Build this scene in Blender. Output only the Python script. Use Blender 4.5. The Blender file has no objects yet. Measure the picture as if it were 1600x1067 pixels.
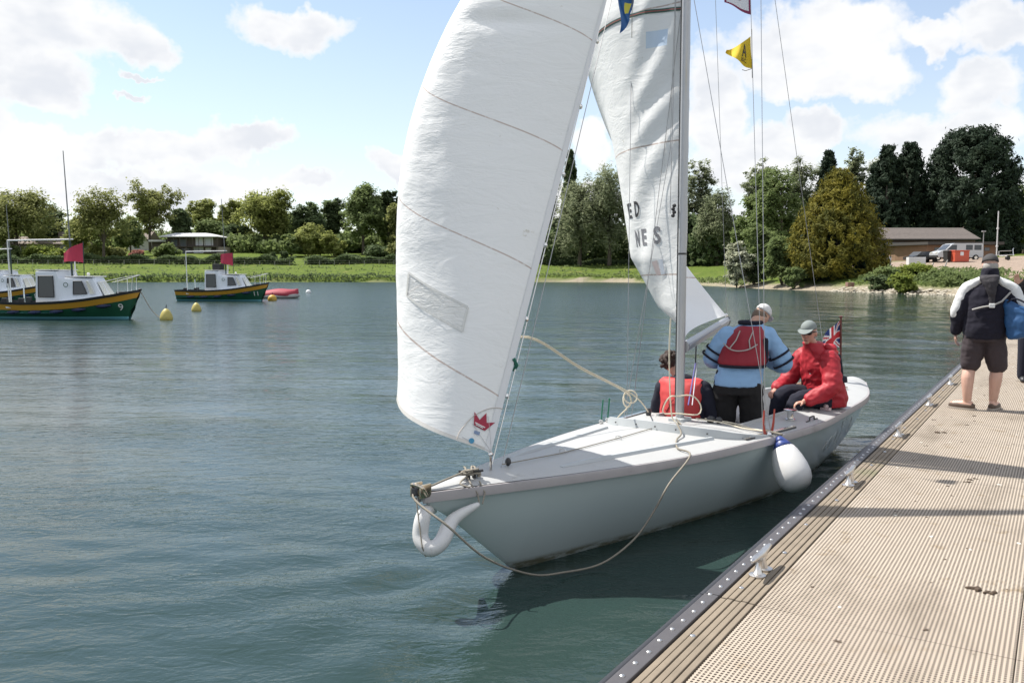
import bpy, bmesh, math, random
import numpy as np
from mathutils import Vector, Matrix, noise as mnoise

random.seed(11)
rng = np.random.default_rng(11)
R = math.radians
scene = bpy.context.scene
col = scene.collection

# ------------------------------------------------------------------ camera
EYE = 2.10
FPX = 1350.0                      # focal length in pixels of the 1600 px wide photograph
PITCH = math.atan(110.5 / FPX)
cam_d = bpy.data.cameras.new('camera')
cam_d.sensor_width = 36.0
cam_d.lens = 36.0 * FPX / 1600.0
cam_d.clip_start = 0.05
cam_d.clip_end = 4000
cam = bpy.data.objects.new('camera', cam_d)
cam.location = (0, 0, EYE)
cam.rotation_euler = (math.pi / 2 - PITCH, 0, 0)
col.objects.link(cam)
scene.camera = cam

# ------------------------------------------------------------------ sun, sky, exposure
SUN_EL, SUN_HEAD = R(56), R(-29)          # heading of the shadows, measured from +X
SUN_DIR = Vector((-math.cos(SUN_HEAD) * math.cos(SUN_EL), -math.sin(SUN_HEAD) * math.cos(SUN_EL), math.sin(SUN_EL)))
sun_d = bpy.data.lights.new('sun', 'SUN')
sun_d.energy = 4.6
sun_d.angle = R(0.53)
sun_d.color = (1.0, 0.955, 0.88)
sun = bpy.data.objects.new('sun', sun_d)
sun.rotation_euler = SUN_DIR.to_track_quat('Z', 'Y').to_euler()
sun.location = (-30, 15, 60)
col.objects.link(sun)

scene.view_settings.view_transform = 'Standard'
scene.view_settings.look = 'None'
scene.view_settings.exposure = 0.68
scene.view_settings.gamma = 1.0
scene.view_settings.use_curve_mapping = False
scene.render.engine = 'CYCLES'
scene.cycles.max_bounces = 8
scene.cycles.transparent_max_bounces = 12
scene.cycles.use_denoising = True
scene.cycles.sample_clamp_indirect = 4.0
scene.cycles.sample_clamp_direct = 12.0
scene.cycles.caustics_reflective = False
scene.cycles.caustics_refractive = False

_c, _s = math.cos(PITCH), math.sin(PITCH)
def ray(px, py):
    u = (px - 800) / FPX; v = (533.5 - py) / FPX
    return Vector((u, _c + v * _s, -_s + v * _c))
def at(px, py, Y):
    """world point in the direction of photo pixel (px,py) standing Y metres away"""
    d = ray(px, py); return d * (Y / d.y) + Vector((0, 0, EYE))
def onz(px, py, z):
    d = ray(px, py); return d * ((z - EYE) / d.z) + Vector((0, 0, EYE))

world = bpy.data.worlds.new('World')
scene.world = world
world.use_nodes = True
wt = world.node_tree
wt.nodes.clear()

class NT:
    """small helper to write node trees compactly"""
    def __init__(s, tree): s.t = tree
    def n(s, kind, **kw):
        nd = s.t.nodes.new(kind)
        for k, v in kw.items(): setattr(nd, k, v)
        return nd
    def link(s, a, b): s.t.links.new(a, b)
    def set(s, sock, v):
        if hasattr(v, 'is_linked') or isinstance(v, bpy.types.NodeSocket): s.link(v, sock)
        else:
            try: sock.default_value = v
            except Exception: sock.default_value = (*v, 1.0)
    def math(s, op, a, b=None, c=None, clamp=False):
        nd = s.n('ShaderNodeMath', operation=op, use_clamp=clamp)
        s.set(nd.inputs[0], a)
        if b is not None: s.set(nd.inputs[1], b)
        if c is not None: s.set(nd.inputs[2], c)
        return nd.outputs[0]
    def vmath(s, op, a, b=None, out=0):
        nd = s.n('ShaderNodeVectorMath', operation=op)
        s.set(nd.inputs[0], a)
        if b is not None: s.set(nd.inputs[1], b)
        return nd.outputs[out]
    def sstep(s, x, a, b, lo=0.0, hi=1.0):
        nd = s.n('ShaderNodeMapRange', interpolation_type='SMOOTHSTEP')
        s.set(nd.inputs[0], x); s.set(nd.inputs[1], a); s.set(nd.inputs[2], b); s.set(nd.inputs[3], lo); s.set(nd.inputs[4], hi)
        return nd.outputs[0]
    def noise(s, vec, scale, detail=4, rough=0.55, lac=2.0, dist=0.0):
        nd = s.n('ShaderNodeTexNoise')
        if vec is not None: s.link(vec, nd.inputs['Vector'])
        nd.inputs['Scale'].default_value = scale; nd.inputs['Detail'].default_value = detail
        nd.inputs['Roughness'].default_value = rough; nd.inputs['Lacunarity'].default_value = lac
        nd.inputs['Distortion'].default_value = dist
        return nd.outputs[0]
    def mapping(s, vec, scale=(1, 1, 1), loc=(0, 0, 0), rot=(0, 0, 0)):
        nd = s.n('ShaderNodeMapping')
        s.link(vec, nd.inputs[0]); nd.inputs[1].default_value = loc; nd.inputs[2].default_value = rot; nd.inputs[3].default_value = scale
        return nd.outputs[0]
    def mix(s, fac, a, b):
        nd = s.n('ShaderNodeMix', data_type='RGBA')
        s.set(nd.inputs[0], fac); s.set(nd.inputs[6], a if not isinstance(a, tuple) or len(a) == 4 else (*a, 1)); s.set(nd.inputs[7], b if not isinstance(b, tuple) or len(b) == 4 else (*b, 1))
        return nd.outputs[2]
    def ramp(s, fac, stops):
        nd = s.n('ShaderNodeValToRGB'); cr = nd.color_ramp
        while len(cr.elements) < len(stops): cr.elements.new(0.5)
        for e, (p, c) in zip(cr.elements, stops): e.position = p; e.color = (*c, 1) if len(c) == 3 else c
        s.set(nd.inputs[0], fac)
        return nd.outputs[0]

# sky: Nishita plus cumulus drifting in it (direction space, goes all the way round)
W = NT(wt)
SKY_STRENGTH = 0.112
CLOUD = 0.66
sky = W.n('ShaderNodeTexSky', sky_type='NISHITA', sun_disc=False)
sky.sun_elevation = SUN_EL
sky.sun_rotation = math.atan2(SUN_DIR.x, SUN_DIR.y)
sky.air_density = 1.0; sky.dust_density = 0.4; sky.ozone_density = 1.1
tc = W.n('ShaderNodeTexCoord')
dirv = tc.outputs['Generated']
sep = W.n('ShaderNodeSeparateXYZ'); W.link(dirv, sep.inputs[0])
# flattened cloud-deck coordinates for the general cover
den = W.math('ADD', W.math('MAXIMUM', sep.outputs[2], 0.0), 0.16)
cmb = W.n('ShaderNodeCombineXYZ'); W.link(W.math('DIVIDE', sep.outputs[0], den), cmb.inputs[0]); W.link(W.math('DIVIDE', sep.outputs[1], den), cmb.inputs[1])
deck_noise = W.noise(cmb.outputs[0], 0.75, 2, 0.5)
# the cumulus heaps north of the lake this afternoon, by bearing and height
fy = W.math('MAXIMUM', sep.outputs[1], 0.05)
gno = W.n('ShaderNodeCombineXYZ'); W.link(W.math('DIVIDE', sep.outputs[0], fy), gno.inputs[0]); W.link(W.math('DIVIDE', sep.outputs[2], fy), gno.inputs[1])
wob_n = W.n('ShaderNodeTexNoise'); W.link(dirv, wob_n.inputs['Vector']); wob_n.inputs['Scale'].default_value = 11.0; wob_n.inputs['Detail'].default_value = 5; wob_n.inputs['Roughness'].default_value = .62
warp = W.vmath('MULTIPLY', W.vmath('SUBTRACT', wob_n.outputs['Color'], (.5, .5, .5)), (.115, .115, 0))
gw = W.vmath('ADD', gno.outputs[0], warp)
HEAPS = [(40, 45, 210, 78), (205, 60, 70, 40), (75, 130, 95, 45), (455, 48, 100, 42), (5, 195, 40, 50), (90, 235, 160, 40), (240, 230, 150, 36), (385, 212, 85, 34), (160, 300, 330, 48), (480, 292, 60, 26), (390, 305, 90, 20),
         (625, 272, 46, 30), (215, 115, 26, 9), (215, 152, 28, 8), (1290, 60, 165, 62), (1470, 60, 60, 30), (1130, 175, 58, 105), (1290, 125, 150, 42), (1275, 205, 60, 34), (1560, 45, 60, 45),
         (1535, 135, 80, 50), (1480, 215, 150, 62), (1180, 245, 110, 48), (930, 235, 40, 55), (-160, 120, 170, 90), (1790, 150, 170, 110), (1400, 300, 260, 45), (900, 330, 400, 34)]
field = None; below = None
for (px, py, rx, ry) in HEAPS:
    d = ray(px, py)
    v = W.vmath('MULTIPLY', W.vmath('SUBTRACT', gw, (d.x / d.y, d.z / d.y, 0)), (FPX / rx, FPX / ry, 0))
    ln = W.vmath('LENGTH', v, None, 1)
    g = W.math('SUBTRACT', 1.0, ln)
    field = g if field is None else W.math('SMOOTH_MAX', field, g, 0.12)
front = W.sstep(sep.outputs[1], 0.05, 0.3)
field = W.math('MULTIPLY_ADD', W.math('SUBTRACT', field, -1.0), front, -1.0)
outside = W.math('MAXIMUM', W.sstep(sep.outputs[1], 0.84, 0.70), W.sstep(sep.outputs[2], 0.38, 0.55))
general = W.math('MULTIPLY_ADD', W.sstep(deck_noise, 0.34, 0.56, -1.0, 0.6), outside, W.math('SUBTRACT', outside, 1.0))
field = W.math('MAXIMUM', field, general)
fine = W.noise(dirv, 34.0, 4, 0.62)
dens = W.math('MULTIPLY_ADD', W.math('SUBTRACT', fine, 0.5), 0.55, field)
mask = W.sstep(dens, -0.16, 0.34)
mask = W.math('MAXIMUM', mask, W.sstep(sep.outputs[2], 0.36, 0.0, 0.17, 0.46))     # thin haze towards the horizon
# white crowns, grey-blue bodies
soft = W.noise(W.mapping(dirv, (1, 1, 1.7)), 8.0, 4, 0.6)
shade = W.math('MULTIPLY', W.sstep(soft, 0.40, 0.66), W.sstep(dens, 0.02, 0.55))
cloud_col = W.mix(shade, (0.97, 0.975, 0.985), (0.775, 0.805, 0.86))
bg_sky = W.n('ShaderNodeBackground'); W.link(sky.outputs[0], bg_sky.inputs[0]); bg_sky.inputs[1].default_value = SKY_STRENGTH
bg_cl = W.n('ShaderNodeBackground'); W.link(cloud_col, bg_cl.inputs[0]); bg_cl.inputs[1].default_value = CLOUD
mxs = W.n('ShaderNodeMixShader'); W.link(mask, mxs.inputs[0]); W.link(bg_sky.outputs[0], mxs.inputs[1]); W.link(bg_cl.outputs[0], mxs.inputs[2])
wo = W.n('ShaderNodeOutputWorld'); W.link(mxs.outputs[0], wo.inputs[0])
world.cycles.sampling_method = 'MANUAL'
world.cycles.sample_map_resolution = 512

# ------------------------------------------------------------------ materials
MATS = {}
def new_mat(name):
    m = bpy.data.materials.new(name); m.use_nodes = True
    t = NT(m.node_tree); b = m.node_tree.nodes['Principled BSDF']
    return m, t, b
def mat(name, color, rough=0.5, metal=0.0, var=0.0, vscale=6.0, bump=0.0, bscale=30.0, coat=0.0, spec=None, detail=4, stain=None, stain_scale=3.0, stain_lo=0.55, stain_hi=0.75):
    if name in MATS: return MATS[name]
    m, t, b = new_mat(name)
    tcn = t.n('ShaderNodeTexCoord').outputs['Object']
    c = (*color, 1.0)
    colr = None
    if var > 0:
        n = t.noise(tcn, vscale, detail)
        colr = t.mix(n, tuple(max(0, x * (1 - var)) for x in color), tuple(min(1, x * (1 + var)) for x in color))
    if stain:
        n = t.noise(tcn, stain_scale, 5, 0.65)
        colr = t.mix(t.sstep(n, stain_lo, stain_hi), colr if colr else c, (*stain, 1))
    if colr: t.link(colr, b.inputs['Base Color'])
    else: b.inputs['Base Color'].default_value = c
    b.inputs['Roughness'].default_value = rough
    b.inputs['Metallic'].default_value = metal
    if coat: b.inputs['Coat Weight'].default_value = coat; b.inputs['Coat Roughness'].default_value = 0.08
    if spec is not None: b.inputs['Specular IOR Level'].default_value = spec
    if bump > 0:
        bn = t.n('ShaderNodeBump'); bn.inputs['Distance'].default_value = bump; bn.inputs['Strength'].default_value = 1.0
        t.link(t.noise(tcn, bscale, 4, 0.6), bn.inputs['Height']); t.link(bn.outputs[0], b.inputs['Normal'])
    MATS[name] = m
    return m

# ------------------------------------------------------------------ mesh helpers
ROOTS = {}
def tag(o, label=None, cat=None, group=None, kind=None):
    if label: o['label'] = label
    if cat: o['category'] = cat
    if group: o['group'] = group
    if kind: o['kind'] = kind
    return o
def thing(name, label, cat, loc=(0, 0, 0), rz=0.0, group=None):
    o = bpy.data.objects.new(name, None); col.objects.link(o)
    o.empty_display_size = 0.1
    o.location = loc; o.rotation_euler = (0, 0, rz)
    ROOTS[o.name] = Matrix.Translation(Vector(loc)) @ Matrix.Rotation(rz, 4, 'Z')
    return tag(o, label, cat, group)
def root_matrix(o):
    while o is not None:
        if o.name in ROOTS: return ROOTS[o.name]
        o = o.parent
    return None

class MB:
    """collects geometry (world or local coordinates) and links it as one mesh object"""
    def __init__(s): s.v = []; s.f = []; s.m = []; s.uv = None
    def add(s, vs, fs, mi=0):
        o = len(s.v); s.v += [tuple(x) for x in vs]; s.f += [tuple(i + o for i in f) for f in fs]; s.m += [mi] * len(fs)
        return s
    def box(s, lo, hi, mi=0, M=None):
        x0, y0, z0 = lo; x1, y1, z1 = hi
        vs = [(x0, y0, z0), (x1, y0, z0), (x1, y1, z0), (x0, y1, z0), (x0, y0, z1), (x1, y0, z1), (x1, y1, z1), (x0, y1, z1)]
        if M is not None: vs = [tuple(M @ Vector(v)) for v in vs]
        return s.add(vs, [(3, 2, 1, 0), (4, 5, 6, 7), (0, 1, 5, 4), (1, 2, 6, 5), (2, 3, 7, 6), (3, 0, 4, 7)], mi)
    def bbox(s, lo, hi, b=0.01, mi=0, M=None):
        """box with chamfered edges"""
        x0, y0, z0 = lo; x1, y1, z1 = hi
        bm = bmesh.new(); bmesh.ops.create_cube(bm, size=1)
        for v in bm.verts: v.co = Vector(((x0 + x1) / 2 + v.co.x * (x1 - x0), (y0 + y1) / 2 + v.co.y * (y1 - y0), (z0 + z1) / 2 + v.co.z * (z1 - z0)))
        bmesh.ops.bevel(bm, geom=bm.edges[:], offset=b, segments=2, affect='EDGES', profile=0.6)
        if M is not None: bm.transform(M)
        bm.verts.index_update()
        s.add([v.co.copy() for v in bm.verts], [[v.index for v in f.verts] for f in bm.faces], mi); bm.free(); return s
    def tube(s, pts, r, seg=8, caps=True, mi=0, flat=None):
        """tube along a polyline; r may be a number or a list"""
        P = [Vector(p) for p in pts]; n = len(P)
        rs = r if isinstance(r, (list, tuple)) else [r] * n
        o = len(s.v); prev = None
        for i in range(n):
            d = (P[min(i + 1, n - 1)] - P[max(i - 1, 0)]).normalized()
            if prev is None:
                ref = Vector((0, 0, 1)) if abs(d.z) < 0.9 else Vector((1, 0, 0))
                a = d.cross(ref).normalized()
            else:
                a = (prev - d * prev.dot(d)).normalized()
            prev = a; b = d.cross(a)
            for k in range(seg):
                t = 2 * math.pi * k / seg
                s.v.append(tuple(P[i] + (a * math.cos(t) + b * math.sin(t)) * rs[i]))
        fs = []
        for i in range(n - 1):
            for k in range(seg):
                k2 = (k + 1) % seg
                fs.append((o + i * seg + k, o + i * seg + k2, o + (i + 1) * seg + k2, o + (i + 1) * seg + k))
        if caps:
            fs.append(tuple(o + k for k in reversed(range(seg)))); fs.append(tuple(o + (n - 1) * seg + k for k in range(seg)))
        s.f += fs; s.m += [mi] * len(fs)
        return s
    def lathe(s, prof, seg=20, c=(0, 0, 0), mi=0, M=None):
        o = len(s.v)
        for (r, z) in prof:
            for k in range(seg):
                t = 2 * math.pi * k / seg
                p = Vector((r * math.cos(t), r * math.sin(t), z))
                if M is not None: p = M @ p
                s.v.append((p.x + c[0], p.y + c[1], p.z + c[2]))
        fs = []
        for i in range(len(prof) - 1):
            for k in range(seg):
                k2 = (k + 1) % seg
                fs.append((o + i * seg + k, o + i * seg + k2, o + (i + 1) * seg + k2, o + (i + 1) * seg + k))
        fs.append(tuple(o + k for k in reversed(range(seg)))); fs.append(tuple(o + (len(prof) - 1) * seg + k for k in range(seg)))
        s.f += fs; s.m += [mi] * len(fs)
        return s
    def ball(s, c, r, seg=12, rings=8, M=None, mi=0):
        rr = r if isinstance(r, (tuple, list)) else (r, r, r)
        prof = [(math.sin(math.pi * i / rings), -math.cos(math.pi * i / rings)) for i in range(rings + 1)]
        prof[0] = (0.02, -1); prof[-1] = (0.02, 1)
        T = Matrix.Diagonal((rr[0], rr[1], rr[2], 1))
        if M is not None: T = M @ T
        return s.lathe(prof, seg, c, mi, T)
    def loft(s, rings, caps=True, closed=True, mi=0):
        o = len(s.v); n = len(rings[0])
        for r in rings: s.v += [tuple(p) for p in r]
        fs = []
        for i in range(len(rings) - 1):
            for k in range(n if closed else n - 1):
                k2 = (k + 1) % n
                fs.append((o + i * n + k, o + i * n + k2, o + (i + 1) * n + k2, o + (i + 1) * n + k))
        if caps and closed:
            fs.append(tuple(o + k for k in reversed(range(n)))); fs.append(tuple(o + (len(rings) - 1) * n + k for k in range(n)))
        s.f += fs; s.m += [mi] * len(fs)
        return s
    def grid(s, P, mi=0, skip=None):
        """P[i][j] points"""
        o = len(s.v); n = len(P); m = len(P[0])
        for r in P: s.v += [tuple(p) for p in r]
        for i in range(n - 1):
            for j in range(m - 1):
                if skip and skip(i, j): continue
                s.f.append((o + i * m + j, o + i * m + j + 1, o + (i + 1) * m + j + 1, o + (i + 1) * m + j)); s.m.append(mi)
        return s
    def build(s, name, mats, parent=None, smooth=False, world=True, solid=0.0, angle=None):
        me = bpy.data.meshes.new(name)
        me.from_pydata(s.v, [], s.f)
        if not isinstance(mats, (list, tuple)): mats = [mats]
        for mm in mats: me.materials.append(mm)
        if len(mats) > 1: me.polygons.foreach_set('material_index', s.m)
        if parent is not None and world:
            RM = root_matrix(parent)
            if RM is not None: me.transform(RM.inverted())
        if smooth: me.polygons.foreach_set('use_smooth', [True] * len(me.polygons))
        if s.uv is not None:
            ul = me.uv_layers.new(name='UVMap')
            data = np.array([s.uv[l] for l in range(len(me.vertices))], dtype=np.float32)
            vi = np.empty(len(me.loops), dtype=np.int32); me.loops.foreach_get('vertex_index', vi)
            ul.data.foreach_set('uv', data[vi].ravel())
        if not solid and s.uv is None:
            bm = bmesh.new(); bm.from_mesh(me); bmesh.ops.recalc_face_normals(bm, faces=bm.faces[:]); bm.to_mesh(me); bm.free()
        if angle is not None:
            me.polygons.foreach_set('use_smooth', [True] * len(me.polygons))
            try: me.set_sharp_from_angle(angle=R(angle))
            except Exception: pass
        me.update()
        o = bpy.data.objects.new(name, me); col.objects.link(o)
        if parent is not None: o.parent = parent
        return o

def np_mesh(name, verts, quads, mats, parent=None, smooth=False, tri=False):
    """fast mesh from numpy arrays (verts Nx3, faces Mx4 or Mx3)"""
    me = bpy.data.meshes.new(name)
    k = quads.shape[1]
    me.vertices.add(len(verts)); me.vertices.foreach_set('co', np.ascontiguousarray(verts, dtype=np.float32).ravel())
    me.loops.add(quads.size); me.loops.foreach_set('vertex_index', np.ascontiguousarray(quads, dtype=np.int32).ravel())
    me.polygons.add(len(quads)); me.polygons.foreach_set('loop_start', np.arange(0, quads.size, k, dtype=np.int32))
    me.polygons.foreach_set('loop_total', np.full(len(quads), k, dtype=np.int32))
    if not isinstance(mats, (list, tuple)): mats = [mats]
    for mm in mats: me.materials.append(mm)
    if smooth: me.polygons.foreach_set('use_smooth', np.ones(len(quads), dtype=bool))
    me.update(calc_edges=True)
    o = bpy.data.objects.new(name, me); col.objects.link(o)
    if parent is not None: o.parent = parent
    return o
def sstep(x, a, b):
    t = np.clip((np.asarray(x, float) - a) / (b - a), 0, 1); return t * t * (3 - 2 * t)
def catmull(pts, n=8):
    P = [Vector(p) for p in pts]; out = []
    for i in range(len(P) - 1):
        p0 = P[max(i - 1, 0)]; p1 = P[i]; p2 = P[i + 1]; p3 = P[min(i + 2, len(P) - 1)]
        for k in range(n):
            t = k / n
            out.append(0.5 * ((2 * p1) + (-p0 + p2) * t + (2 * p0 - 5 * p1 + 4 * p2 - p3) * t * t + (-p0 + 3 * p1 - 3 * p2 + p3) * t ** 3))
    out.append(P[-1]); return out
def text_mesh(txt, size=1.0, bold=0.0):
    """flat letters from Blender's built-in face: verts (x,y) and faces"""
    cu = bpy.data.curves.new('lettering', 'FONT'); cu.body = txt; cu.size = size; cu.resolution_u = 3; cu.offset = bold
    ob = bpy.data.objects.new('lettering', cu); col.objects.link(ob)
    dg = bpy.context.evaluated_depsgraph_get()
    me = bpy.data.meshes.new_from_object(ob.evaluated_get(dg))
    vs = [(v.co.x, v.co.y) for v in me.vertices]; fs = [tuple(p.vertices) for p in me.polygons]
    bpy.data.objects.remove(ob); bpy.data.curves.remove(cu); bpy.data.meshes.remove(me)
    return vs, fs
# ------------------------------------------------------------------ ground (one sheet, lake bed included)
SHORE = np.array([(-900, 150), (-400, 150), (-200, 152), (-120, 156), (-82, 157), (-50, 161), (-25, 160), (-8, 163), (8, 161), (20, 158), (25.5, 146), (27.5, 119), (28.6, 104), (29.8, 97), (32.9, 89), (36.3, 79.5), (38.5, 75), (42, 60), (47, 45),
                  (53, 20), (62, -30), (95, -120), (420, -180)], float)
POLY = np.vstack([SHORE, [(2600, -180), (2600, 2600), (-2600, 2600), (-2600, 150)]])
def shore_dist(x, y):
    """signed distance to the shoreline: positive on land"""
    x = np.asarray(x, float); y = np.asarray(y, float)
    best = np.full(x.shape, 1e18)
    for a, b in zip(SHORE[:-1], SHORE[1:]):
        dx, dy = b - a; L2 = dx * dx + dy * dy
        t = np.clip(((x - a[0]) * dx + (y - a[1]) * dy) / L2, 0, 1)
        best = np.minimum(best, (x - a[0] - t * dx) ** 2 + (y - a[1] - t * dy) ** 2)
    ins = np.zeros(x.shape, bool); n = len(POLY)
    for i in range(n):
        x0, y0 = POLY[i]; x1, y1 = POLY[(i + 1) % n]
        c = ((y0 > y) != (y1 > y)); xi = (x1 - x0) * (y - y0) / ((y1 - y0) if y1 != y0 else 1e-9) + x0
        ins ^= c & (x < xi)
    return np.where(ins, 1, -1) * np.sqrt(best)
def wob(x, y):
    return np.sin(x * .31 + 1.3 * np.sin(y * .17)) * .5 + np.sin(y * .43 + 2 * np.sin(x * .11)) * .5
def ground_h(x, y):
    x = np.asarray(x, float); y = np.asarray(y, float)
    s = shore_dist(x, y) + 0.5 * wob(x * 2.2, y * 2.2) * (np.asarray(y) > 60)
    w = sstep(x - (y - 100) * 0.02, 18, 31) * sstep(y, 185, 140)
    left = np.interp(s, [-30, -6, -.5, 0, .5, 4, 14, 27, 32, 65, 100, 300, 900], [-2.2, -1.4, -.12, 0.0, .75, 1.25, 2.1, 3.2, 3.6, 6.3, 9, 15, 40])
    right = np.interp(s, [-30, -6, -.5, 0, 1.5, 4, 13, 26, 60, 120, 300, 900], [-2.2, -1.2, -.12, 0.0, .35, 1.15, 2.6, 3.5, 4.6, 7, 14, 40])
    h = left * (1 - w) + right * w
    return h + np.where(s > 1, .10 * wob(x * 1.7, y * 1.7) + .06 * wob(y * 5.1, x * 4.3), 0) * sstep(s, 1, 8)
def gz(x, y): return float(ground_h(np.array([x]), np.array([y]))[0])

def spread(lo, hi, c, n, k):
    t = np.linspace(math.asinh((lo - c) / k), math.asinh((hi - c) / k), n)
    return c + k * np.sinh(t)
gx = np.unique(np.concatenate([spread(-2400, 2400, 0, 190, 60), np.linspace(20, 70, 60)]))
gy = np.unique(np.concatenate([spread(-900, 2600, 130, 170, 60), np.linspace(60, 200, 110)]))
GX, GY = np.meshgrid(gx, gy)
GH = ground_h(GX.ravel(), GY.ravel())
nx, ny = len(gx), len(gy)
idx = np.arange(nx * ny).reshape(ny, nx)
quads = np.stack([idx[:-1, :-1], idx[:-1, 1:], idx[1:, 1:], idx[1:, :-1]], -1).reshape(-1, 4)
m_ground, t, b = new_mat('ground')
tco = t.n('ShaderNodeTexCoord').outputs['Object']
n1 = t.noise(tco, 0.10, 5, 0.6); n2 = t.noise(tco, 0.9, 5, 0.65)
grass = t.mix(n1, (0.075, 0.115, 0.020), (0.130, 0.170, 0.036))
grass = t.mix(t.sstep(n2, .52, .68), grass, (0.050, 0.085, 0.018))
grass = t.mix(t.sstep(t.noise(tco, 0.33, 4, .6), .58, .70), grass, (0.16, 0.165, 0.055))
at1 = t.n('ShaderNodeAttribute', attribute_name='dirt')
at2 = t.n('ShaderNodeAttribute', attribute_name='beach')
dirt = t.mix(t.noise(tco, 0.8, 5, .6), (0.27, 0.205, 0.165), (0.37, 0.30, 0.245))
beach = t.mix(t.noise(tco, 2.5, 5, .7), (0.20, 0.17, 0.125), (0.40, 0.35, 0.27))
cg = t.mix(at1.outputs['Fac'], grass, dirt)
cg = t.mix(at2.outputs['Fac'], cg, beach)
t.link(cg, b.inputs['Base Color']); b.inputs['Roughness'].default_value = 1.0; b.inputs['Specular IOR Level'].default_value = 0.1
bn = t.n('ShaderNodeBump'); bn.inputs['Distance'].default_value = 0.25
t.link(t.noise(tco, 2.2, 6, .7), bn.inputs['Height']); t.link(bn.outputs[0], b.inputs['Normal'])
ground = np_mesh('ground', np.stack([GX.ravel(), GY.ravel(), GH], 1), quads, m_ground, smooth=True)
tag(ground, kind='structure')
S = shore_dist(GX.ravel(), GY.ravel())
X_, Y_ = GX.ravel(), GY.ravel()
dirtm = sstep(S, 4.5, 7) * sstep(X_, 37, 40.5) * sstep(Y_, 118, 108) * sstep(X_, 95, 80)
beachm = np.maximum(sstep(S, -3, -1) * sstep(S, 3.0, 1.4) * sstep(X_, 24, 29), sstep(S, -3, -1) * sstep(S, .9, .4) * sstep(X_, 2, 8) * sstep(X_, 26, 20))
beachm = np.maximum(beachm, sstep(S, 0, -1.5) * .6)
for nm, arr in (('dirt', dirtm), ('beach', beachm)):
    a = ground.data.attributes.new(nm, 'FLOAT', 'POINT'); a.data.foreach_set('value', arr.astype(np.float32))

# ------------------------------------------------------------------ water: a rippled sheet
wx = np.unique(np.concatenate([spread(-420, 110, 0, 520, 5.0)]))
wy = np.unique(np.concatenate([spread(-120, 172, 6, 560, 5.0)]))
WX, WY = np.meshgrid(wx, wy)
WXf, WYf = WX.ravel(), WY.ravel()
wz = np.zeros_like(WXf)
dist = np.hypot(WXf, WYf - 3)
wr = np.random.default_rng(5)
for lam, amp, nw, fade in ((4.2, .0050, 4, 90), (2.1, .0060, 5, 45), (1.05, .0062, 6, 24), (.55, .0052, 8, 15), (.33, .0030, 9, 10)):
    for k in range(nw):
        ang = R(72) + wr.normal(0, .42)              # wind ripples
        l = lam * wr.uniform(.75, 1.3); ph = wr.uniform(0, 6.28)
        kx, ky = math.cos(ang) * 2 * math.pi / l, math.sin(ang) * 2 * math.pi / l
        group = .5 + .5 * np.sin(WXf * wr.uniform(.1, .5) / lam ** .5 + WYf * wr.uniform(.1, .5) / lam ** .5 + wr.uniform(0, 6.28))
        wz += amp * (.35 + .65 * group) * np.sin(kx * WXf + ky * WYf + ph + .7 * np.sin(WXf * .6 + ph) * .5) * np.exp(-dist / fade) ** 1.0
wz *= .36 + .64 * sstep(WYf, 7, 26)          # sheltered, smoother water beside the pontoon
# bow wave fan thrown to the boat's starboard bow, wash along the port side aft
BOW = np.array((-.574, 5.33)); TH = math.radians(40.94)
AFT = np.array((math.sin(TH), math.cos(TH))); PRT = np.array((math.cos(TH), -math.sin(TH)))
ra = (WXf - BOW[0]) * AFT[0] + (WYf - BOW[1]) * AFT[1]; rp = (WXf - BOW[0]) * PRT[0] + (WYf - BOW[1]) * PRT[1]
for sgn, amp in ((-1, .011), (1, .013)):
    q = (rp * sgn) - .42 * (ra - .5)
    env = np.exp(-((q) / .9) ** 2) * sstep(ra, -2.2, .2) * np.exp(-np.maximum(ra, 0) / 7)
    wz += amp * env * np.sin(q * 9.0)
wz += .012 * np.exp(-((rp - .9) / .6) ** 2) * sstep(ra, 4, 5.5) * np.sin(ra * 11 + 3 * np.sin(rp * 6)) * np.exp(-np.maximum(ra - 6, 0) / 4)
# older wake: long low swells crossing the near water on the left
q2 = (WXf * .62 + WYf * .78)
wz += .006 * np.sin(q2 * 4.6 + .6 * np.sin(WXf * .9)) * np.exp(-((WXf + 1.2) / 2.4) ** 2) * sstep(WYf, 7.5, 4.5)
nxw, nyw = len(wx), len(wy)
idx = np.arange(nxw * nyw).reshape(nyw, nxw)
quads = np.stack([idx[:-1, :-1], idx[:-1, 1:], idx[1:, 1:], idx[1:, :-1]], -1).reshape(-1, 4)
m_water, t, b = new_mat('water')
tco = t.n('ShaderNodeTexCoord').outputs['Object']
b.inputs['Base Color'].default_value = (0.021, 0.041, 0.037, 1)
sy = t.n('ShaderNodeSeparateXYZ'); t.link(tco, sy.inputs[0])
open_ = t.sstep(t.math('SUBTRACT', t.math('MULTIPLY_ADD', sy.outputs[0], -.2, sy.outputs[1]), t.math('MULTIPLY', t.math('MAXIMUM', sy.outputs[0], 0.0), 1.5)), 6.0, 52.0)      # open, wind-ruffled part of the lake
t.link(t.math('MULTIPLY_ADD', open_, .17, .018), b.inputs['Roughness'])
b.inputs['IOR'].default_value = 1.333
v1 = t.mapping(tco, (1.0, 1.6, 1.0), rot=(0, 0, R(-14)))
v2 = t.mapping(tco, (1.0, 1.9, 1.0), rot=(0, 0, R(10)))
gust = t.sstep(t.noise(t.mapping(tco, (1, 2.2, 1)), 0.16, 3, .5), .35, .65, .55, 1.3)
h = t.math('MULTIPLY', t.math('MULTIPLY', t.noise(v1, 1.3, 2, .5, dist=.5), .040), t.math('MULTIPLY_ADD', open_, .9, .28))
h = t.math('ADD', h, t.math('MULTIPLY', t.noise(v2, 4.2, 3, .55, dist=.8), .0190))
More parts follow.
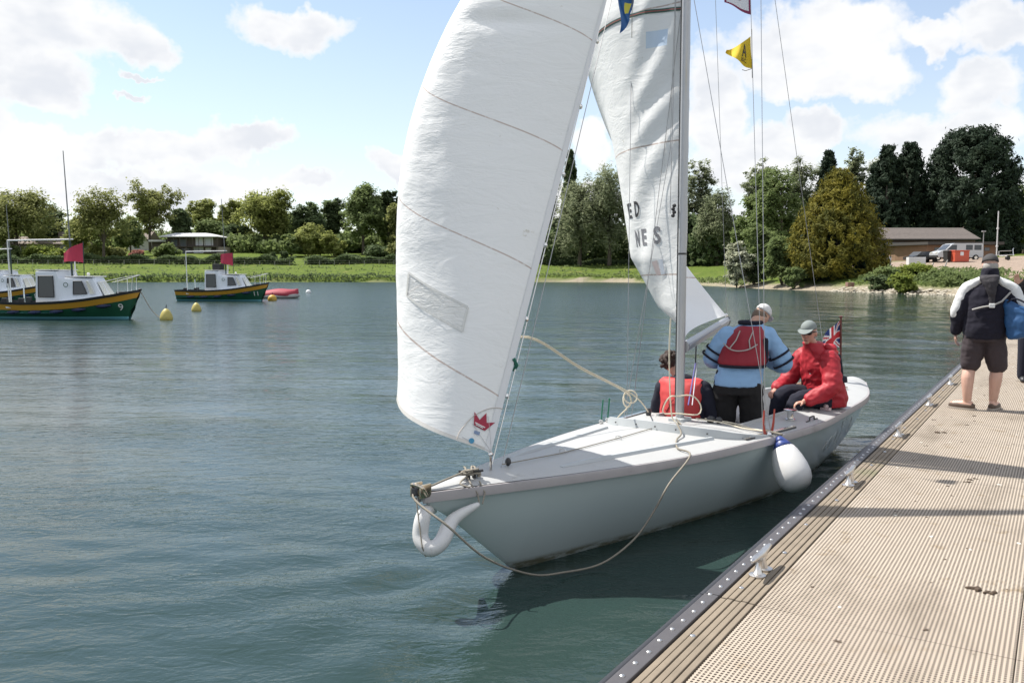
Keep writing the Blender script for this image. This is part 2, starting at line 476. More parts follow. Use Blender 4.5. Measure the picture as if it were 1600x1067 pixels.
h = t.math('ADD', h, t.math('MULTIPLY', t.noise(v1, 13.0, 3, .6, dist=.6), .0062))
h = t.math('MULTIPLY', h, gust)
h = t.math('ADD', h, t.math('MULTIPLY', t.math('MULTIPLY', t.noise(t.mapping(tco, (.35, 1.9, 1)), .6, 5, .65), .42), open_))
bn = t.n('ShaderNodeBump'); bn.inputs['Distance'].default_value = 1.0; bn.inputs['Strength'].default_value = 0.62
t.link(h, bn.inputs['Height']); t.link(bn.outputs[0], b.inputs['Normal'])
water = np_mesh('water', np.stack([WXf, WYf, wz], 1), quads, m_water, smooth=True)
tag(water, kind='structure')

# ------------------------------------------------------------------ pontoon
PD = Vector((0.5375, 0.8433, 0)); PN = Vector((0.8433, -0.5375, 0))    # along / across
PROT = math.atan2(-PD.x, PD.y)
DECK = 0.50
def pw(across, along, z): return PN * across + PD * along + Vector((0, 0, z))
pont = thing('pontoon', 'long floating pontoon with cream grating deck and brown ribbed timber edge', 'pontoon', (0, 0, 0), PROT)
A0, A1 = -6.03, 44.6
# deck grating
m_grate, t, b = new_mat('grating')
uvn = t.n('ShaderNodeUVMap').outputs[0]
su = t.n('ShaderNodeSeparateXYZ'); t.link(uvn, su.inputs[0])
def pp(x, period): return t.math('MULTIPLY', t.math('PINGPONG', x, period / 2), 2 / period)     # 0 at bars .. 1 mid-hole
hu = t.sstep(pp(su.outputs[0], .0195), .42, .56); hv = t.sstep(pp(su.outputs[1], .0215), .34, .48)
hole = t.math('MULTIPLY', hu, hv)
tco = t.n('ShaderNodeTexCoord').outputs['Object']
base = t.mix(t.noise(tco, 1.3, 5, .6), (0.355, 0.300, 0.242), (0.45, 0.388, 0.318))
base = t.mix(t.sstep(t.noise(tco, 5.0, 5, .7), .56, .74), base, (0.27, 0.205, 0.130))
base = t.mix(t.sstep(t.noise(t.mapping(tco, (1, .35, 1)), 1.7, 5, .65), .50, .72, 0, .7), base, (0.235, 0.195, 0.15))
base = t.mix(t.sstep(t.noise(tco, 21.0, 3, .7), .68, .76), base, (0.44, 0.425, 0.40))
base = t.mix(t.sstep(t.noise(t.mapping(tco, (1, 1, 1), (7, 3, 0)), 14.0, 4, .75), .70, .77), base, (0.16, 0.12, 0.08))
t.link(t.mix(hole, base, (0.060, 0.047, 0.039)), b.inputs['Base Color'])  # shade inside the holes is put into the colour, nothing is cut through
b.inputs['Roughness'].default_value = .8; b.inputs['Specular IOR Level'].default_value = .25
bn = t.n('ShaderNodeBump'); bn.inputs['Distance'].default_value = .004; bn.inputs['Strength'].default_value = .8
t.link(t.math('SUBTRACT', 1.0, hole), bn.inputs['Height']); t.link(bn.outputs[0], b.inputs['Normal'])
joints = sorted(set([A0, -1.035, 4.03, 9.10, 14.16, 19.2, 24.3, 29.4, 34.4, 39.5, A1]))
for x0, x1 in ((-1.178, -.1025), (-.0975, .98)):
    for y0, y1 in zip(joints[:-1], joints[1:]):
        g = MB(); y0 += .0025; y1 -= .0025
        g.box((x0, y0, DECK - .03), (x1, y1, DECK))
        g.uv = [(v[0], v[1]) for v in g.v]
        g.build('deck_panel', m_grate, pont, world=False)
m_slat = mat('weathered timber', (0.215, 0.175, 0.13), .85, var=.35, vscale=5, bump=.002, bscale=60, stain=(0.16, 0.15, 0.09), stain_scale=2.0)
m_strip = mat('grey rubbing strip', (0.075, 0.071, 0.076), .5, var=.2, vscale=8)
m_black = mat('black rubber', (0.030, 0.031, 0.036), .45)
m_steel = mat('galvanised steel', (0.62, 0.61, 0.60), .32, 1.0, var=.15, vscale=20)
m_alu = mat('cast aluminium', (0.66, 0.64, 0.62), .34, 1.0, var=.15, vscale=14, bump=.001, bscale=50)
slat_me = None
for side in (1, -1):
    for y0, y1 in zip(joints[:-1], joints[1:]):
        if side < 0 and y1 < 2: pass
        for k in range(5):
            xa = -1.352 + k * .0342
            wdt = .0285
            g = MB(); lo = (xa, y0 + .006, DECK - .04); hi = (xa + wdt, y1 - .006, DECK + .004 + (.003 if k % 2 else 0))
            if side < 0: lo, hi = (-hi[0] - .2, lo[1], lo[2]), (-lo[0] - .2, hi[1], hi[2])
            g.bbox(lo, hi, .004); g.build('edge_slat', m_slat, pont, world=False)
        xs = (-1.432, -1.362) if side > 0 else (1.162, 1.232)
        g = MB(); g.bbox((xs[0], y0 + .004, DECK - .05), (xs[1], y1 - .004, DECK + .012), .004); g.build('rubbing_strip', m_strip, pont, world=False)
        xc = -1.452 if side > 0 else 1.252
        g = MB(); g.tube([(xc, y0 + .003, DECK - .022), (xc, y1 - .003, DECK - .022)], .024, 10); g.build('edge_fender', m_black, pont, world=False, angle=50)
# screw heads along the strip
sm = MB(); sm.lathe([(.0, 0), (.0115, 0), (.0105, .004), (.006, .0065), (.0, .007)], 8)
proto = sm.build('screw_head', m_steel, pont, world=False); proto.location = (-1.397, 2.75, DECK + .012)
k = 0; y = 2.75
while y < 17:
    y += random.choice((.118, .13, .14, .125)); c = proto.copy(); col.objects.link(c); c.location = (-1.397 + random.uniform(-.006, .006), y, DECK + .012)
for y in np.arange(2.2, 16, .66):
    c = proto.copy(); col.objects.link(c); c.location = (-1.352 + .0342 * random.choice((1.4, 2.4)), y + random.uniform(-.05, .05), DECK + .006); c.scale = (1.2, 1.2, 1)
# horn cleats
def cleat(y):
    c = MB(); x = -1.29
    for s_ in (-1, 1):
        c.tube([(x, y + s_ * .055, DECK + .006), (x, y + s_ * .045, DECK + .03), (x, y + s_ * .036, DECK + .075), (x, y + s_ * .05, DECK + .098)], [.030, .019, .016, .022], 10)
    c.tube(catmull([(x, y - .17, DECK + .112), (x, y - .10, DECK + .110), (x, y, DECK + .104), (x, y + .10, DECK + .110), (x, y + .17, DECK + .112)], 4), [.006, .012, .014, .016, .018, .0185, .019, .0195, .02, .0195, .019, .0185, .018, .016, .014, .012, .006], 10)
    o = c.build('cleat', m_alu, pont, world=False, angle=60)
    f = MB(); f.lathe([(.045, 0), (.045, .006), (.03, .012)], 14, (x, y - .06, DECK + .007)); f.lathe([(.045, 0), (.045, .006), (.03, .012)], 14, (x, y + .06, DECK + .007))
    f.build('cleat_foot', m_alu, o, world=False, angle=40)
for k in range(-1, 12): cleat(4.48 + 2.262 * k)
# frame and floats underneath
fr = MB(); fr.box((-1.43, A0, DECK - .24), (-1.36, A1, DECK - .052)); fr.build('side_beam', m_strip, pont, world=False)
fr = MB(); fr.box((1.16, A0, DECK - .24), (1.23, A1, DECK - .052)); fr.build('side_beam', m_strip, pont, world=False)
und = MB(); und.box((-1.355, A0 + .02, DECK - .09), (1.155, A1 - .02, DECK - .045)); und.build('under_tray', mat('dark underside', (.03, .028, .025), .9), pont, world=False)
m_float = mat('float plastic', (0.06, 0.06, 0.065), .7)
for y in np.arange(A0 + 1.5, A1 - 1, 5.06):
    g = MB(); g.bbox((-1.15, y - 1.0, -.35), (.95, y + 1.0, DECK - .1), .06); g.build('float', m_float, pont, world=False)
# mud clods and droppings on the deck
m_mud = mat('dried mud', (0.075, 0.052, 0.036), .95, var=.4, vscale=40)
CLODS = [(1524, 921, .028, 'large dark mud clod with crumbs nearest the camera on the grating'), (1545, 926, .024, 'flattened dark mud clod just right of the nearest large clod'), (1463, 676, .030, 'ragged dark clod short of the deck joint by the sail shadow'), (1475, 676, .022, 'smaller clod touching the ragged one by the deck joint'),
         (1517, 750, .020, 'dark clod on the far edge of the broad sail shadow'), (1512, 753, .017, 'green-brown clod between the two sail shadows'), (1525, 748, .015, 'small brown clod right of the green-brown one between the sail shadows'), (1522, 650, .018, 'dark smear of mud just behind the walking man'), (1460, 656, .016, 'lone dark clod left of the walking man, towards the timber edge'),
         (1511, 664, .013, 'little clod closer than the walking man\'s shoes')]
def clod(c, r, seed, mbx=None):
    g = mbx or MB(); rr = random.Random(seed)
    for k in range(rr.randint(4, 7)):
        a = rr.uniform(0, 6.28); d = rr.uniform(0, r * 1.5)
        g.ball((c[0] + math.cos(a) * d, c[1] + math.sin(a) * d * .7, c[2] + r * .15), (r * rr.uniform(.3, .75), r * rr.uniform(.3, .75), r * rr.uniform(.2, .4)), 6, 4, Matrix.Rotation(rr.uniform(0, 3), 4, 'Z'))
    return g
for i, (px, py, r, lab) in enumerate(CLODS):
    p = onz(px, py, DECK)
    root = clod((0, 0, 0), r, i).build('mud_clod', m_mud, None); root.location = (p.x, p.y, DECK); tag(root, lab, 'mud', 'mud clods on the pontoon')
sp = MB()
for i in range(260):
    p = pw(random.uniform(-1.1, .9), random.uniform(2.5, 22) , DECK)
    r = random.choice((.004, .006, .008, .012)); sp.ball((p.x, p.y, p.z + r * .1), (r * random.uniform(.7, 2.4), r, r * .3), 5, 3, Matrix.Rotation(random.uniform(0, 3), 4, 'Z'), mi=random.choice((0, 0, 0, 1)))
tag(sp.build('mud_crumbs', [m_mud, mat('bird lime', (.66, .64, .58), .9)]), 'scattered mud crumbs and bird droppings on the pontoon grating', 'mud', kind='stuff')
# ------------------------------------------------------------------ the keelboat
def to_px(P):
    x, y, z = P[0], P[1], P[2] - EYE
    d = y * _c - z * _s; u = y * _s + z * _c
    return (800 + FPX * x / d, 533.5 - FPX * u / d)
boat = thing('sailing_keelboat', 'pale grey open keelboat with white sails coming alongside the pontoon', 'sailboat', (BOW[0], BOW[1], 0), -TH)
BM = ROOTS[boat.name]
def bw(p, a, z): return BM @ Vector((p, a, z))
LOA = 7.58
def herm(cp, t):
    cp = np.asarray(cp, float); k = np.linspace(0, 1, len(cp)); m = np.gradient(cp, k)
    i = int(min(max(np.searchsorted(k, t, side='right') - 1, 0), len(k) - 2)); h = k[i + 1] - k[i]; s = (t - k[i]) / h
    return float((2 * s ** 3 - 3 * s ** 2 + 1) * cp[i] + (s ** 3 - 2 * s ** 2 + s) * h * m[i] + (-2 * s ** 3 + 3 * s ** 2) * cp[i + 1] + (s ** 3 - s ** 2) * h * m[i + 1])
def HB(a): return max(.012, herm([.022, .357, .623, .761, .823, .715, .554, .16], a / LOA))
def ZS(a): return herm([.70, .66, .648, .652, .675], a / LOA)
def ZK(a): return float(np.interp(a, [0, .25, .55, .86, 1.3, 2, 3.2, 4.2, 5.4, 6.2, 6.8, 7.2, LOA], [.66, .50, .25, 0, -.17, -.30, -.42, -.42, -.26, -.08, .12, .27, .40]))
def EX(a): return float(np.interp(a, [0, .9, 1.5, 2.3, 3.0, 4.0, 5.5, 7.0, LOA], [.8, .80, .76, .62, .52, .44, .42, .44, .5]))
def hull_y(a, z):
    zk, zs = ZK(a), ZS(a); s_ = min(max((z - zk) / (zs - zk), 0), 1); return HB(a) * s_ ** EX(a)
STA = sorted(set(list(np.linspace(0, LOA, 61)) + [3.52, 6.12, .86]))
rings = []
NP = 16
for a in STA:
    zk, zs = ZK(a), ZS(a); ring = []
    for k in range(NP + 1):
        s_ = (k / NP) ** 1.5; ring.append((HB(a) * s_ ** EX(a), a, zk + (zs - zk) * s_))
    rings.append([(-p, q, r) for (p, q, r) in reversed(ring)][:-1] + ring)
m_hull, t, b = new_mat('hull gelcoat')
tco = t.n('ShaderNodeTexCoord').outputs['Object']
sp_ = t.n('ShaderNodeSeparateXYZ'); t.link(tco, sp_.inputs[0])
hc = t.mix(t.noise(t.mapping(tco, (1, .5, 2)), 2.2, 5, .6), (0.48, 0.55, 0.55), (0.525, 0.595, 0.59))
hc = t.mix(t.math('MULTIPLY', t.sstep(sp_.outputs[2], .075, .02), t.sstep(t.noise(t.mapping(tco, (2, 1, 5)), 5, 4, .7), .25, .6)), hc, (0.17, 0.165, 0.11))
hc = t.mix(t.math('MULTIPLY', t.sstep(t.noise(t.mapping(tco, (3, 6, 1.1)), 4.0, 6, .75), .66, .72), .5), hc, (0.66, 0.68, 0.67))
t.link(hc, b.inputs['Base Color']); b.inputs['Roughness'].default_value = .22; b.inputs['Coat Weight'].default_value = .3; b.inputs['Coat Roughness'].default_value = .12
g = MB(); g.loft(rings, caps=False, closed=False)
n_ = len(rings[0]); last = (len(rings) - 1) * n_
g.f.append(tuple(last + k for k in range(n_))); g.m.append(0)
hull = g.build('hull', m_hull, boat, world=False, angle=40)
# gunwale moulding
m_gun = mat('gunwale moulding', (0.37, 0.345, 0.35), .45, var=.08, vscale=10, stain=(.27, .25, .25), stain_scale=3)
for sd in (1, -1):
    rg = []
    for a in STA:
        y = HB(a); z = ZS(a); o_ = .014
        rg.append([(sd * (y - .010), a - (.012 if a == 0 else 0), z + .012), (sd * (y + o_ * .6), a, z + .012), (sd * (y + o_), a, z - .006), (sd * (y + o_ * .9), a, z - .050), (sd * (y - .012 * (1 if y > .03 else 0)), a, z - .056)])
    g = MB(); g.loft(rg, caps=True); g.build('gunwale', m_gun, boat, world=False, angle=35)
# deck with the cockpit cut out
C0, C1 = 3.52, 6.12
def CW(a): return min(.43, HB(a) - .27)
m_deck, t, b = new_mat('deck paint')
tco = t.n('ShaderNodeTexCoord').outputs['Object']
dcol = t.mix(t.noise(tco, 3.0, 5, .6), (0.385, 0.39, 0.392), (0.445, 0.45, 0.448))
dcol = t.mix(t.sstep(t.noise(t.mapping(tco, (2, .7, 1)), 5.0, 6, .7), .58, .76), dcol, (0.31, 0.305, 0.29))
dcol = t.mix(t.sstep(t.noise(tco, 38.0, 3, .7), .70, .76), dcol, (0.26, 0.25, 0.23))
t.link(dcol, b.inputs['Base Color']); b.inputs['Roughness'].default_value = .5
bn = t.n('ShaderNodeBump'); bn.inputs['Distance'].default_value = .0012; t.link(t.noise(tco, 120, 3, .6), bn.inputs['Height']); t.link(bn.outputs[0], b.inputs['Normal'])
def deck_z(p, a):
    hb = HB(a); return ZS(a) + .012 + .055 * (1 - min(1, (p / hb) ** 2)) * min(1, a / .8 + .2)
P_ = []
for a in STA:
    hb = HB(a) - .009; inside = C0 - 1e-6 <= a <= C1 + 1e-6
    c = CW(a) / hb if 3.2 < a < 6.4 else .55
    row = []
    for f_ in (-1, -.93, -.8, -c, -c * .5, 0, c * .5, c, .8, .93, 1):
        if abs(f_) == .8 and c > .74: f_ = math.copysign((c + .93) / 2, f_)
        row.append((f_ * hb, a, deck_z(f_ * hb, a)))
    P_.append(row)
g = MB(); g.grid(P_, skip=lambda i, j: 3 <= j <= 6 and C0 - 1e-6 <= STA[i] and STA[i + 1] <= C1 + 1e-6)
g.build('deck', m_deck, boat, world=False, angle=35)
# cockpit well
m_well = mat('cockpit moulding', (0.50, 0.52, 0.53), .5, var=.12, vscale=5, stain=(.36, .35, .33), stain_scale=4)
st = [a for a in STA if C0 - 1e-6 <= a <= C1 + 1e-6]
g = MB()
for sd in (1, -1):
    g.grid([[(sd * CW(a), a, deck_z(CW(a), a) + .002), (sd * (CW(a) - .01), a, .42), (sd * (CW(a) - .015), a, .08)] for a in st])
g.grid([[(f_ * (CW(a) - .015), a, .08) for f_ in (-1, -.5, 0, .5, 1)] for a in st])
for a in (C0, C1):
    g.grid([[(f_ * CW(a), a, deck_z(f_ * CW(a), a) + .002) for f_ in (-1, -.5, 0, .5, 1)], [(f_ * (CW(a) - .015), a, .08) for f_ in (-1, -.5, 0, .5, 1)]])
g.build('cockpit_well', m_well, boat, world=False)
for sd in (1, -1):
    g = MB(); g.bbox((sd * .16 if sd > 0 else -.40, 4.3, .30), (.40 if sd > 0 else -.16, 6.05, .34), .012); g.build('cockpit_seat', m_well, boat, world=False)
    cm = MB(); rg = []
    for a in st:
        y = CW(a); z = deck_z(y, a); rg.append([(sd * (y - .012), a, z - .02), (sd * (y + .014), a, z - .004), (sd * (y + .012), a, z + .022), (sd * (y - .010), a, z + .022)])
    cm.loft(rg); cm.build('coaming', m_deck, boat, world=False, angle=35)
# breakwater board across the foredeck
pts = [(-.71, 3.12), (-.60, 2.93), (-.40, 2.83), (-.15, 2.79), (.15, 2.79), (.40, 2.86), (.58, 2.99), (.70, 3.20), (.75, 3.42)]
cv = catmull([(p, a, 0) for p, a in pts], 5)
rg = []
for i, q in enumerate(cv):
    z = deck_z(q.x, q.y); tpr = min(1, i / 6, (len(cv) - 1 - i) / 12); hgt = .012 + .058 * tpr
    rg.append([(q.x, q.y - .010, z - .01), (q.x, q.y - .008 + .014 * tpr, z + hgt), (q.x, q.y + .010 + .014 * tpr, z + hgt), (q.x, q.y + .012, z - .01)])
m_grey = mat('grey painted trim', (0.42, 0.445, 0.46), .5, var=.1, vscale=6)
g = MB(); g.loft(rg); g.build('breakwater', m_grey, boat, world=False, angle=35)
for (p, a) in [(-.45, 2.84), (-.2, 2.79), (0, 2.78), (.2, 2.79), (.45, 2.88)]:
    g = MB(); g.lathe([(.0, -.003), (.007, -.003), (.007, .004), (0, .005)], 8, (p, a - .008, deck_z(p, a) + .032), M=Matrix.Rotation(R(90), 4, 'X')); g.build('bolt', mat('dark bolt', (.08, .08, .08), .4, .6), boat, world=False)
# raised ribs on the foredeck
for (p0, a0, p1, a1) in ((.235, 1.13, .50, 2.86), (-.20, 1.10, -.43, 2.66)):
    rg = []
    for k in range(15):
        t_ = k / 14; p = p0 + (p1 - p0) * t_; a = a0 + (a1 - a0) * t_; z = deck_z(p, a); h_ = .020 * min(1, k / 2 + .1); w_ = .017
        rg.append([(p - w_ * 1.5, a, z - .004), (p - w_ * .7, a, z + h_), (p + w_ * .7, a, z + h_), (p + w_ * 1.5, a, z - .004)])
    g = MB(); g.loft(rg); g.build('deck_rib', m_grey, boat, world=False, angle=40)
# tracks on both side decks
m_dark = mat('dark fittings', (.035, .035, .038), .4)
m_chrome = mat('stainless', (.72, .71, .70), .18, 1.0)
for sd in (1, -1):
    rg = []
    for k in range(9):
        a = 3.10 + .86 * k / 8; p = sd * (HB(a) - .075); z = deck_z(p, a)
        rg.append([(p - .017, a, z), (p - .015, a, z + .015), (p + .015, a, z + .015), (p + .017, a, z)])
    g = MB(); g.loft(rg); tr = g.build('sheet_track', m_chrome, boat, world=False)
    rg = [[(q[0][0] + .022, q[0][1], q[0][2]), (q[0][0] + .022, q[0][1], q[0][2] + .01), (q[0][0] + .046, q[0][1], q[0][2] + .01), (q[0][0] + .046, q[0][1], q[0][2] - .002)] for q in rg]
    g = MB(); g.loft(rg); g.build('track_edge', m_dark, tr, world=False)
# winch, fairleads and cleats on the port side deck
def winch(p, a):
    z = deck_z(p, a); g = MB(); g.lathe([(.045, 0), (.045, .012), (.032, .02), (.028, .06), (.036, .085), (.060, .092), (.062, .104), (.03, .108)], 18, (p, a, z)); return g.build('winch', m_chrome, boat, world=False, angle=40)
winch(.60, 4.22); winch(-.60, 4.22)
for (p, a) in ((.73, 4.42), (-.73, 4.42)):
    z = deck_z(p, a); g = MB(); g.tube(catmull([(p, a - .13, z + .002), (p, a - .06, z + .006), (p, a - .045, z + .035), (p, a + .045, z + .035), (p, a + .06, z + .006), (p, a + .13, z + .002)], 4), .008, 7); g.build('fairlead', m_dark, boat, world=False, angle=60)
for (p, a) in ((.62, 5.05), (-.62, 5.05)):
    z = deck_z(p, a); g = MB(); g.bbox((p - .05, a - .03, z), (p + .05, a + .03, z + .03), .008); g.ball((p, a, z + .042), (.03, .025, .022), 10, 6); g.build('jam_cleat', mat('pink plastic', (.55, .42, .42), .5), boat, world=False, angle=40)
# bow fitting
g = MB()
g.tube(catmull([(-.045, .01, .70), (-.045, -.03, .755), (0, -.055, .775), (.045, -.03, .755), (.045, .01, .70)], 4), .012, 8)
g.bbox((-.050, -.045, .685), (-.032, .05, .772), .006); g.bbox((.030, -.045, .685), (.048, .05, .772), .006)
g.lathe([(.03, -.03), (.03, .03)], 14, (0, -.02, .725), M=Matrix.Rotation(R(90), 4, 'Y'))
bf = g.build('bow_roller', mat('polished bow fitting', (.70, .60, .47), .22, 1.0), boat, world=False, angle=40)
g = MB(); g.bbox((-.029, -.058, .70), (.027, -.02, .755), .012); g.build('roller_cheek', m_dark, bf, world=False)
# bow cleat with turns of line
z = deck_z(.05, .40)
g = MB(); g.tube(catmull([(.0, .34, z + .05), (.05, .40, z + .045), (.10, .47, z + .05)], 4), .009, 8); g.tube([(.05, .38, z), (.05, .38, z + .05)], .014, 8); g.tube([(.055, .43, z), (.055, .43, z + .05)], .014, 8)
g.build('bow_cleat', m_dark, boat, world=False, angle=60)

# mast
MP, MA = -.10, 3.37
MAST = bw(MP, MA, 0)
MTOP = 9.3
m_mast = mat('anodised mast', (0.46, 0.465, 0.48), .42, .7, var=.08, vscale=3)
g = MB(); rg = []
for z in (.70, .75, 2, 4, 6, 8, MTOP):
    tp_ = 1 if z < 6 else 1 - .35 * (z - 6) / (MTOP - 6)
    rg.append([(MP + .034 * tp_ * math.cos(a), MA + .050 * tp_ * math.sin(a) , z) for a in np.linspace(0, 2 * math.pi, 20, endpoint=False)])
g.loft(rg); mast = g.build('mast', m_mast, boat, world=False, angle=50)
g = MB(); g.bbox((MP - .010, MA + .047, 1.0), (MP + .010, MA + .060, MTOP - .2), .003); g.build('luff_track', m_dark, mast, world=False)
g = MB(); g.bbox((MP - .044, MA - .024, .80), (MP - .030, MA - .010, 4.95), .003); ht = g.build('halyard_track', m_dark, mast, world=False)
for z in np.arange(.9, 4.9, .11):
    g = MB(); g.ball((MP - .044, MA - .018, z), .005, 6, 4); g.build('track_rivet', m_chrome, ht, world=False)
g = MB(); g.bbox((MP - .075, MA - .09, .685), (MP + .075, MA + .09, .745), .012); g.build('mast_step', m_grey, mast, world=False)
g = MB(); rg = [[(MP + .0365 * math.cos(a), MA + .053 * math.sin(a), z) for a in np.linspace(0, 2 * math.pi, 20, endpoint=False)] for z in (2.245, 2.262)]; g.loft(rg); g.build('mast_band', m_dark, mast, world=False)
g = MB()
for k in range(4): g.ball((MP - .075 + .012 * (k % 2), MA - .05, 2.60 + .03 * k), (.020, .018, .018), 8, 6)
g.build('halyard_block', m_dark, mast, world=False)
SPZ = 4.95
for sd in (1, -1):
    g = MB(); g.tube([(MP + sd * .03, MA, SPZ), (MP + sd * .64, MA + .10, SPZ + .05)], [.014, .010], 8); g.build('spreader', m_mast, mast, world=False)

# ---- mainsail
def main_pt(u, v):
    zm = 1.47 + v * 7.3
    phi = R(22.4 - 135 * v) if v < .42 else R(22.4 - 135 * .42 - 40 * (v - .42))
    ch = 2.43 * (1 - v) ** .92 + .04 + .10 * math.sin(math.pi * min(1, v * 1.02))
    d = Vector((math.sin(phi), math.cos(phi), 0)); nrm = Vector((-math.cos(phi), math.sin(phi), 0))
    cam_ = float(np.interp(v, [0, .03, .10, .3, .6, 1], [.06, .25, .36, .27, .14, .05]))
    sh = 3.2 * u * (1 - u) ** 1.35 * 1.0
    luff = MAST + Vector((AFT[0], AFT[1], 0)) * .075 + Vector((0, 0, zm))
    p = luff + d * (ch * u) + nrm * (ch * cam_ * sh)
    p.z += .10 * u * (1 - v)
    # crumple along the luff
    p += nrm * (.016 * math.exp(-((u - .16) / .14) ** 2) * math.sin(v * 78 + u * 30 + 2.0 * math.sin(v * 23)) * min(1, v * 9))
    return p
_INV = {}
def invert(fn, px, py, rng_u=(0, 1), rng_v=(0, .6), n=60):
    """sail coordinates (u,v) of the cloth seen at photo pixel (px,py)"""
    if fn.__name__ not in _INV:
        us = np.linspace(0, 1, 61); vs = np.linspace(0, .6, 121)
        _INV[fn.__name__] = (us, vs, np.array([[to_px(fn(u, v)) for v in vs] for u in us]))
    us, vs, Q = _INV[fn.__name__]
    D = (Q[..., 0] - px) ** 2 + (Q[..., 1] - py) ** 2
    D = np.where((us[:, None] >= rng_u[0] - .009) & (us[:, None] <= rng_u[1] + .009) & (vs[None] <= rng_v[1]), D, 1e9)
    i, j = np.unravel_index(np.argmin(D), D.shape); u, v = us[i], vs[j]; hu, hv = us[1], vs[1]
    for k in range(7):
        best = None
        for du in (-hu, 0, hu):
            for dv in (-hv, 0, hv):
                uu = min(max(u + du, rng_u[0]), max(rng_u[1], rng_u[0])); vv = max(v + dv, 0)
                q = to_px(fn(uu, vv)); d = (q[0] - px) ** 2 + (q[1] - py) ** 2
                if best is None or d < best[0]: best = (d, uu, vv)
        u, v = best[1], best[2]; hu *= .55; hv *= .55
    return u, v
m_sail, t, b = new_mat('sailcloth')
out = m_sail.node_tree.nodes['Material Output']
uvn = t.n('ShaderNodeUVMap').outputs[0]; su = t.n('ShaderNodeSeparateXYZ'); t.link(uvn, su.inputs[0])
tco = t.n('ShaderNodeTexCoord').outputs['Object']
seam = t.math('ABSOLUTE', t.math('SUBTRACT', t.math('FRACT', t.math('ADD', su.outputs[1], .5)), .5))
line = t.math('MULTIPLY', t.sstep(seam, .0075, .0035), t.sstep(t.noise(tco, 30, 2), .35, .5, .55, 1.0))
sc_ = t.mix(t.noise(tco, 1.1, 4, .6), (0.81, 0.815, 0.815), (0.855, 0.86, 0.86))
sc_ = t.mix(t.sstep(t.noise(tco, 7, 5, .7), .66, .74), sc_, (0.64, 0.62, 0.57))
sc_ = t.mix(line, sc_, (0.52, 0.43, 0.39))
t.link(sc_, b.inputs['Base Color']); b.inputs['Roughness'].default_value = .55; b.inputs['Specular IOR Level'].default_value = .3
tr = t.n('ShaderNodeBsdfTranslucent'); t.link(sc_, tr.inputs[0])
mx = t.n('ShaderNodeMixShader'); mx.inputs[0].default_value = .09
t.link(b.outputs[0], mx.inputs[1]); t.link(tr.outputs[0], mx.inputs[2]); t.link(mx.outputs[0], out.inputs[0])
bn = t.n('ShaderNodeBump'); bn.inputs['Distance'].default_value = 1.0; bn.inputs['Strength'].default_value = .8
wr_ = t.noise(t.mapping(tco, (4, 4, 9), rot=(R(20), R(15), R(20))), 3.2, 5, .62, dist=1.2)
wr2 = t.noise(t.mapping(tco, (1.2, 1.2, 3.2), rot=(R(-25), R(10), 0)), 1.9, 4, .6, dist=.8)
patch = t.math('MULTIPLY', t.sstep(t.noise(tco, 1.3, 3, .5), .38, .66, .12, 1.0), t.sstep(su.outputs[0], .10, .45, .25, 1.0))
hh = t.math('ADD', t.math('MULTIPLY', t.math('MULTIPLY', wr_, .0060), patch), t.math('MULTIPLY', wr2, .012))
t.link(hh, bn.inputs['Height']); t.link(bn.outputs[0], b.inputs['Normal']); t.link(bn.outputs[0], tr.inputs['Normal'])
m_film, t, b = new_mat('sail window film')
b.inputs['Base Color'].default_value = (.68, .69, .685, 1); b.inputs['Roughness'].default_value = .25; b.inputs['Alpha'].default_value = .66
tco = t.n('ShaderNodeTexCoord').outputs['Object']
bn = t.n('ShaderNodeBump'); bn.inputs['Distance'].default_value = .012; t.link(t.noise(t.mapping(tco, (2, 2, 5)), 5, 4, .6, dist=1), bn.inputs['Height']); t.link(bn.outputs[0], b.inputs['Normal'])
m_film2 = mat('blue sail film', (.55, .66, .80), .2)
NU, NV = 40, 150
def wincell(i, j, r): return r[0] <= i < r[1] and r[2] <= j < r[3]
u0, v0 = invert(main_pt, 1013, 77); u1, v1 = invert(main_pt, 1047, 45)
# full-resolution grid; window cells given to their own mesh
mwin = (int(round(u1 * NU)), int(round(u0 * NU)), int(round(v0 * NV)), int(round(v1 * NV)))
G = [[main_pt(i / NU, j / NV) for j in range(NV + 1)] for i in range(NU + 1)]
def sail_mesh(name, G, parent, material, skip, uvf):
    g = MB(); g.grid(G, skip=skip); n = len(G); m = len(G[0]); g.uv = [uvf(i / (n - 1), j / (m - 1)) for i in range(n) for j in range(m)]
    return g.build(name, material, parent, smooth=True)
mainsail = sail_mesh('mainsail', G, boat, m_sail, lambda i, j: wincell(i, j, mwin), lambda u, v: (u, (v - .082 + .02 * u) / .168))
g = MB(); g.grid([[G[i][j] for j in range(mwin[2], mwin[3] + 1)] for i in range(mwin[0], mwin[1] + 1)]); g.build('window', m_film2, mainsail, smooth=True)
def on_sail(fn, u, v, off):
    e = .004; p = fn(u, v); a = fn(min(1, u + e), v) - fn(u - e if u > e else u, v); c = fn(u, v + e) - fn(u, max(0, v - e))
    nn = a.cross(c).normalized()
    if nn.dot(Vector((0, 0, EYE)) - p) < 0: nn = -nn
    return p + nn * off
def sail_patch(name, fn, uvs, fs, material, parent, off=.006, back=False):
    g = MB(); g.add([on_sail(fn, u, v, off) for u, v in uvs], fs); return g.build(name, material, parent)
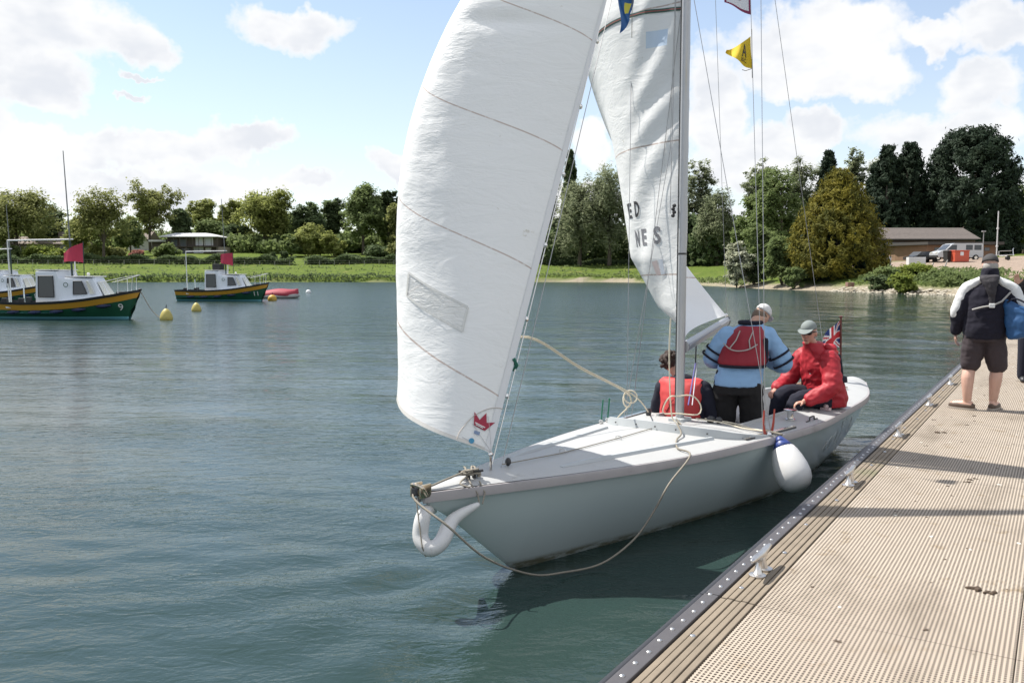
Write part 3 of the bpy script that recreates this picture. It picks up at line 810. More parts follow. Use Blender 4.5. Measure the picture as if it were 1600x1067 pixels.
# batten tape
bt = []
for k in range(31):
    u = k / 30; v = .408 + .018 * u - .035 * u * u; bt.append((u, v))
for (w_, mt, nm, of) in ((.0024, mat('dark green tape', (.05, .12, .10), .6), 'batten_tape', .006), (.0007, mat('red edge', (.30, .10, .09), .6), 'batten_piping', .009)):
    uvs = [(u, v - w_) for u, v in bt] + [(u, v + w_) for u, v in bt]; sail_patch(nm, main_pt, uvs, [(i, i + 1, i + 32, i + 31) for i in range(30)], mt, mainsail, of)
def sail_text(txt, corners, fn, material, parent, name='lettering'):
    """letters laid on the sail between four photographed corners TL TR BL BR"""
    uvc = [np.array(invert(fn, *c, (0, .42))) for c in corners]
    vs, fs = text_mesh(txt, 1.0, .03); xs = [v[0] for v in vs]; ys = [v[1] for v in vs]
    x0, x1, y0, y1 = min(xs), max(xs), min(ys), max(ys); out_ = []
    for x, y in vs:
        a = (x - x0) / (x1 - x0); c = (y - y0) / (y1 - y0)
        q = (uvc[0] * (1 - a) + uvc[1] * a) * c + (uvc[2] * (1 - a) + uvc[3] * a) * (1 - c); out_.append((float(q[0]), float(q[1])))
    return sail_patch(name, fn, out_, fs, material, parent, .004)
m_ink = mat('black sail lettering', (.045, .045, .05), .6); m_ink2 = mat('grey sail lettering', (.20, .20, .22), .6)
for ch_, cor, ink in (('E', [(980, 319), (986, 317), (984, 342), (988.5, 341)], m_ink), ('D', [(990.5, 315), (998.5, 314), (993.5, 340), (999.5, 338)], m_ink),
                      ('N', [(992, 360), (998, 359), (995.5, 386), (1000.5, 385)], m_ink2), ('E', [(1002, 358), (1010, 357.5), (1005, 384), (1011, 383.5)], m_ink2), ('S', [(1021, 354), (1032.5, 353.5), (1022, 382), (1033, 381)], m_ink2)):
    sail_text(ch_, cor, main_pt, ink, mainsail)
for (c, mt) in (([(1019, 409), (1027, 407), (1027, 430), (1033, 429)], mat('pale red print', (.80, .66, .64), .6)), ([(1029, 406), (1036, 405), (1034, 429), (1040, 428)], mat('pale blue print', (.68, .72, .80), .6))):
    q = [invert(main_pt, *k, (0, .42)) for k in c]; sail_patch('printed_stripe', main_pt, [q[0], q[1], q[3], q[2]], [(0, 1, 2, 3)], mt, mainsail, .008)
# boom
BE = main_pt(1, 0); BG = main_pt(0, 0); bd = (BE - BG).normalized(); BG2 = BG - Vector((0, 0, .075)); BE2 = BE + bd * .08 - Vector((0, 0, .075))
sdv = bd.cross(Vector((0, 0, 1))).normalized()
g = MB(); g.loft([[p + sdv * (.036 * math.cos(a)) + Vector((0, 0, .055 * math.sin(a))) for a in np.linspace(0, 2 * math.pi, 14, endpoint=False)] for p in (BG2, BE2)]); boom = g.build('boom', m_mast, boat, angle=50)
g = MB(); g.loft([[p + sdv * (.040 * math.cos(a)) + Vector((0, 0, .060 * math.sin(a))) for a in np.linspace(0, 2 * math.pi, 14, endpoint=False)] for p in (BE2 - bd * .02, BE2 + bd * .03)]); g.build('boom_end_cap', m_dark, boom, angle=50)
g = MB(); g.tube([BG2 + sdv * .0385 + Vector((0, 0, .015)), BE2 + sdv * .0385 + Vector((0, 0, .015))], .008, 6); g.build('outhaul', mat('grey line', (.30, .31, .34), .7), boom)
g = MB(); g.ball(BE + bd * .02, .022, 8, 6); g.ball(BE2 + Vector((0, 0, -.08)), .026, 8, 6); g.build('boom_block', m_chrome, boom)

# ---- jib
TACK = bw(.03, .62, .86); JHEAD = MAST + Vector((-AFT[0] * .07, -AFT[1] * .07, 7.15))
EV = [0, .15, .3, .45, .6, .8, 1]; EXs = [-.25, -.42, -.47, -.30, .06, .66, JHEAD.x]; EYs = [7.25, 7.10, 7.0, 7.0, 7.15, 7.5, JHEAD.y]
def smooth_interp(x, xs, ys):
    return herm_nu(x, np.array(xs, float), np.array(ys, float))
def herm_nu(x, k, cp):
    m = np.gradient(cp, k); i = int(min(max(np.searchsorted(k, x, side='right') - 1, 0), len(k) - 2)); h = k[i + 1] - k[i]; s = (x - k[i]) / h
    return float((2 * s ** 3 - 3 * s ** 2 + 1) * cp[i] + (s ** 3 - 2 * s ** 2 + s) * h * m[i] + (-2 * s ** 3 + 3 * s ** 2) * cp[i + 1] + (s ** 3 - s ** 2) * h * m[i + 1])
def jib_pt(u, q):
    u = min(max(u, 0), 1); q = min(max(q, 0), 1)
    v = q + .075 * u * min(1, q / .06) * (1 - q) ** .6
    L = TACK.lerp(JHEAD, v); E_ = Vector((smooth_interp(v, EV, EXs), smooth_interp(v, EV, EYs), 0))
    gq = smooth_interp(v, [0, .3, .45, .53, .75, 1], [1.02, .90, .67, .50, .25, .04])
    p0 = Vector((L.x, L.y)); p3 = Vector((E_.x, E_.y)); p1 = p0 + Vector((-.62, -.24)) * gq; p2 = p3 + Vector((-.99, -.86)) * gq
    w = 1 - u; xy = p0 * w ** 3 + p1 * (3 * w * w * u) + p2 * (3 * w * u * u) + p3 * u ** 3
    zf = .86 + .46 * u ** .72 + .12 * u ** 3
    z = zf + v * (JHEAD.z - zf)
    P = Vector((xy.x, xy.y, z))
    # soft creases where the cloth rolls round
    k = math.exp(-((u - .48) / .20) ** 2)
    d = .010 * k * mnoise.noise(Vector((u * 7 + 3, q * 30, 1.7))) + .004 * k * mnoise.noise(Vector((u * 24, q * 95, 4.2)))
    # one sharp fold high on the leech
    d -= .055 * math.exp(-((q - .448 - .09 * (.45 - u)) / .010) ** 2) * math.exp(-((u - .42) / .16) ** 2)
    return P + Vector((-.75, -.6, .1)) * d
JU, JV = 64, 220
JG = [[jib_pt(i / JU, j / JV) for j in range(JV + 1)] for i in range(JU + 1)]
ua, qa = invert(jib_pt, 733, 480, (0.05, .62), (0, .4)); ub, qb = invert(jib_pt, 638, 440, (.3, .62), (0, .4)); _, qt = invert(jib_pt, 733, 480, (ua, ua + .001), (0, .4)); _, qbt = invert(jib_pt, 729, 519, (ua, ua + .03), (0, .4))
jwin = (int(round(ua * JU)), int(round(max(ub, ua + .25) * JU)), int(round(qbt * JV)), int(round(qt * JV)))
jib = sail_mesh('jib', JG, boat, m_sail, lambda i, j: wincell(i, j, jwin), lambda u, q: (u, (q - .055) / .139))
g = MB(); g.grid([[JG[i][j] for j in range(jwin[2], jwin[3] + 1)] for i in range(jwin[0], jwin[1] + 1)]); g.build('window', m_film, jib, smooth=True)
m_tape = mat('window tape', (.62, .62, .60), .7)
def uv_strip(fn, uvs, w_, axis): 
    out_ = [(u - (w_ if axis == 'u' else 0), v - (w_ if axis == 'v' else 0)) for u, v in uvs] + [(u + (w_ if axis == 'u' else 0), v + (w_ if axis == 'v' else 0)) for u, v in uvs]
    n = len(uvs); return out_, [(i, i + 1, i + n + 1, i + n) for i in range(n - 1)]
for (axis, fixed, r0, r1) in (('v', jwin[2] / JV, jwin[0] / JU, jwin[1] / JU), ('v', jwin[3] / JV, jwin[0] / JU, jwin[1] / JU), ('u', jwin[0] / JU, jwin[2] / JV, jwin[3] / JV), ('u', jwin[1] / JU, jwin[2] / JV, jwin[3] / JV)):
    line_ = [((r0 + (r1 - r0) * k / 12, fixed) if axis == 'v' else (fixed, r0 + (r1 - r0) * k / 12)) for k in range(13)]
    uvs, fs = uv_strip(jib_pt, line_, .0012 if axis == 'v' else .004, axis); sail_patch('window_border', jib_pt, uvs, fs, m_tape, jib, .005)
# luff tape and hanks
uvs, fs = uv_strip(jib_pt, [(.012, k / 60) for k in range(61)], .011, 'u'); sail_patch('luff_tape', jib_pt, uvs, fs, mat('luff tape', (.70, .71, .73), .5), jib, .005)
g = MB(); g.tube([TACK - Vector((0, 0, .10)), JHEAD + Vector((0, 0, .1))], .0045, 6); g.build('luff_wire', m_chrome, jib)
for k in range(12):
    p = TACK.lerp(JHEAD, .06 + k * .083); g = MB(); g.ball(p + Vector((.012, 0, 0)), (.014, .014, .020), 8, 6); g.build('luff_hank', m_chrome, jib)
uvs, fs = uv_strip(jib_pt, [(k / 50, .0016) for k in range(51)], .0016, 'v'); sail_patch('foot_tape', jib_pt, uvs, fs, mat('foot tape', (.64, .62, .59), .6), jib, .004)
# reinforcing patch seams, crown emblem and dots near the tack
m_thread = mat('brown stitching', (.52, .47, .42), .8)
def px_line(pts, w_, name, material, parent, off=.006):
    Q = [invert(jib_pt, *p, (0, .62), (0, .25), 110) for p in pts]; cv_ = catmull([(a, c, 0) for a, c in Q], 5)
    P3 = [on_sail(jib_pt, a.x, a.y, off) for a in cv_]; g = MB(); g.tube(P3, w_, 5); return g.build(name, material, parent)
px_line([(788, 640), (765, 638), (740, 650), (720, 672), (714, 686)], .0028, 'patch_seam', m_thread, jib)
for q in ((762, 650), (738, 662), (722, 682)): px_line([(769, 708), ((769 + q[0]) / 2, (708 + q[1]) / 2), q], .0022, 'patch_seam', mat('grey stitching', (.60, .60, .60), .8), jib)
def px_poly(pts, name, material, parent, off):
    Q = [invert(jib_pt, *p, (0, .62), (0, .25), 110) for p in pts]; P3 = [on_sail(jib_pt, a, c, off) for a, c in Q]
    g = MB(); g.v = [tuple(p) for p in P3]; return g, P3
crown = [(741, 643), (740, 664), (757, 673), (773, 660), (760, 660.5), (759.5, 645), (749, 656)]
g, P3 = px_poly(crown, 'crown', None, jib, .008); g.f = [(0, 1, 6), (1, 2, 6), (6, 2, 4), (6, 4, 5), (2, 3, 4)]; g.m = [0] * 5
g.build('crown_emblem', mat('crimson print', (.34, .022, .055), .6), jib)
for (a_, c_) in (((742, 660), (757, 668)), ((743, 663), (754, 669))):
    px_line([a_, ((a_[0] + c_[0]) / 2, (a_[1] + c_[1]) / 2), c_], .0035, 'emblem_lettering', mat('white print', (.8, .75, .75), .6), jib, .011)
g, P3 = px_poly([(741, 672), (750, 675), (748, 680), (740, 677)], 'a', None, jib, .008); g.f = [(0, 1, 2, 3)]; g.m = [0]; g.build('blue_mark', mat('blue print', (.20, .27, .42), .6), jib)
dot = [(736.5 + 4.2 * math.cos(a), 688.5 + 4.4 * math.sin(a)) for a in np.linspace(0, 6.283, 14, endpoint=False)]
g, P3 = px_poly(dot, 'd', None, jib, .008); g.f = [tuple(range(14))]; g.m = [0]; g.build('blue_dot', mat('cyan dot', (.05, .26, .44), .5), jib)
g = MB(); g.tube([TACK - Vector((0, 0, .11)), TACK + Vector((0, 0, .02))], .010, 8); g.ball(TACK + Vector((0, 0, .0)), .018, 8, 6); g.build('tack_shackle', m_chrome, jib)
# ribbon tell-tale
p = on_sail(jib_pt, .006, .098, .01); g = MB(); g.tube([p, p + Vector((.02, .02, -.05)), p + Vector((.0, .03, -.09))], [.012, .016, .010], 6); g.build('tell_tale', mat('green yarn', (.02, .13, .09), .9), jib)

# ---- standing and running rigging
m_wire = mat('rigging wire', (.40, .40, .41), .35, .8)
m_rope = mat('cream rope', (.62, .56, .44), .85, var=.2, vscale=60, bump=.001, bscale=200)
m_rope2 = mat('weathered rope', (.25, .225, .185), .9, var=.25, vscale=60, bump=.001, bscale=200)
m_red = mat('red lashing', (.42, .07, .05), .7)
def wire(name, pts, r=.003, m_=None, parent=boat, seg=6):
    g = MB(); g.tube(pts, r, seg); return g.build(name, m_ or m_wire, parent)
def sag(a, b_, s_, n=12):
    a = Vector(a); b_ = Vector(b_); return [a.lerp(b_, k / n) + Vector((0, 0, -s_ * 4 * (k / n) * (1 - k / n))) for k in range(n + 1)]
def ch(sd, a=3.42): return bw(sd * (HB(a) - .06), a, deck_z(HB(a) - .06, a))
SPP, SPS = bw(MP + .64, MA + .10, SPZ + .05), bw(MP - .64, MA + .10, SPZ + .05)
mtop = MAST + Vector((0, 0, MTOP - .1))
wire('forestay', [bw(.02, .74, deck_z(0, .74)), JHEAD + Vector((.02, 0, .12))], .0033)
for sd, sp1 in ((1, SPP), (-1, SPS)):
    wire('upper_shroud', [ch(sd), sp1, mtop], .003)
    wire('lower_shroud', [ch(sd, 3.52), MAST + Vector((0, 0, SPZ - .1))], .003)
wire('flag_halyard', [ch(1, 3.38), bw(MP + .55, MA + .07, SPZ + .03)], .0028)
wire('backstay', [bw(-.12, 7.05, deck_z(0, 7.05)), mtop], .003)
wire('topping_lift', [BE + bd * .04, mtop], .0026)
wire('halyard', [bw(MP - .10, MA - .06, 2.62), bw(MP - .06, MA - .02, 7.0)], .0030)
wire('halyard', [bw(-.45, 2.95, deck_z(.4, 2.95)), bw(MP - .12, MA - .04, 3.2), bw(MP - .07, MA, 6.8)], .0028)
for (p, a) in ((-.70, 2.96), (-.71, 3.08)):
    z = deck_z(p, a); g = MB(); g.tube([(p, a, z + .02), (p + .02, a, z + .23)], .007, 7); o = g.build('shroud_cover', mat('green shock cord', (.02, .16, .09), .7), boat, world=False)
    g = MB(); g.ball((p, a, z + .02), .024, 8, 6); g.build('chainplate', m_chrome, boat, world=False)
g = MB(); g.ball(bw(.74, 3.44, deck_z(.74, 3.44) + .015), .026, 8, 6); g.build('chainplate', m_chrome, boat)
for dx in (0, .035):
    c = ch(1, 3.42 + dx * 3); g = MB(); g.tube([c, c + Vector((-.02 + dx, 0, .10)), c + Vector((-.01 + dx, .01, .22))], [.012, .010, .007], 7); g.build('shroud_lashing', m_red, boat)
# furling line down the foredeck
wire('furling_line', [bw(.03, .74, deck_z(0, .74) + .02), bw(.03, 1.4, deck_z(0, 1.4) + .006), bw(.0, 2.2, deck_z(0, 2.2) + .01), bw(-.04, 2.79, deck_z(0, 2.79) + .01)], .004, m_rope2)
g = MB(); g.ball(bw(.03, .80, deck_z(0, .8) + .03), (.022, .022, .030), 8, 6); g.build('turning_block', m_dark, boat)
for a in (1.45, 2.2):
    g = MB(); g.tube(catmull([(-.02, a, deck_z(0, a)), (-.015, a, deck_z(0, a) + .025), (.03, a, deck_z(0, a) + .025), (.035, a, deck_z(0, a))], 4), .004, 6); g.build('line_guide', m_chrome, boat, world=False)
# main sheet, vang, tiller
ms = bw(-.02, 6.55, deck_z(0, 6.55) + .04)
wire('main_sheet', sag(BE2 + Vector((0, 0, -.08)), ms, .04), .009, m_rope); wire('main_sheet', sag(BE2 + Vector((.05, .02, -.08)), ms + Vector((.07, .02, 0)), .03), .009, m_rope)
vg = BG2.lerp(BE2, .22); wire('boom_vang', [vg - Vector((0, 0, .05)), vg - Vector((.02, .08, .22))], .007, m_dark); wire('boom_vang', [vg - Vector((.02, .08, .22)), bw(MP + .03, MA + .10, .85)], .0065, mat('violet line', (.12, .11, .32), .7))
wire('boom_vang', [vg - Vector((.00, .06, .22)), bw(MP + .06, MA + .12, .85)], .005, mat('pale line', (.55, .55, .60), .7))
g = MB(); g.tube([bw(0, 6.75, .80), bw(.05, 6.2, .84), bw(.14, 5.3, .86)], [.022, .020, .015], 8); g.build('tiller', mat('varnished tiller', (.36, .20, .09), .3), boat, angle=60)
g = MB(); g.bbox((-.02, 6.2, -.75), (.02, 6.8, -.02), .01); g.build('rudder_stock', m_grey, boat, world=False)
g = MB(); g.box((-.30, 6.50, deck_z(.3, 6.5) - .02), (.30, 6.56, deck_z(0, 6.5) + .015)); g.build('traveller', m_chrome, boat, world=False)
g = MB(); g.bbox((-.26, 6.25, deck_z(.3, 6.5) - .03), (.26, 6.42, deck_z(0, 6.3) + .006), .01); g.build('aft_locker', m_deck, boat, world=False)
g = MB(); g.bbox((-.03, 2.9, -.42 - .9), (.03, 5.1, -.36), .02); g.build('keel', m_grey, boat, world=False)

# jib sheet: loose cream rope from the clew to the starboard side
CLEW = jib_pt(1, 0)
knot = onz(985, 621, 1.0); fair = bw(-.55, 3.55, deck_z(.55, 3.55) + .03)
kn = at(985, 620, 7.75)
wire('jib_sheet', catmull([CLEW, at(825, 528, 7.45), at(905, 575, 7.6), kn, bw(-.45, 2.86, deck_z(.45, 2.86) + .05), bw(-.15, 2.86, deck_z(.1, 2.86) + .05)], 6), .0065, m_rope, boat, 7)
wire('jib_sheet', catmull([CLEW + Vector((0, .02, .01)), at(826, 526, 7.47), at(908, 574, 7.62), at(988, 616, 7.8), fair], 6), .0065, m_rope, boat, 7)
lp = [kn + Vector((.06 * math.cos(a) - .0, .02 * math.sin(a), .055 * math.sin(a) + .0)) for a in np.linspace(0, 6.1, 16)]
wire('sheet_knot', lp, .007, m_rope, boat, 7)
lp = [kn + Vector((-.03 + .035 * math.cos(a), .03 * math.sin(a), -.03 + .06 * math.sin(a))) for a in np.linspace(0, 6.1, 14)]
wire('sheet_knot', lp, .007, m_rope, boat, 7)
g = MB(); g.ball(fair, (.03, .03, .045), 8, 6); g.build('sheet_block', m_dark, boat)
# coil hanging on the mast foot
cm_ = MAST + Vector((-.02, -.1, .92))
wire('rope_coil', [cm_ + Vector((.165 * math.cos(a) + .03 * math.cos(2 * a + 1), -.03 + .03 * math.sin(2 * a), .10 * math.sin(a) + .02 * math.sin(3 * a) - .04)) for a in np.linspace(0, 6.28, 26)], .0065, m_rope, boat, 7)
wire('rope_coil', catmull([cm_ + Vector((-.10, -.02, .75)), cm_ + Vector((-.11, -.03, .4)), cm_ + Vector((-.085, -.03, -.1)), cm_ + Vector((-.05, -.06, -.19))], 5), .0065, m_rope, boat, 7)
for (p, a, l) in ((.30, 3.40, .5), (.36, 3.46, .6)):
    wire('deck_line', catmull([bw(p - .25, a, deck_z(.1, a) + .03), bw(p, a + .05, deck_z(p, a) + .02), bw(p + .2, a + .02, deck_z(p + .2, a) + .015), bw(.70, 3.44, deck_z(.7, 3.44) + .03)], 5), .0065, m_rope, boat, 7)
g = MB(); g.ball(bw(.17, 3.46, deck_z(.2, 3.46) + .03), (.04, .03, .035), 8, 6); g.ball(bw(.24, 3.48, deck_z(.2, 3.46) + .03), (.035, .03, .03), 8, 6); g.build('sheet_block', m_dark, boat)

# chalky scratches on the port quarter
rs = random.Random(9)
for k in range(13):
    a = rs.uniform(4.9, 6.0); z = rs.uniform(.18, .48); da = rs.uniform(-.06, .10); dz = rs.uniform(.03, .16); pts = []
    for i in range(6):
        q = i / 5; aa = a + da * q + .012 * math.sin(q * 5 + k); zz = z + dz * q; pts.append((hull_y(aa, zz) + .001, aa, zz))
    g = MB(); g.tube(pts, .0022 + .0018 * rs.random(), 5); g.build('scratch', mat('chalky scratch', (.62, .64, .63), .7), hull, world=False)
# ------------------------------------------------------------------ mooring line, fenders, flags
mid = bw(HB(2.22) + .012, 2.24, ZS(2.24) + .02)
ln = MB()
path = [bw(.05, .40, deck_z(.05, .40) + .06), bw(.02, .10, deck_z(0, .1) + .02), bw(.0, -.065, .70), at(700, 822, 5.10), at(760, 872, 5.25), at(830, 897, 5.55), at(880, 894, 5.75), at(940, 880, 5.95), at(990, 843, 6.10), at(1022, 798, 6.15), at(1046, 755, 6.18), mid]
path[5].z = max(path[5].z, .005); path[6].z = max(path[6].z, .002)
deckp = [mid + Vector((0, .0, .01)), bw(.50, 2.30, deck_z(.50, 2.30) + .012), bw(.36, 2.52, deck_z(.36, 2.52) + .012), bw(.30, 2.70, deck_z(.3, 2.70) + .03), bw(.20, 2.80, deck_z(.2, 2.8) + .088), bw(.10, 3.05, deck_z(.1, 3.05) + .02), bw(MP + .02, MA - .10, deck_z(0, MA) + .03)]
ln.tube(catmull(path + deckp[1:], 6), .0072, 8)
tag(ln.build('mooring_line', m_rope2, None, smooth=True), 'weathered mooring rope looping from the bow down to the water and back aboard', 'rope')
tr_ = MB(); rs = random.Random(4); lp = []
for k in range(34):
    a = k * 1.05; e = 1 + .35 * math.sin(k * 1.7); lp.append(bw(.05 + .034 * e * math.cos(a), .405 + .055 * e * math.sin(a * .5 + .6), deck_z(.05, .41) + .018 + .0016 * k + rs.uniform(-.006, .006)))
tr_.tube(catmull(lp, 3), .0075, 6)
tr_.tube(catmull([bw(.06, .36, deck_z(0, .4) + .02), bw(.10, .25, deck_z(.05, .25) + .012), bw(.17, .27, deck_z(.1, .27) + .012)], 4), .006, 6)
tag(tr_.build('coiled_rope', m_rope2, None, smooth=True), 'small turns of rope wound round the bow cleat', 'rope')

m_fend = mat('white fender vinyl', (.62, .615, .61), .42, var=.06, vscale=6, stain=(.42, .40, .39), stain_scale=7, stain_lo=.6, stain_hi=.75)
m_fblue = mat('blue fender end', (.030, .055, .22), .4)
ft = bw(HB(3.5) + .02, 3.50, ZS(3.5) + .01)
fcen = at(1237, 735, 7.28)
fd = thing('ball_fender', 'big white pear-shaped fender with blue neck hanging on the port side', 'fender', fcen)
ax = (ft - fcen).normalized(); Mf = ax.to_track_quat('Z', 'Y').to_matrix().to_4x4()
prof = [(.02, -.185), (.07, -.178), (.115, -.15), (.145, -.10), (.156, -.04), (.152, .03), (.138, .10), (.118, .165), (.096, .212)]
Mf = Mf @ Matrix.Scale(.97, 4)
g = MB(); g.lathe(prof, 28, tuple(fcen), M=Mf); g.build('body', m_fend, fd, smooth=True)
g = MB(); g.lathe([(.0965, .2115), (.072, .252), (.048, .29), (.032, .315), (.024, .325)], 20, tuple(fcen), M=Mf); g.build('neck', m_fblue, fd, smooth=True)
g = MB(); g.tube([fcen + Mf @ Vector((0, 0, .31)), ft + Vector((.01, -.01, .02)), bw(.70, 3.46, deck_z(.7, 3.46) + .03)], .010, 7); g.tube([fcen + Mf @ Vector((.012, 0, .305)), ft + Vector((.03, -.01, .02)), bw(.66, 3.5, deck_z(.66, 3.5) + .03)], .009, 7); g.build('lanyard', m_rope2, fd)
# bent bow fender
bfpts = [bw(-.13, .25, .52), at(664, 800, 5.32), at(657, 838, 5.26), at(671, 857, 5.22), at(690, 846, 5.26), at(708, 812, 5.40), bw(HB(.38) + .035, .35, .60)]
cv = catmull(bfpts, 7); n = len(cv)
rad = [.012 + .038 * min(1, (min(i, n - 1 - i) / (n * .22))) ** .7 for i in range(n)]
bfr = thing('bow_fender', 'bent white tubular fender hung in a loop under the bow', 'fender', tuple(cv[n // 2]))
g = MB(); g.tube(cv, rad, 14); g.build('body', m_fend, bfr, smooth=True)
low = cv[int(n * .45)]
g = MB(); g.tube([bw(0, -.04, .69), low + Vector((-.02, -.055, .02)), low + Vector((.0, -.03, -.05))], .0045, 6); g.tube([cv[-1], bw(HB(.35) + .02, .36, .66), bw(.12, .33, deck_z(.1, .33) + .01), bw(.06, .36, deck_z(.05, .36) + .02)], .0055, 6); g.tube([cv[-1] + Vector((.02, 0, 0)), bw(HB(.4) + .022, .41, .66), bw(.13, .40, deck_z(.1, .4) + .01)], .0055, 6)
g.tube([cv[0], bw(-HB(.3) - .02, .28, .66), bw(-.06, .33, deck_z(.05, .33) + .01)], .0055, 6); g.build('lashing', m_rope2, bfr)

def flag_mesh(fn, nu, nv, name, mats, parent, cell=None):
    g = MB(); P = [[fn(i / nu, j / nv) for j in range(nv + 1)] for i in range(nu + 1)]
    o = len(g.v); g.grid(P)
    if cell: g.m = [cell((k // nv + .5) / nu, (k % nv + .5) / nv) for k in range(nu * nv)]
    return g.build(name, mats, parent, smooth=True)
# yellow burgee on the flag halyard
h0 = ch(1, 3.38); h1 = bw(MP + .55, MA + .07, SPZ + .03)
def on_hal(py):
    best = min((abs(to_px(h0.lerp(h1, k / 400))[1] - py), k / 400) for k in range(401)); return h0.lerp(h1, best[1])
ta, tb = on_hal(56), on_hal(107)
fdir = Vector((-.92, -.05, 0))
def burgee(u, v):
    base = tb.lerp(ta, v); w_ = .24 * u
    taper = 1 - u * .93
    c = tb.lerp(ta, .60); p = c + (base - c) * taper + fdir * w_ + Vector((0, 0, -.02 * math.sin(u * 3) - .02 * u))
    p.y += .035 * math.sin(u * 7.5 + v * 2); return p
m_yel = mat('yellow bunting', (.72, .52, .03), .8, var=.1, vscale=10)
bg_ = thing('yellow_burgee', 'small yellow pennant with black emblem on the flag halyard', 'flag', tuple(tb))
bo = flag_mesh(burgee, 16, 10, 'cloth', m_yel, bg_)
def burgee_text(txt, u0, u1, v0, v1, nm):
    vs, fs = text_mesh(txt); xs = [v[0] for v in vs]; ys = [v[1] for v in vs]; g = MB(); x0, x1, y0, y1 = min(xs), max(xs), min(ys), max(ys)
    pts = []
    for x, y in vs:
        p = burgee(u0 + (u1 - u0) * (1 - (x - x0) / (x1 - x0)), v0 + (v1 - v0) * (y - y0) / (y1 - y0)); pts.append(p + Vector((0, -.006, 0)))
    g.add(pts, fs); g.build(nm, m_ink, bo)
burgee_text('A', .20, .42, .34, .86, 'emblem'); burgee_text('JSC', .20, .46, .10, .30, 'lettering')
g = MB(); g.tube([tb, tb - Vector((.06, 0, .02)), tb - Vector((.09, 0, .01))], .003, 5); g.tube([tb + Vector((0, 0, -.08)), ta + Vector((0, 0, .05))], .0035, 5); g.build('toggle_line', m_rope2, bg_)
# white pennant with maroon border, above it
tc_, td_ = on_hal(-48), on_hal(24)
def penn(u, v):
    base = td_.lerp(tc_, v); c = td_.lerp(tc_, .42)
    p = c + (base - c) * (1 - .62 * u) + fdir * (.25 * u); p.y += .02 * math.sin(u * 6); return p
pf = thing('white_pennant', 'white pennant with maroon border at the top of the flag halyard', 'flag', tuple(td_))
po = flag_mesh(penn, 14, 14, 'cloth', [mat('white bunting', (.70, .72, .78), .8), mat('maroon bunting', (.22, .03, .09), .8)], pf, lambda u, v: 1 if (v < .09 or v > .91 or u < .08 or u > .93) else 0)
g = MB(); q = [penn(.35, .30), penn(.45, .30), penn(.56, .7), penn(.46, .7)]; g.add([p + Vector((0, -.006, 0)) for p in q], [(0, 1, 2, 3)]); g.build('red_emblem', mat('red print', (.55, .08, .08), .7), po)
g = MB()
for k in range(3):
    q = [penn(.66 + .07 * k, .40), penn(.70 + .07 * k, .40), penn(.70 + .07 * k, .52), penn(.66 + .07 * k, .52)]; g.add([p + Vector((0, -.006, 0)) for p in q], [(0, 1, 2, 3)])
g.build('red_emblem', mat('red print', (.55, .08, .08), .7), po)
# blue and yellow flag at the mainsail
fb = at(988, -14, 7.75)
def bflag(u, v):
    p = fb + Vector((-.11 * u + .02 * math.sin(v * 5 + u * 4), .05 * math.sin(u * 5 + v * 3), -.25 * v - .10 * u * v)); return p
bl = thing('blue_flag', 'limp blue flag with yellow centre hanging in front of the mainsail', 'flag', tuple(fb))
flag_mesh(bflag, 8, 14, 'cloth', [mat('blue bunting', (.02, .10, .30), .8), mat('yellow patch', (.60, .55, .08), .8)], bl, lambda u, v: 1 if (.35 < v < .68 and .1 < u < .55) else 0)
g = MB(); g.tube([fb + Vector((0, 0, .6)), fb + Vector((0, 0, -.4))], .003, 5); g.build('hoist_line', m_rope2, bl)
# ensign at the stern
sb_ = bw(-.02, 7.2, deck_z(0, 7.2)); stp = at(1314, 495, sb_.y)
en = thing('ensign', 'union flag on a dark varnished staff at the stern', 'flag', tuple(sb_))
g = MB(); g.tube([sb_, stp], .012, 8); g.ball(stp, (.025, .025, .014), 8, 5); g.build('staff', mat('mahogany staff', (.10, .025, .02), .3), en)
m_flags = [mat('flag navy', (.02, .04, .17), .8), mat('flag white', (.78, .78, .78), .8), mat('flag red', (.52, .03, .04), .8)]
e0 = sb_.lerp(stp, .52); e1 = sb_.lerp(stp, .93)
def ens(u, v):
    p = e0.lerp(e1, v) + Vector((-.26 * u, -.10 * u, -.16 * u * u - .05 * u)); p.y += .03 * math.sin(u * 9 + v); return p
def union(u, v):
    x = u - .5; y = v - .5
    if abs(x) < .06 or abs(y) < .10: return 2
    if abs(x) < .11 or abs(y) < .17: return 1
    d = abs(abs(x) - abs(y))
    return 2 if d < .035 else (1 if d < .10 else 0)
flag_mesh(ens, 36, 26, 'cloth', m_flags, en, union)
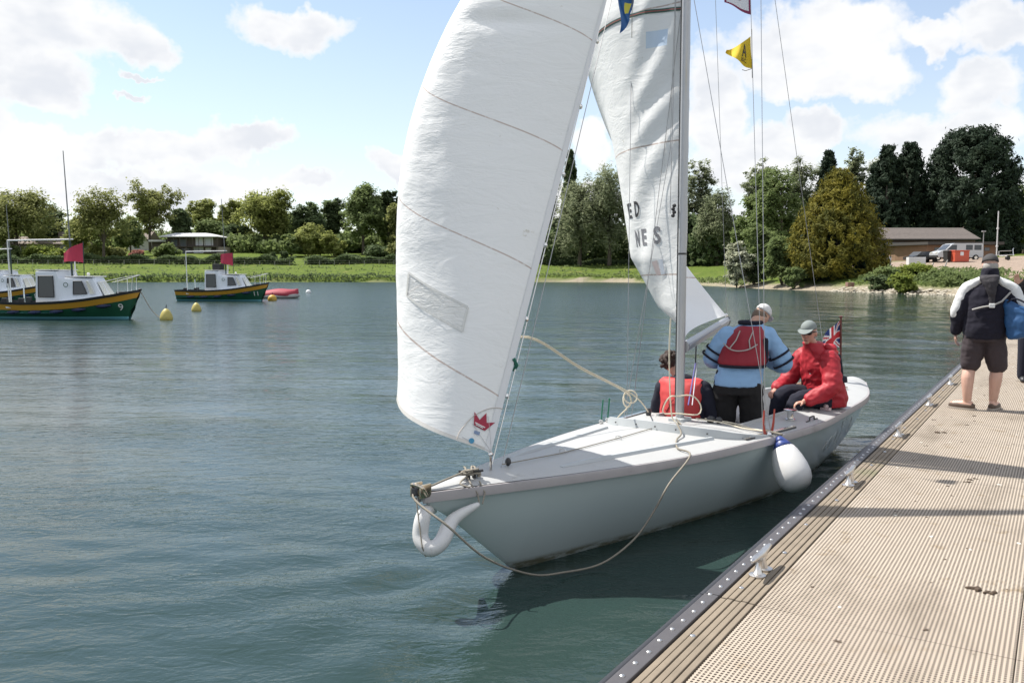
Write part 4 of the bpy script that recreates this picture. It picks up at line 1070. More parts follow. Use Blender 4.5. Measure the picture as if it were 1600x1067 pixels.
# ------------------------------------------------------------------ people
def ell_ring(c, a, b_, n=18):
    c = Vector(c); return [c + Vector(a) * math.cos(t_) + Vector(b_) * math.sin(t_) for t_ in np.linspace(0, 2 * math.pi, n, endpoint=False)]
def torso(g, secs, yaw=0.0):
    """secs: (x,y,z,half_width,half_depth); sections stay level, turned by yaw"""
    cy_, sy_ = math.cos(yaw), math.sin(yaw)
    g.loft([ell_ring((x, y, z), (w_ * cy_, w_ * sy_, 0), (-d_ * sy_, d_ * cy_, 0)) for (x, y, z, w_, d_) in secs])
def limb(g, pts, rs, seg=12):
    P = catmull(pts, 5); n = len(P); k = np.linspace(0, len(rs) - 1, n); r = [float(np.interp(q, range(len(rs)), rs)) for q in k]
    g.tube(P, r, seg); g.ball(P[0], r[0] * .99, 10, 8); g.ball(P[-1], r[-1] * .99, 10, 8)
def fuse(mb, name, material, parent, voxel=.010, smooth_it=4, wrinkle=0.0, wscale=9.0, seed=0.0):
    me = bpy.data.meshes.new(name); me.from_pydata(mb.v, [], mb.f)
    bm = bmesh.new(); bm.from_mesh(me); bmesh.ops.recalc_face_normals(bm, faces=bm.faces[:]); bm.to_mesh(me); bm.free()
    ob = bpy.data.objects.new(name, me); col.objects.link(ob)
    md = ob.modifiers.new('r', 'REMESH'); md.mode = 'VOXEL'; md.voxel_size = voxel; md.use_smooth_shade = True
    ms_ = ob.modifiers.new('s', 'SMOOTH'); ms_.factor = .5; ms_.iterations = smooth_it
    dg = bpy.context.evaluated_depsgraph_get()
    m2 = bpy.data.meshes.new_from_object(ob.evaluated_get(dg)); m2.name = name
    bpy.data.objects.remove(ob); bpy.data.meshes.remove(me)
    if wrinkle > 0:
        nv = len(m2.vertices); co = np.empty(nv * 3, np.float32); no = np.empty(nv * 3, np.float32)
        m2.vertices.foreach_get('co', co); m2.vertices.foreach_get('normal', no); co = co.reshape(-1, 3); no = no.reshape(-1, 3)
        d = np.array([mnoise.noise(Vector((p[0] * wscale + seed, p[1] * wscale, p[2] * wscale * 1.7))) + .6 * (1 - 2 * abs(mnoise.noise(Vector((p[0] * wscale * 1.8, p[1] * wscale * 1.8 + seed, p[2] * wscale * 2.2))))) for p in co], np.float32)
        co += no * (d * wrinkle)[:, None]; m2.vertices.foreach_set('co', co.ravel()); m2.update()
    m2.materials.clear()
    for mm in (material if isinstance(material, (list, tuple)) else [material]): m2.materials.append(mm)
    m2.polygons.foreach_set('use_smooth', [True] * len(m2.polygons))
    o = bpy.data.objects.new(name, m2); col.objects.link(o); o.parent = parent
    return o
def head_matrix(pos, yaw, pitch, roll=0.0):
    return Matrix.Translation(Vector(pos)) @ Matrix.Rotation(yaw, 4, 'Z') @ Matrix.Rotation(roll, 4, 'Y') @ Matrix.Rotation(pitch, 4, 'X')
def add_head(g, M):
    def E(c, r): g.ball(tuple(M @ Vector(c)), r, 16, 12, M.to_3x3().to_4x4())
    E((0, -.008, .020), (.074, .094, .098)); E((0, .032, -.045), (.054, .056, .062)); E((0, .045, -.005), (.060, .050, .060))
    E((0, .068, -.088), (.026, .022, .020))
    g.tube([M @ Vector((0, .088, .020)), M @ Vector((0, .108, -.018)), M @ Vector((0, .092, -.030))], [.009, .015, .011], 8)
    E((0, .092, -.058), (.020, .008, .006))
    for s_ in (-1, 1): E((s_ * .076, -.006, -.008), (.010, .018, .030)); E((s_ * .030, .086, .028), (.018, .010, .006))
def add_hand(g, wrist, d, up, size=1.0, curl=.9):
    """palm and five fingers: d = direction of the fingers, up = back of the hand"""
    d = Vector(d).normalized(); up = (Vector(up) - d * Vector(up).dot(d)).normalized(); s_ = d.cross(up)
    w_ = Vector(wrist); F = Matrix((s_, d, up)).transposed().to_4x4()
    g.ball(tuple(w_ + d * .048 * size), (.038 * size, .052 * size, .017 * size), 12, 8, F)
    for k, (off, ln, r) in enumerate(((-.029, .064, .0088), (-.010, .074, .0092), (.010, .070, .0090), (.028, .055, .0082))):
        p0 = w_ + d * .082 * size + s_ * off * size; a = curl * (.55 + .06 * k)
        d1 = (d * math.cos(a) - up * math.sin(a)); p1 = p0 + d1 * ln * .45 * size; d2 = (d * math.cos(a * 2.1) - up * math.sin(a * 2.1)); p2 = p1 + d2 * ln * .35 * size; d3 = (d * math.cos(a * 2.9) - up * math.sin(a * 2.9)); p3 = p2 + d3 * ln * .25 * size
        g.tube([p0 - d * .02 * size, p0, p1, p2, p3], [r, r, r * .95, r * .9, r * .7], 8)
    p0 = w_ + d * .028 * size - s_ * .030 * size; t1 = p0 + (d * .5 - s_ * .75 - up * .25).normalized() * .034 * size; t2 = t1 + (d * .85 - s_ * .2 - up * .45).normalized() * .032 * size
    g.tube([p0, t1, t2], [.0125, .0105, .008], 8)
def foot(g, ankle, toe_dir, L=.26, r=.042, lift=0):
    a = Vector(ankle); t_ = Vector(toe_dir).normalized(); h = a - t_ * .055; base = Vector((0, 0, -1))
    z = a.z - .085
    def P(k, hgt): q = a + t_ * k; return Vector((q.x, q.y, z + hgt + lift * k))
    g.tube([P(-.06, .04), P(0, .045), P(.09, .038), P(.15, .030), P(.19, .024)], [.036, .042, .040, .038, .022], 12)

skin = mat('skin', (.50, .295, .215), .55, var=.12, vscale=14)
skin2 = mat('reddened skin', (.52, .27, .20), .55, var=.12, vscale=14)
m_lblue = mat('light blue jacket', (.235, .40, .63), .75, var=.06, vscale=8)
m_navy = mat('navy cloth', (.009, .010, .022), .95, var=.2, vscale=10)
m_trous = mat('black trousers', (.011, .010, .011), .95, var=.2, vscale=10)
m_vest = mat('red buoyancy vest', (.25, .010, .024), .65, var=.08, vscale=8)
m_vest2 = mat('orange red vest', (.50, .045, .045), .65, var=.08, vscale=8)
m_redj = mat('red jacket', (.37, .010, .022), .6, var=.08, vscale=8)
m_capg = mat('grey cap', (.20, .23, .225), .8, var=.1, vscale=20)
m_capw = mat('white cap', (.62, .62, .62), .8, var=.1, vscale=20)
m_hair = mat('dark brown hair', (.035, .018, .013), .7, var=.4, vscale=40, bump=.01, bscale=60)
m_greyhair = mat('grey hair', (.36, .34, .32), .8, var=.3, vscale=40)
m_white = mat('white cloth', (.70, .71, .72), .8, var=.05, vscale=10)
m_lens = mat('black lens', (.008, .008, .010), .08)
m_cord = mat('grey cord', (.36, .35, .34), .8)

def cap(M, parent, m_cap, m_brim=None, back=False):
    g = MB(); rr = [(.085 * math.cos(a), .085 * math.sin(a)) for a in np.linspace(0, 1.5, 9)]
    g.lathe([(r * 1.0 + .001, z_) for r, z_ in rr], 22, M=M @ Matrix.Translation((0, -.008, .035)) @ Matrix.Diagonal((.93, 1.18, 1.02, 1)))
    c = g.build('cap', m_cap, parent, smooth=True, world=False)
    g = MB(); n = 14; top = []
    for k in range(n + 1):
        a = math.pi * (k / n); x = math.cos(a) * .077; y = .085 + math.sin(a) * .078 - (.05 if k in (0, n) else 0) * 0
        top.append(M @ Vector((x, y, .042 - .022 * (math.sin(a)) + .008 * math.cos(2 * a))))
    inn = [M @ Vector((math.cos(math.pi * k / n) * .079, .02 + math.sin(math.pi * k / n) * .08, .046)) for k in range(n + 1)]
    g.grid([inn, top, [p - M.to_3x3() @ Vector((0, 0, .006)) for p in top], [p - M.to_3x3() @ Vector((0, 0, .006)) for p in inn]])
    g.build('cap_brim', m_brim or m_cap, parent, world=False, angle=60)
    return c

# --- standing man in the light blue jacket, back to us
pb = bw(.16, 4.02, .085)
per = thing('person', 'standing person in light blue jacket and red vest, seen from behind', 'person', tuple(pb), R(-15))
g = MB()
torso(g, [(0, 0, .84, .15, .11), (0, 0, .98, .15, .11), (.02, .03, 1.15, .15, .10), (.05, .06, 1.33, .17, .11), (.09, .10, 1.45, .12, .09)])
Mh = head_matrix((.205, .245, 1.575), R(-35), R(-30), R(20)) @ Matrix.Scale(.94, 4)
limb(g, [(.09, .10, 1.42), (.15, .16, 1.52), (.20, .20, 1.56)], [.06, .055, .055]); add_head(g, Mh)
LS, LE, LW = (-.12, .08, 1.39), (-.262, .11, 1.16), (-.13, .33, 1.10); RS, RE, RW = (.255, .13, 1.39), (.425, .15, 1.12), (.24, .40, 1.12)
limb(g, [LS, LE, LW], [.045, .04, .028]); limb(g, [RS, RE, RW], [.045, .04, .028])
add_hand(g, LW, (.5, .8, -.1), (0, 0, 1), 1, .7); add_hand(g, RW, (-.5, .8, -.1), (0, 0, 1), 1, .7)
for s_ in (-1, 1):
    limb(g, [(s_ * .10, 0, .90), (s_ * .12, .06, .50), (s_ * .12, -.02, .10)], [.085, .06, .042]); foot(g, (s_ * .12, -.02, .085), (s_ * .2, 1, 0))
fuse(g, 'body', skin, per, .0085, 3)
g = MB()   # trousers
torso(g, [(-.005, 0, .84, .225, .165), (-.005, 0, .94, .225, .160), (0, .01, 1.06, .20, .14)])
for s_ in (-1, 1): limb(g, [(s_ * .115, 0, .88), (s_ * .13, .06, .50), (s_ * .13, -.02, .07)], [.125, .105, .085])
fuse(g, 'trousers', m_trous, per, .012, 4, .010, 7, 1.3)
g = MB()   # jacket
torso(g, [(-.01, -.01, .915, .225, .165), (.0, 0, 1.0, .22, .16), (.03, .03, 1.15, .215, .155), (.055, .06, 1.32, .225, .15), (.075, .085, 1.42, .21, .125), (.10, .11, 1.48, .13, .10), (.13, .14, 1.52, .085, .085)])
limb(g, [LS, LE, (-.17, .28, 1.11)], [.090, .082, .060]); limb(g, [RS, RE, (.29, .34, 1.12)], [.094, .085, .060])
fuse(g, 'jacket', m_lblue, per, .011, 4, .009, 7, 5.1)
g = MB()   # vest
torso(g, [(.03, .015, 1.115, .222, .185), (.035, .02, 1.15, .238, .195), (.05, .04, 1.26, .222, .195), (.065, .055, 1.36, .19, .185), (.085, .075, 1.44, .155, .155), (.10, .09, 1.485, .11, .12)])
vo = fuse(g, 'vest', m_vest, per, .012, 5, .004, 5, 2.2)
g = MB(); torso(g, [(.028, .012, 1.095, .224, .188), (.03, .014, 1.122, .226, .190)]); g.build('vest_hem', m_navy, vo, world=False, smooth=True)
g = MB(); g.bbox((.205, -.06, 1.13), (.268, .12, 1.38), .03); g.build('side_panel', m_navy, vo, world=False)
def back_y(x, z): return -.165 + .06 * max(0, (z - 1.25) / .2) + abs(x - .05) * .12
cp_ = [(-.145, 1.33), (-.08, 1.275), (.0, 1.262), (.09, 1.28), (.165, 1.325)]
g = MB(); g.tube([(x, back_y(x, z) - .012, z) for x, z in [(p.x, p.y) for p in catmull([(a, c, 0) for a, c in cp_], 5)]], .006, 6)
g.tube([(x, back_y(x, z) - .012, z) for x, z in ((-.09, 1.28), (-.03, 1.36), (.005, 1.45))], .006, 6); g.tube([(x, back_y(x, z) - .012, z) for x, z in ((.10, 1.285), (.09, 1.36), (.125, 1.45))], .006, 6); g.build('vest_cord', m_cord, vo, world=False)
for (S_, E_, side) in ((LS, LE, -1), (RS, RE, 1)):
    for t_ in (.68, .95):
        c = Vector(S_).lerp(Vector(E_), t_); ax = (Vector(E_) - Vector(S_)).normalized(); a_ = ax.cross(Vector((0, 1, 0))).normalized(); b2 = ax.cross(a_); rr_ = .108 if t_ < .9 else .108
        g = MB(); g.loft([[c + ax * o_ + (a_ * math.cos(q) + b2 * math.sin(q)) * (rr_ + .002) for q in np.linspace(0, 6.283, 22, endpoint=False)] for o_ in (-.011, .011)], caps=False); g.build('sleeve_band', m_navy, per, world=False, smooth=True)
g = MB(); g.ball(tuple(Mh @ Vector((0, -.03, -.02))), (.080, .082, .085), 16, 10, Mh.to_3x3().to_4x4()); g.build('hair', mat('mousy hair', (.16, .115, .085), .8, var=.3, vscale=40), per, world=False, smooth=True)
cap(Mh @ Matrix.Translation((0, -.006, .006)), per, m_capw)
g = MB(); g.tube([(x + .10 + .10 * math.cos(q), .115 + .09 * math.sin(q), 1.515) for q in np.linspace(0, 6.28, 16) for x in (0,)], .022, 8); g.build('collar', m_navy, per, world=False, smooth=True)

# --- seated helmsman in red
pb = bw(.50, 5.28, deck_z(.5, 5.28) + .004)
per = thing('person', 'seated person in red sailing jacket, cap and dark glasses holding the tiller', 'person', tuple(pb), R(112))
g = MB()
torso(g, [(0, -.02, .02, .17, .14), (0, -.01, .14, .16, .13), (0, .04, .32, .16, .12), (0, .08, .47, .16, .11), (0, .11, .56, .10, .09)])
Mh = head_matrix((0, .21, .765), R(30), R(-8))
limb(g, [(0, .11, .54), (0, .15, .62), (0, .185, .68)], [.06, .055, .055]); add_head(g, Mh)
RS, RE, RW = (.19, .10, .50), (.285, .22, .25), (.20, .46, .155); LS, LE, LW = (-.19, .10, .50), (-.30, .17, .24), (-.20, .42, .09)
limb(g, [RS, RE, RW], [.045, .04, .028]); limb(g, [LS, LE, LW], [.045, .04, .028])
add_hand(g, RW, (-.35, .9, -.25), (.2, .2, 1), 1, 1.0); add_hand(g, LW, (.25, .95, -.15), (0, .1, 1), 1, 1.0)
for s_, kz in ((-1, .02), (1, .05)):
    limb(g, [(s_ * .10, .02, .06), (s_ * .12, .44, .06 + kz), (s_ * .10, .52, -.38)], [.08, .06, .045]); foot(g, (s_ * .10, .52, -.42), (0, 1, 0))
bd_ = fuse(g, 'body', skin2, per, .0085, 3)
g = MB()
torso(g, [(0, -.02, -.0, .20, .16), (0, 0, .12, .19, .16)])
for s_, kz in ((-1, .02), (1, .05)): limb(g, [(s_ * .10, .02, .06), (s_ * .12, .44, .06 + kz), (s_ * .10, .52, -.36)], [.115, .085, .065])
for s_ in (-1, 1): limb(g, [(s_ * .10, .50, -.44), (s_ * .10, .66, -.46)], [.05, .04])
fuse(g, 'trousers', m_navy, per, .012, 4, .008, 7, 7.7)
g = MB()
torso(g, [(0, -.03, .00, .235, .20), (0, -.03, .09, .245, .205), (0, .0, .22, .235, .19), (0, .05, .36, .225, .17), (0, .08, .47, .215, .15), (0, .11, .555, .15, .12), (0, .14, .62, .105, .105), (0, .155, .665, .098, .10)])
limb(g, [RS, RE, (.22, .40, .175)], [.10, .092, .066]); limb(g, [LS, LE, (-.22, .36, .11)], [.102, .095, .068])
jk = fuse(g, 'jacket', m_redj, per, .010, 4, .012, 8, 3.3)
g = MB(); limb(g, [(-.10, -.01, .60), (0, -.055, .585), (.10, -.01, .60)], [.05, .06, .05]); limb(g, [(-.11, .06, .62), (-.12, .0, .59)], [.04, .04]); fuse(g, 'hood', m_redj, per, .011, 4, .006, 9, 1.0)
g = MB(); torso(g, [(0, -.02, .26, .246, .198), (0, -.015, .31, .245, .195)]); g.build('harness_strap', m_navy, jk, world=False, smooth=True)
g = MB(); g.loft([ell_ring((-.0, -.095 + dx, z), (.17, 0, 0), (0, .075, 0)) for dx, z in ((0, .26), (.01, .38), (.03, .48), (.05, .54))]); g.build('lifejacket', m_navy, jk, world=False, smooth=True)
g = MB(); limb(g, [(-.10, -.06, .56), (-.135, .02, .575), (-.11, .10, .54)], [.032, .036, .030]); limb(g, [(.10, -.06, .56), (.135, .02, .575), (.11, .10, .54)], [.032, .036, .030]); fuse(g, 'lifejacket_collar', m_vest2, per, .010, 3)
g = MB(); g.ball((-.03, .195, .34), (.018, .012, .018), 10, 8); g.build('buckle', m_chrome, jk, world=False)
cap(Mh @ Matrix.Translation((0, .004, .008)), per, m_capg)
g = MB(); g.ball(tuple(Mh @ Vector((0, -.03, -.01))), (.078, .075, .075), 14, 10, Mh.to_3x3().to_4x4()); g.build('hair', m_greyhair, per, world=False, smooth=True)
g = MB()
for s_ in (-1, 1):
    g.ball(tuple(Mh @ Vector((s_ * .034, .086, .018))), (.034, .022, .024), 14, 10, Mh.to_3x3().to_4x4()); g.tube([Mh @ Vector((s_ * .064, .07, .022)), Mh @ Vector((s_ * .080, .0, .018))], .006, 6)
g.tube([Mh @ Vector((-.02, .107, .022)), Mh @ Vector((.02, .107, .022))], .006, 6); g.build('sunglasses', m_lens, per, world=False, smooth=True)
g = MB(); g.tube([Mh @ Vector((-.018, .094, -.060)), Mh @ Vector((0, .099, -.062)), Mh @ Vector((.018, .094, -.060))], .004, 6); g.build('mouth', mat('lips', (.32, .12, .10), .5), per, world=False)

# --- crew sitting behind the mast, red vest towards us
pb = bw(-.33, 3.80, .44)
per = thing('person', 'seated person with dark curly hair and red vest, behind the mast', 'person', tuple(pb), R(-32))
g = MB()
torso(g, [(0, 0, .02, .17, .12), (0, 0, .18, .16, .11), (0, .03, .38, .17, .11), (-.01, .06, .53, .13, .09)])
Mh = head_matrix((-.165, .13, .735), R(-20), R(-14), R(-14)); limb(g, [(0, .06, .52), (-.09, .10, .63), (-.14, .12, .69)], [.06, .05, .05]); add_head(g, Mh)
arms = []
for s_ in (-1, 1):
    A = [(s_ * .20, .05, .50), (s_ * .27, .10, .24), (s_ * .16, .34, .14)]; arms.append(A); limb(g, A, [.045, .04, .028]); add_hand(g, A[2], (-s_ * .4, .8, 0), (0, 0, 1), .95, .8)
    limb(g, [(s_ * .10, .05, .06), (s_ * .12, .45, .14), (s_ * .12, .55, -.18)], [.08, .06, .045]); foot(g, (s_ * .12, .55, -.17), (0, 1, 0))
fuse(g, 'body', skin, per, .0085, 3)
g = MB(); torso(g, [(0, 0, -.0, .20, .15), (0, 0, .12, .19, .14)])
for s_ in (-1, 1): limb(g, [(s_ * .10, .05, .06), (s_ * .12, .45, .14), (s_ * .12, .55, -.14)], [.11, .085, .07])
fuse(g, 'trousers', m_navy, per, .013, 4)
g = MB(); torso(g, [(0, -.01, .08, .225, .15), (0, 0, .25, .22, .15), (0, .03, .42, .225, .15), (0, .05, .52, .20, .13), (-.01, .07, .59, .12, .10), (-.02, .08, .635, .075, .075)])
for A in arms: limb(g, [A[0], A[1], Vector(A[1]).lerp(Vector(A[2]), .85)], [.095, .085, .06])
fuse(g, 'sweater', m_navy, per, .012, 4, .008, 8, 4.0)
g = MB(); torso(g, [(0, -.02, .06, .205, .175), (0, -.015, .22, .215, .18), (0, .01, .36, .210, .185), (0, .03, .48, .235, .17), (-.01, .05, .565, .25, .14), (-.03, .06, .605, .19, .12)])
vo = fuse(g, 'vest', m_vest2, per, .012, 5, .004, 6, 9)
g = MB(); torso(g, [(0, -.018, .205, .220, .187), (0, -.015, .245, .221, .188)]); g.build('vest_strap', m_navy, vo, world=False, smooth=True)
g = MB(); rr = random.Random(3)
for k in range(46):
    a = rr.uniform(0, 6.283); e = rr.uniform(-.5, 1.4); d = Vector((math.cos(a) * math.cos(e) * .083, math.sin(a) * math.cos(e) * .092 - .02, math.sin(e) * .095 + .01))
    if d.y > .055 and d.z < .04: continue
    g.ball(tuple(Mh @ d), rr.uniform(.018, .032), 7, 5)
g.ball(tuple(Mh @ Vector((0, -.02, .02))), (.085, .09, .095), 12, 8); g.build('hair', m_hair, per, world=False, smooth=True)
g = MB()
for k in range(3): g.tube(catmull([(.02 + .11 * math.cos(q) * .4 - .12 + .04 * k, -.172, .36 + .06 * math.sin(q * 1.5 + k)) for q in np.linspace(0, 3, 5)], 3), .0035, 5)
g.build('vest_drawing', mat('dark marker line', (.12, .02, .02), .7), vo, world=False)

# --- crouching crew hidden behind the standing one: a pale sleeve and brown knee show
pb = bw(-.42, 4.78, .30)
per = thing('person', 'crouching person in pale top and brown trousers, mostly hidden by the standing one', 'person', tuple(pb), R(-125))
g = MB(); torso(g, [(0, 0, .02, .15, .12), (0, .06, .2, .15, .11), (0, .14, .36, .16, .11), (0, .2, .46, .12, .09)])
Mh = head_matrix((0, .27, .60), 0, R(-25)); limb(g, [(0, .2, .45), (0, .24, .53)], [.06, .055]); add_head(g, Mh)
kn_ = []
for s_ in (-1, 1):
    A = [(s_ * .19, .18, .42), (s_ * .25, .32, .24), (s_ * .16, .50, .20)]; kn_.append(A); limb(g, A, [.045, .04, .028]); add_hand(g, A[2], (-s_ * .3, .9, 0), (0, 0, 1), 1, .8)
    limb(g, [(s_ * .10, .05, .05), (s_ * .13, .42, .12), (s_ * .12, .46, -.22)], [.08, .06, .045]); foot(g, (s_ * .12, .46, -.18), (0, 1, 0))
fuse(g, 'body', skin, per, .010, 3)
g = MB(); torso(g, [(0, -.01, .0, .19, .15), (0, .02, .12, .18, .14)])
for s_ in (-1, 1): limb(g, [(s_ * .10, .05, .05), (s_ * .13, .42, .12), (s_ * .12, .46, -.16)], [.11, .088, .07])
fuse(g, 'trousers', mat('brown trousers', (.055, .042, .038), .85), per, .013, 4, .007, 8, 2)
g = MB(); torso(g, [(0, .0, .08, .21, .16), (0, .08, .24, .20, .15), (0, .15, .38, .20, .14), (0, .20, .47, .12, .10)])
for A in kn_: limb(g, [A[0], A[1], Vector(A[1]).lerp(Vector(A[2]), .8)], [.09, .08, .058])
fuse(g, 'top', m_white, per, .013, 4, .007, 8, 6)
g = MB(); g.ball(tuple(Mh @ Vector((0, -.02, .03))), (.082, .09, .09), 12, 8); g.build('hair', m_greyhair, per, world=False, smooth=True)

# --- man walking away along the pontoon
pa = onz(1533, 640.5, DECK)
per = thing('person', 'man walking away along the pontoon in navy and white jacket, dark shorts and cap', 'person', (pa.x, pa.y, DECK), R(-30))
LH, LK, LA = (-.085, .0, .90), (-.135, .02, .50), (-.145, -.035, .105); RH, RK, RA = (.095, .0, .90), (.135, .09, .49), (.115, .10, .10)
g = MB()
torso(g, [(0, 0, .84, .16, .12), (0, 0, 1.0, .16, .12), (.02, .01, 1.2, .17, .12), (.03, .02, 1.40, .17, .11), (.03, .03, 1.48, .10, .09)])
Mh = head_matrix((.025, .055, 1.665), R(5), R(-10)); limb(g, [(.03, .03, 1.46), (.028, .045, 1.56), (.025, .05, 1.62)], [.062, .058, .058]); add_head(g, Mh)
limb(g, [LH, Vector(LH).lerp(Vector(LK), .5), LK, (-.150, -.03, .36), (-.148, -.045, .22), LA], [.10, .085, .066, .070, .056, .043]); limb(g, [RH, Vector(RH).lerp(Vector(RK), .5), RK, (.130, .075, .36), (.122, .085, .22), RA], [.10, .085, .066, .070, .056, .043])
foot(g, LA, (-.92, .35, 0)); foot(g, RA, (.25, 1, 0))
AL = [(-.170, .02, 1.365), (-.265, -.01, 1.12), (-.30, .08, .87)]; AR = [(.230, .02, 1.365), (.32, .04, 1.14), (.27, .26, 1.06)]
limb(g, AL, [.05, .043, .030]); limb(g, AR, [.05, .043, .030]); add_hand(g, AL[2], (.05, .15, -1), (-1, .1, 0), 1.05, .55); add_hand(g, AR[2], (-.2, .8, .4), (.5, 0, .8), 1, .9)
fuse(g, 'body', mat('pale skin', (.56, .345, .27), .5, var=.1, vscale=12), per, .0085, 3)
m_shorts = mat('dark plum shorts', (.042, .031, .036), .85, var=.1, vscale=9)
g = MB(); torso(g, [(0, 0, .80, .195, .150), (0, 0, .90, .20, .155), (0, 0, 1.0, .19, .145)])
limb(g, [LH, Vector(LH).lerp(Vector(LK), .55), (-.130, .02, .535)], [.122, .118, .108]); limb(g, [RH, Vector(RH).lerp(Vector(RK), .55), (.134, .085, .525)], [.122, .118, .108])
fuse(g, 'shorts', m_shorts, per, .011, 4, .008, 7, 1.0)
m_jn = mat('dark navy jacket', (.008, .0075, .018), .95, var=.15, vscale=8)
g = MB()
torso(g, [(0, 0, .825, .205, .165), (0, 0, .90, .225, .175), (.01, .0, 1.08, .225, .17), (.025, .01, 1.26, .235, .165), (.03, .015, 1.39, .212, .15), (.03, .02, 1.46, .145, .12), (.028, .03, 1.53, .10, .10), (.027, .035, 1.60, .088, .095), (.026, .04, 1.625, .086, .093)])
limb(g, [AL[0], AL[1], Vector(AL[1]).lerp(Vector(AL[2]), .85)], [.095, .082, .060]); limb(g, [AR[0], AR[1], Vector(AR[1]).lerp(Vector(AR[2]), .8)], [.095, .085, .062])
jk = fuse(g, 'jacket', m_jn, per, .010, 4, .010, 7, 3.0)
# pale shoulders and sleeve panels
g = MB()
for A, s_ in ((AL, -1), (AR, 1)):
    P = catmull([Vector((.03 + s_ * .055, -.045, 1.52)), Vector((.03 + s_ * .12, -.050, 1.475)), Vector(A[0]) + Vector((s_ * .030, -.035, .030)), Vector(A[0]).lerp(Vector(A[1]), .5) + Vector((s_ * .045, -.030, 0)), Vector(A[1]) + Vector((s_ * .035, -.02, -.0)), Vector(A[1]).lerp(Vector(A[2]), .22) + Vector((s_ * .025, -.012, 0))], 6)
    n = len(P); g.tube(P, [float(np.interp(i / (n - 1), [0, .2, .42, .7, 1], [.028, .046, .070, .066, .048])) for i in range(n)], 12); g.ball(P[-1], .044, 10, 8)
fuse(g, 'sleeve_panel', m_white, per, .009, 4, .004, 9, 3.0)
# rolled hood and sling
m_hood = mat('charcoal hood', (.030, .027, .033), .8, var=.2, vscale=12)
g = MB(); g.loft([ell_ring((.03, -.105, 1.545), (.105, 0, 0), (0, .06, .01)), ell_ring((.03, -.140, 1.50), (.100, 0, 0), (0, .045, .01)), ell_ring((.045, -.165, 1.42), (.062, 0, 0), (0, .032, 0)), ell_ring((.058, -.172, 1.32), (.036, 0, 0), (0, .018, 0)), ell_ring((.062, -.170, 1.235), (.030, 0, 0), (0, .014, 0))]); fuse(g, 'hood', m_hood, per, .009, 3, .006, 12, 3)
g = MB(); g.bbox((.035, -.192, 1.185), (.095, -.165, 1.235), .008); g.build('strap_buckle', m_white, per, world=False)
g = MB(); g.tube([(-.13, -.155, 1.16), (-.02, -.178, 1.195), (.07, -.182, 1.21), (.16, -.172, 1.26), (.24, -.12, 1.36)], .011, 6); g.build('shoulder_strap', m_cord, per, world=False)
cap(Mh @ Matrix.Translation((0, -.006, -.006)) @ Matrix.Scale(1.08, 4), per, mat('charcoal cap', (.050, .048, .050), .85, var=.2, vscale=16))
g = MB(); g.ball(tuple(Mh @ Vector((0, -.028, -.022))), (.078, .075, .070), 14, 10, Mh.to_3x3().to_4x4()); g.build('hair', m_greyhair, per, world=False, smooth=True)
g = MB(); g.tube([Mh @ Vector((.05 * math.cos(q), -.092 + .01 * math.cos(2 * q), .035)) for q in (3.4, 4.2, 4.7, 5.2, 6.0)], .006, 6); g.build('cap_strap', m_cord, per, world=False)
m_shoe = mat('brown deck shoe', (.085, .055, .040), .6, var=.2, vscale=20); m_sole = mat('pale sole', (.35, .31, .27), .8)
for A, tdir in ((LA, (-.92, .35, 0)), (RA, (.25, 1, 0))):
    g = MB(); a = Vector(A); t_ = Vector(tdir).normalized()
    def P(k, hgt): q = a + t_ * k; return Vector((q.x, q.y, max(.028, a.z - .105 + hgt)))
    g.tube([P(-.085, .045), P(-.05, .044), P(.02, .040), P(.10, .038), P(.165, .034), P(.205, .030)], [.026, .042, .047, .050, .044, .022], 14)
    sh_ = fuse(g, 'shoe', m_shoe, per, .008, 3); sd_ = t_.cross(Vector((0, 0, 1)))
    rg = [[P(k, 0) * 1 + sd_ * w_ + Vector((0, 0, -P(k, 0).z + zz)) for w_, zz in ((-w0, .002), (w0, .002), (w0, .022), (-w0, .022))] for k, w0 in ((-.105, .02), (-.08, .038), (0, .042), (.10, .048), (.17, .042), (.215, .018))]
    g = MB(); g.loft(rg); g.build('sole', m_sole, sh_, world=False, angle=50)
# the blue bag on his right shoulder
bgp = per
m_bag = mat('blue holdall', (.016, .080, .215), .6, var=.12, vscale=8)
pbag = ROOTS[per.name] @ Vector((.36, -.10, 1.06))
bag = thing('shoulder_bag', 'blue holdall slung at the right side of the walking man', 'bag', tuple(pbag), R(-30))
g = MB(); g.loft([ell_ring((.02, 0, -.20), (.10, 0, .03), (0, .07, 0)), ell_ring((.015, 0, -.185), (.15, 0, .04), (0, .10, 0)), ell_ring((0, 0, -.02), (.165, 0, .0), (0, .11, 0)), ell_ring((-.035, 0, .12), (.15, 0, -.04), (0, .085, 0)), ell_ring((-.05, 0, .17), (.125, 0, -.06), (0, .035, 0))]); bb = fuse(g, 'body', m_bag, bag, .011, 4, .010, 6, 2.0)
g = MB(); g.tube(catmull([(-.15, -.05, .19), (-.07, -.07, .23), (.05, -.08, .17), (.12, -.07, .10)], 5), .010, 7); g.tube(catmull([(-.15, .0, .18), (-.25, .04, .34), (-.20, .10, .42), (-.14, .16, .30)], 5), .014, 7); g.build('handle', m_navy, bag, world=False)

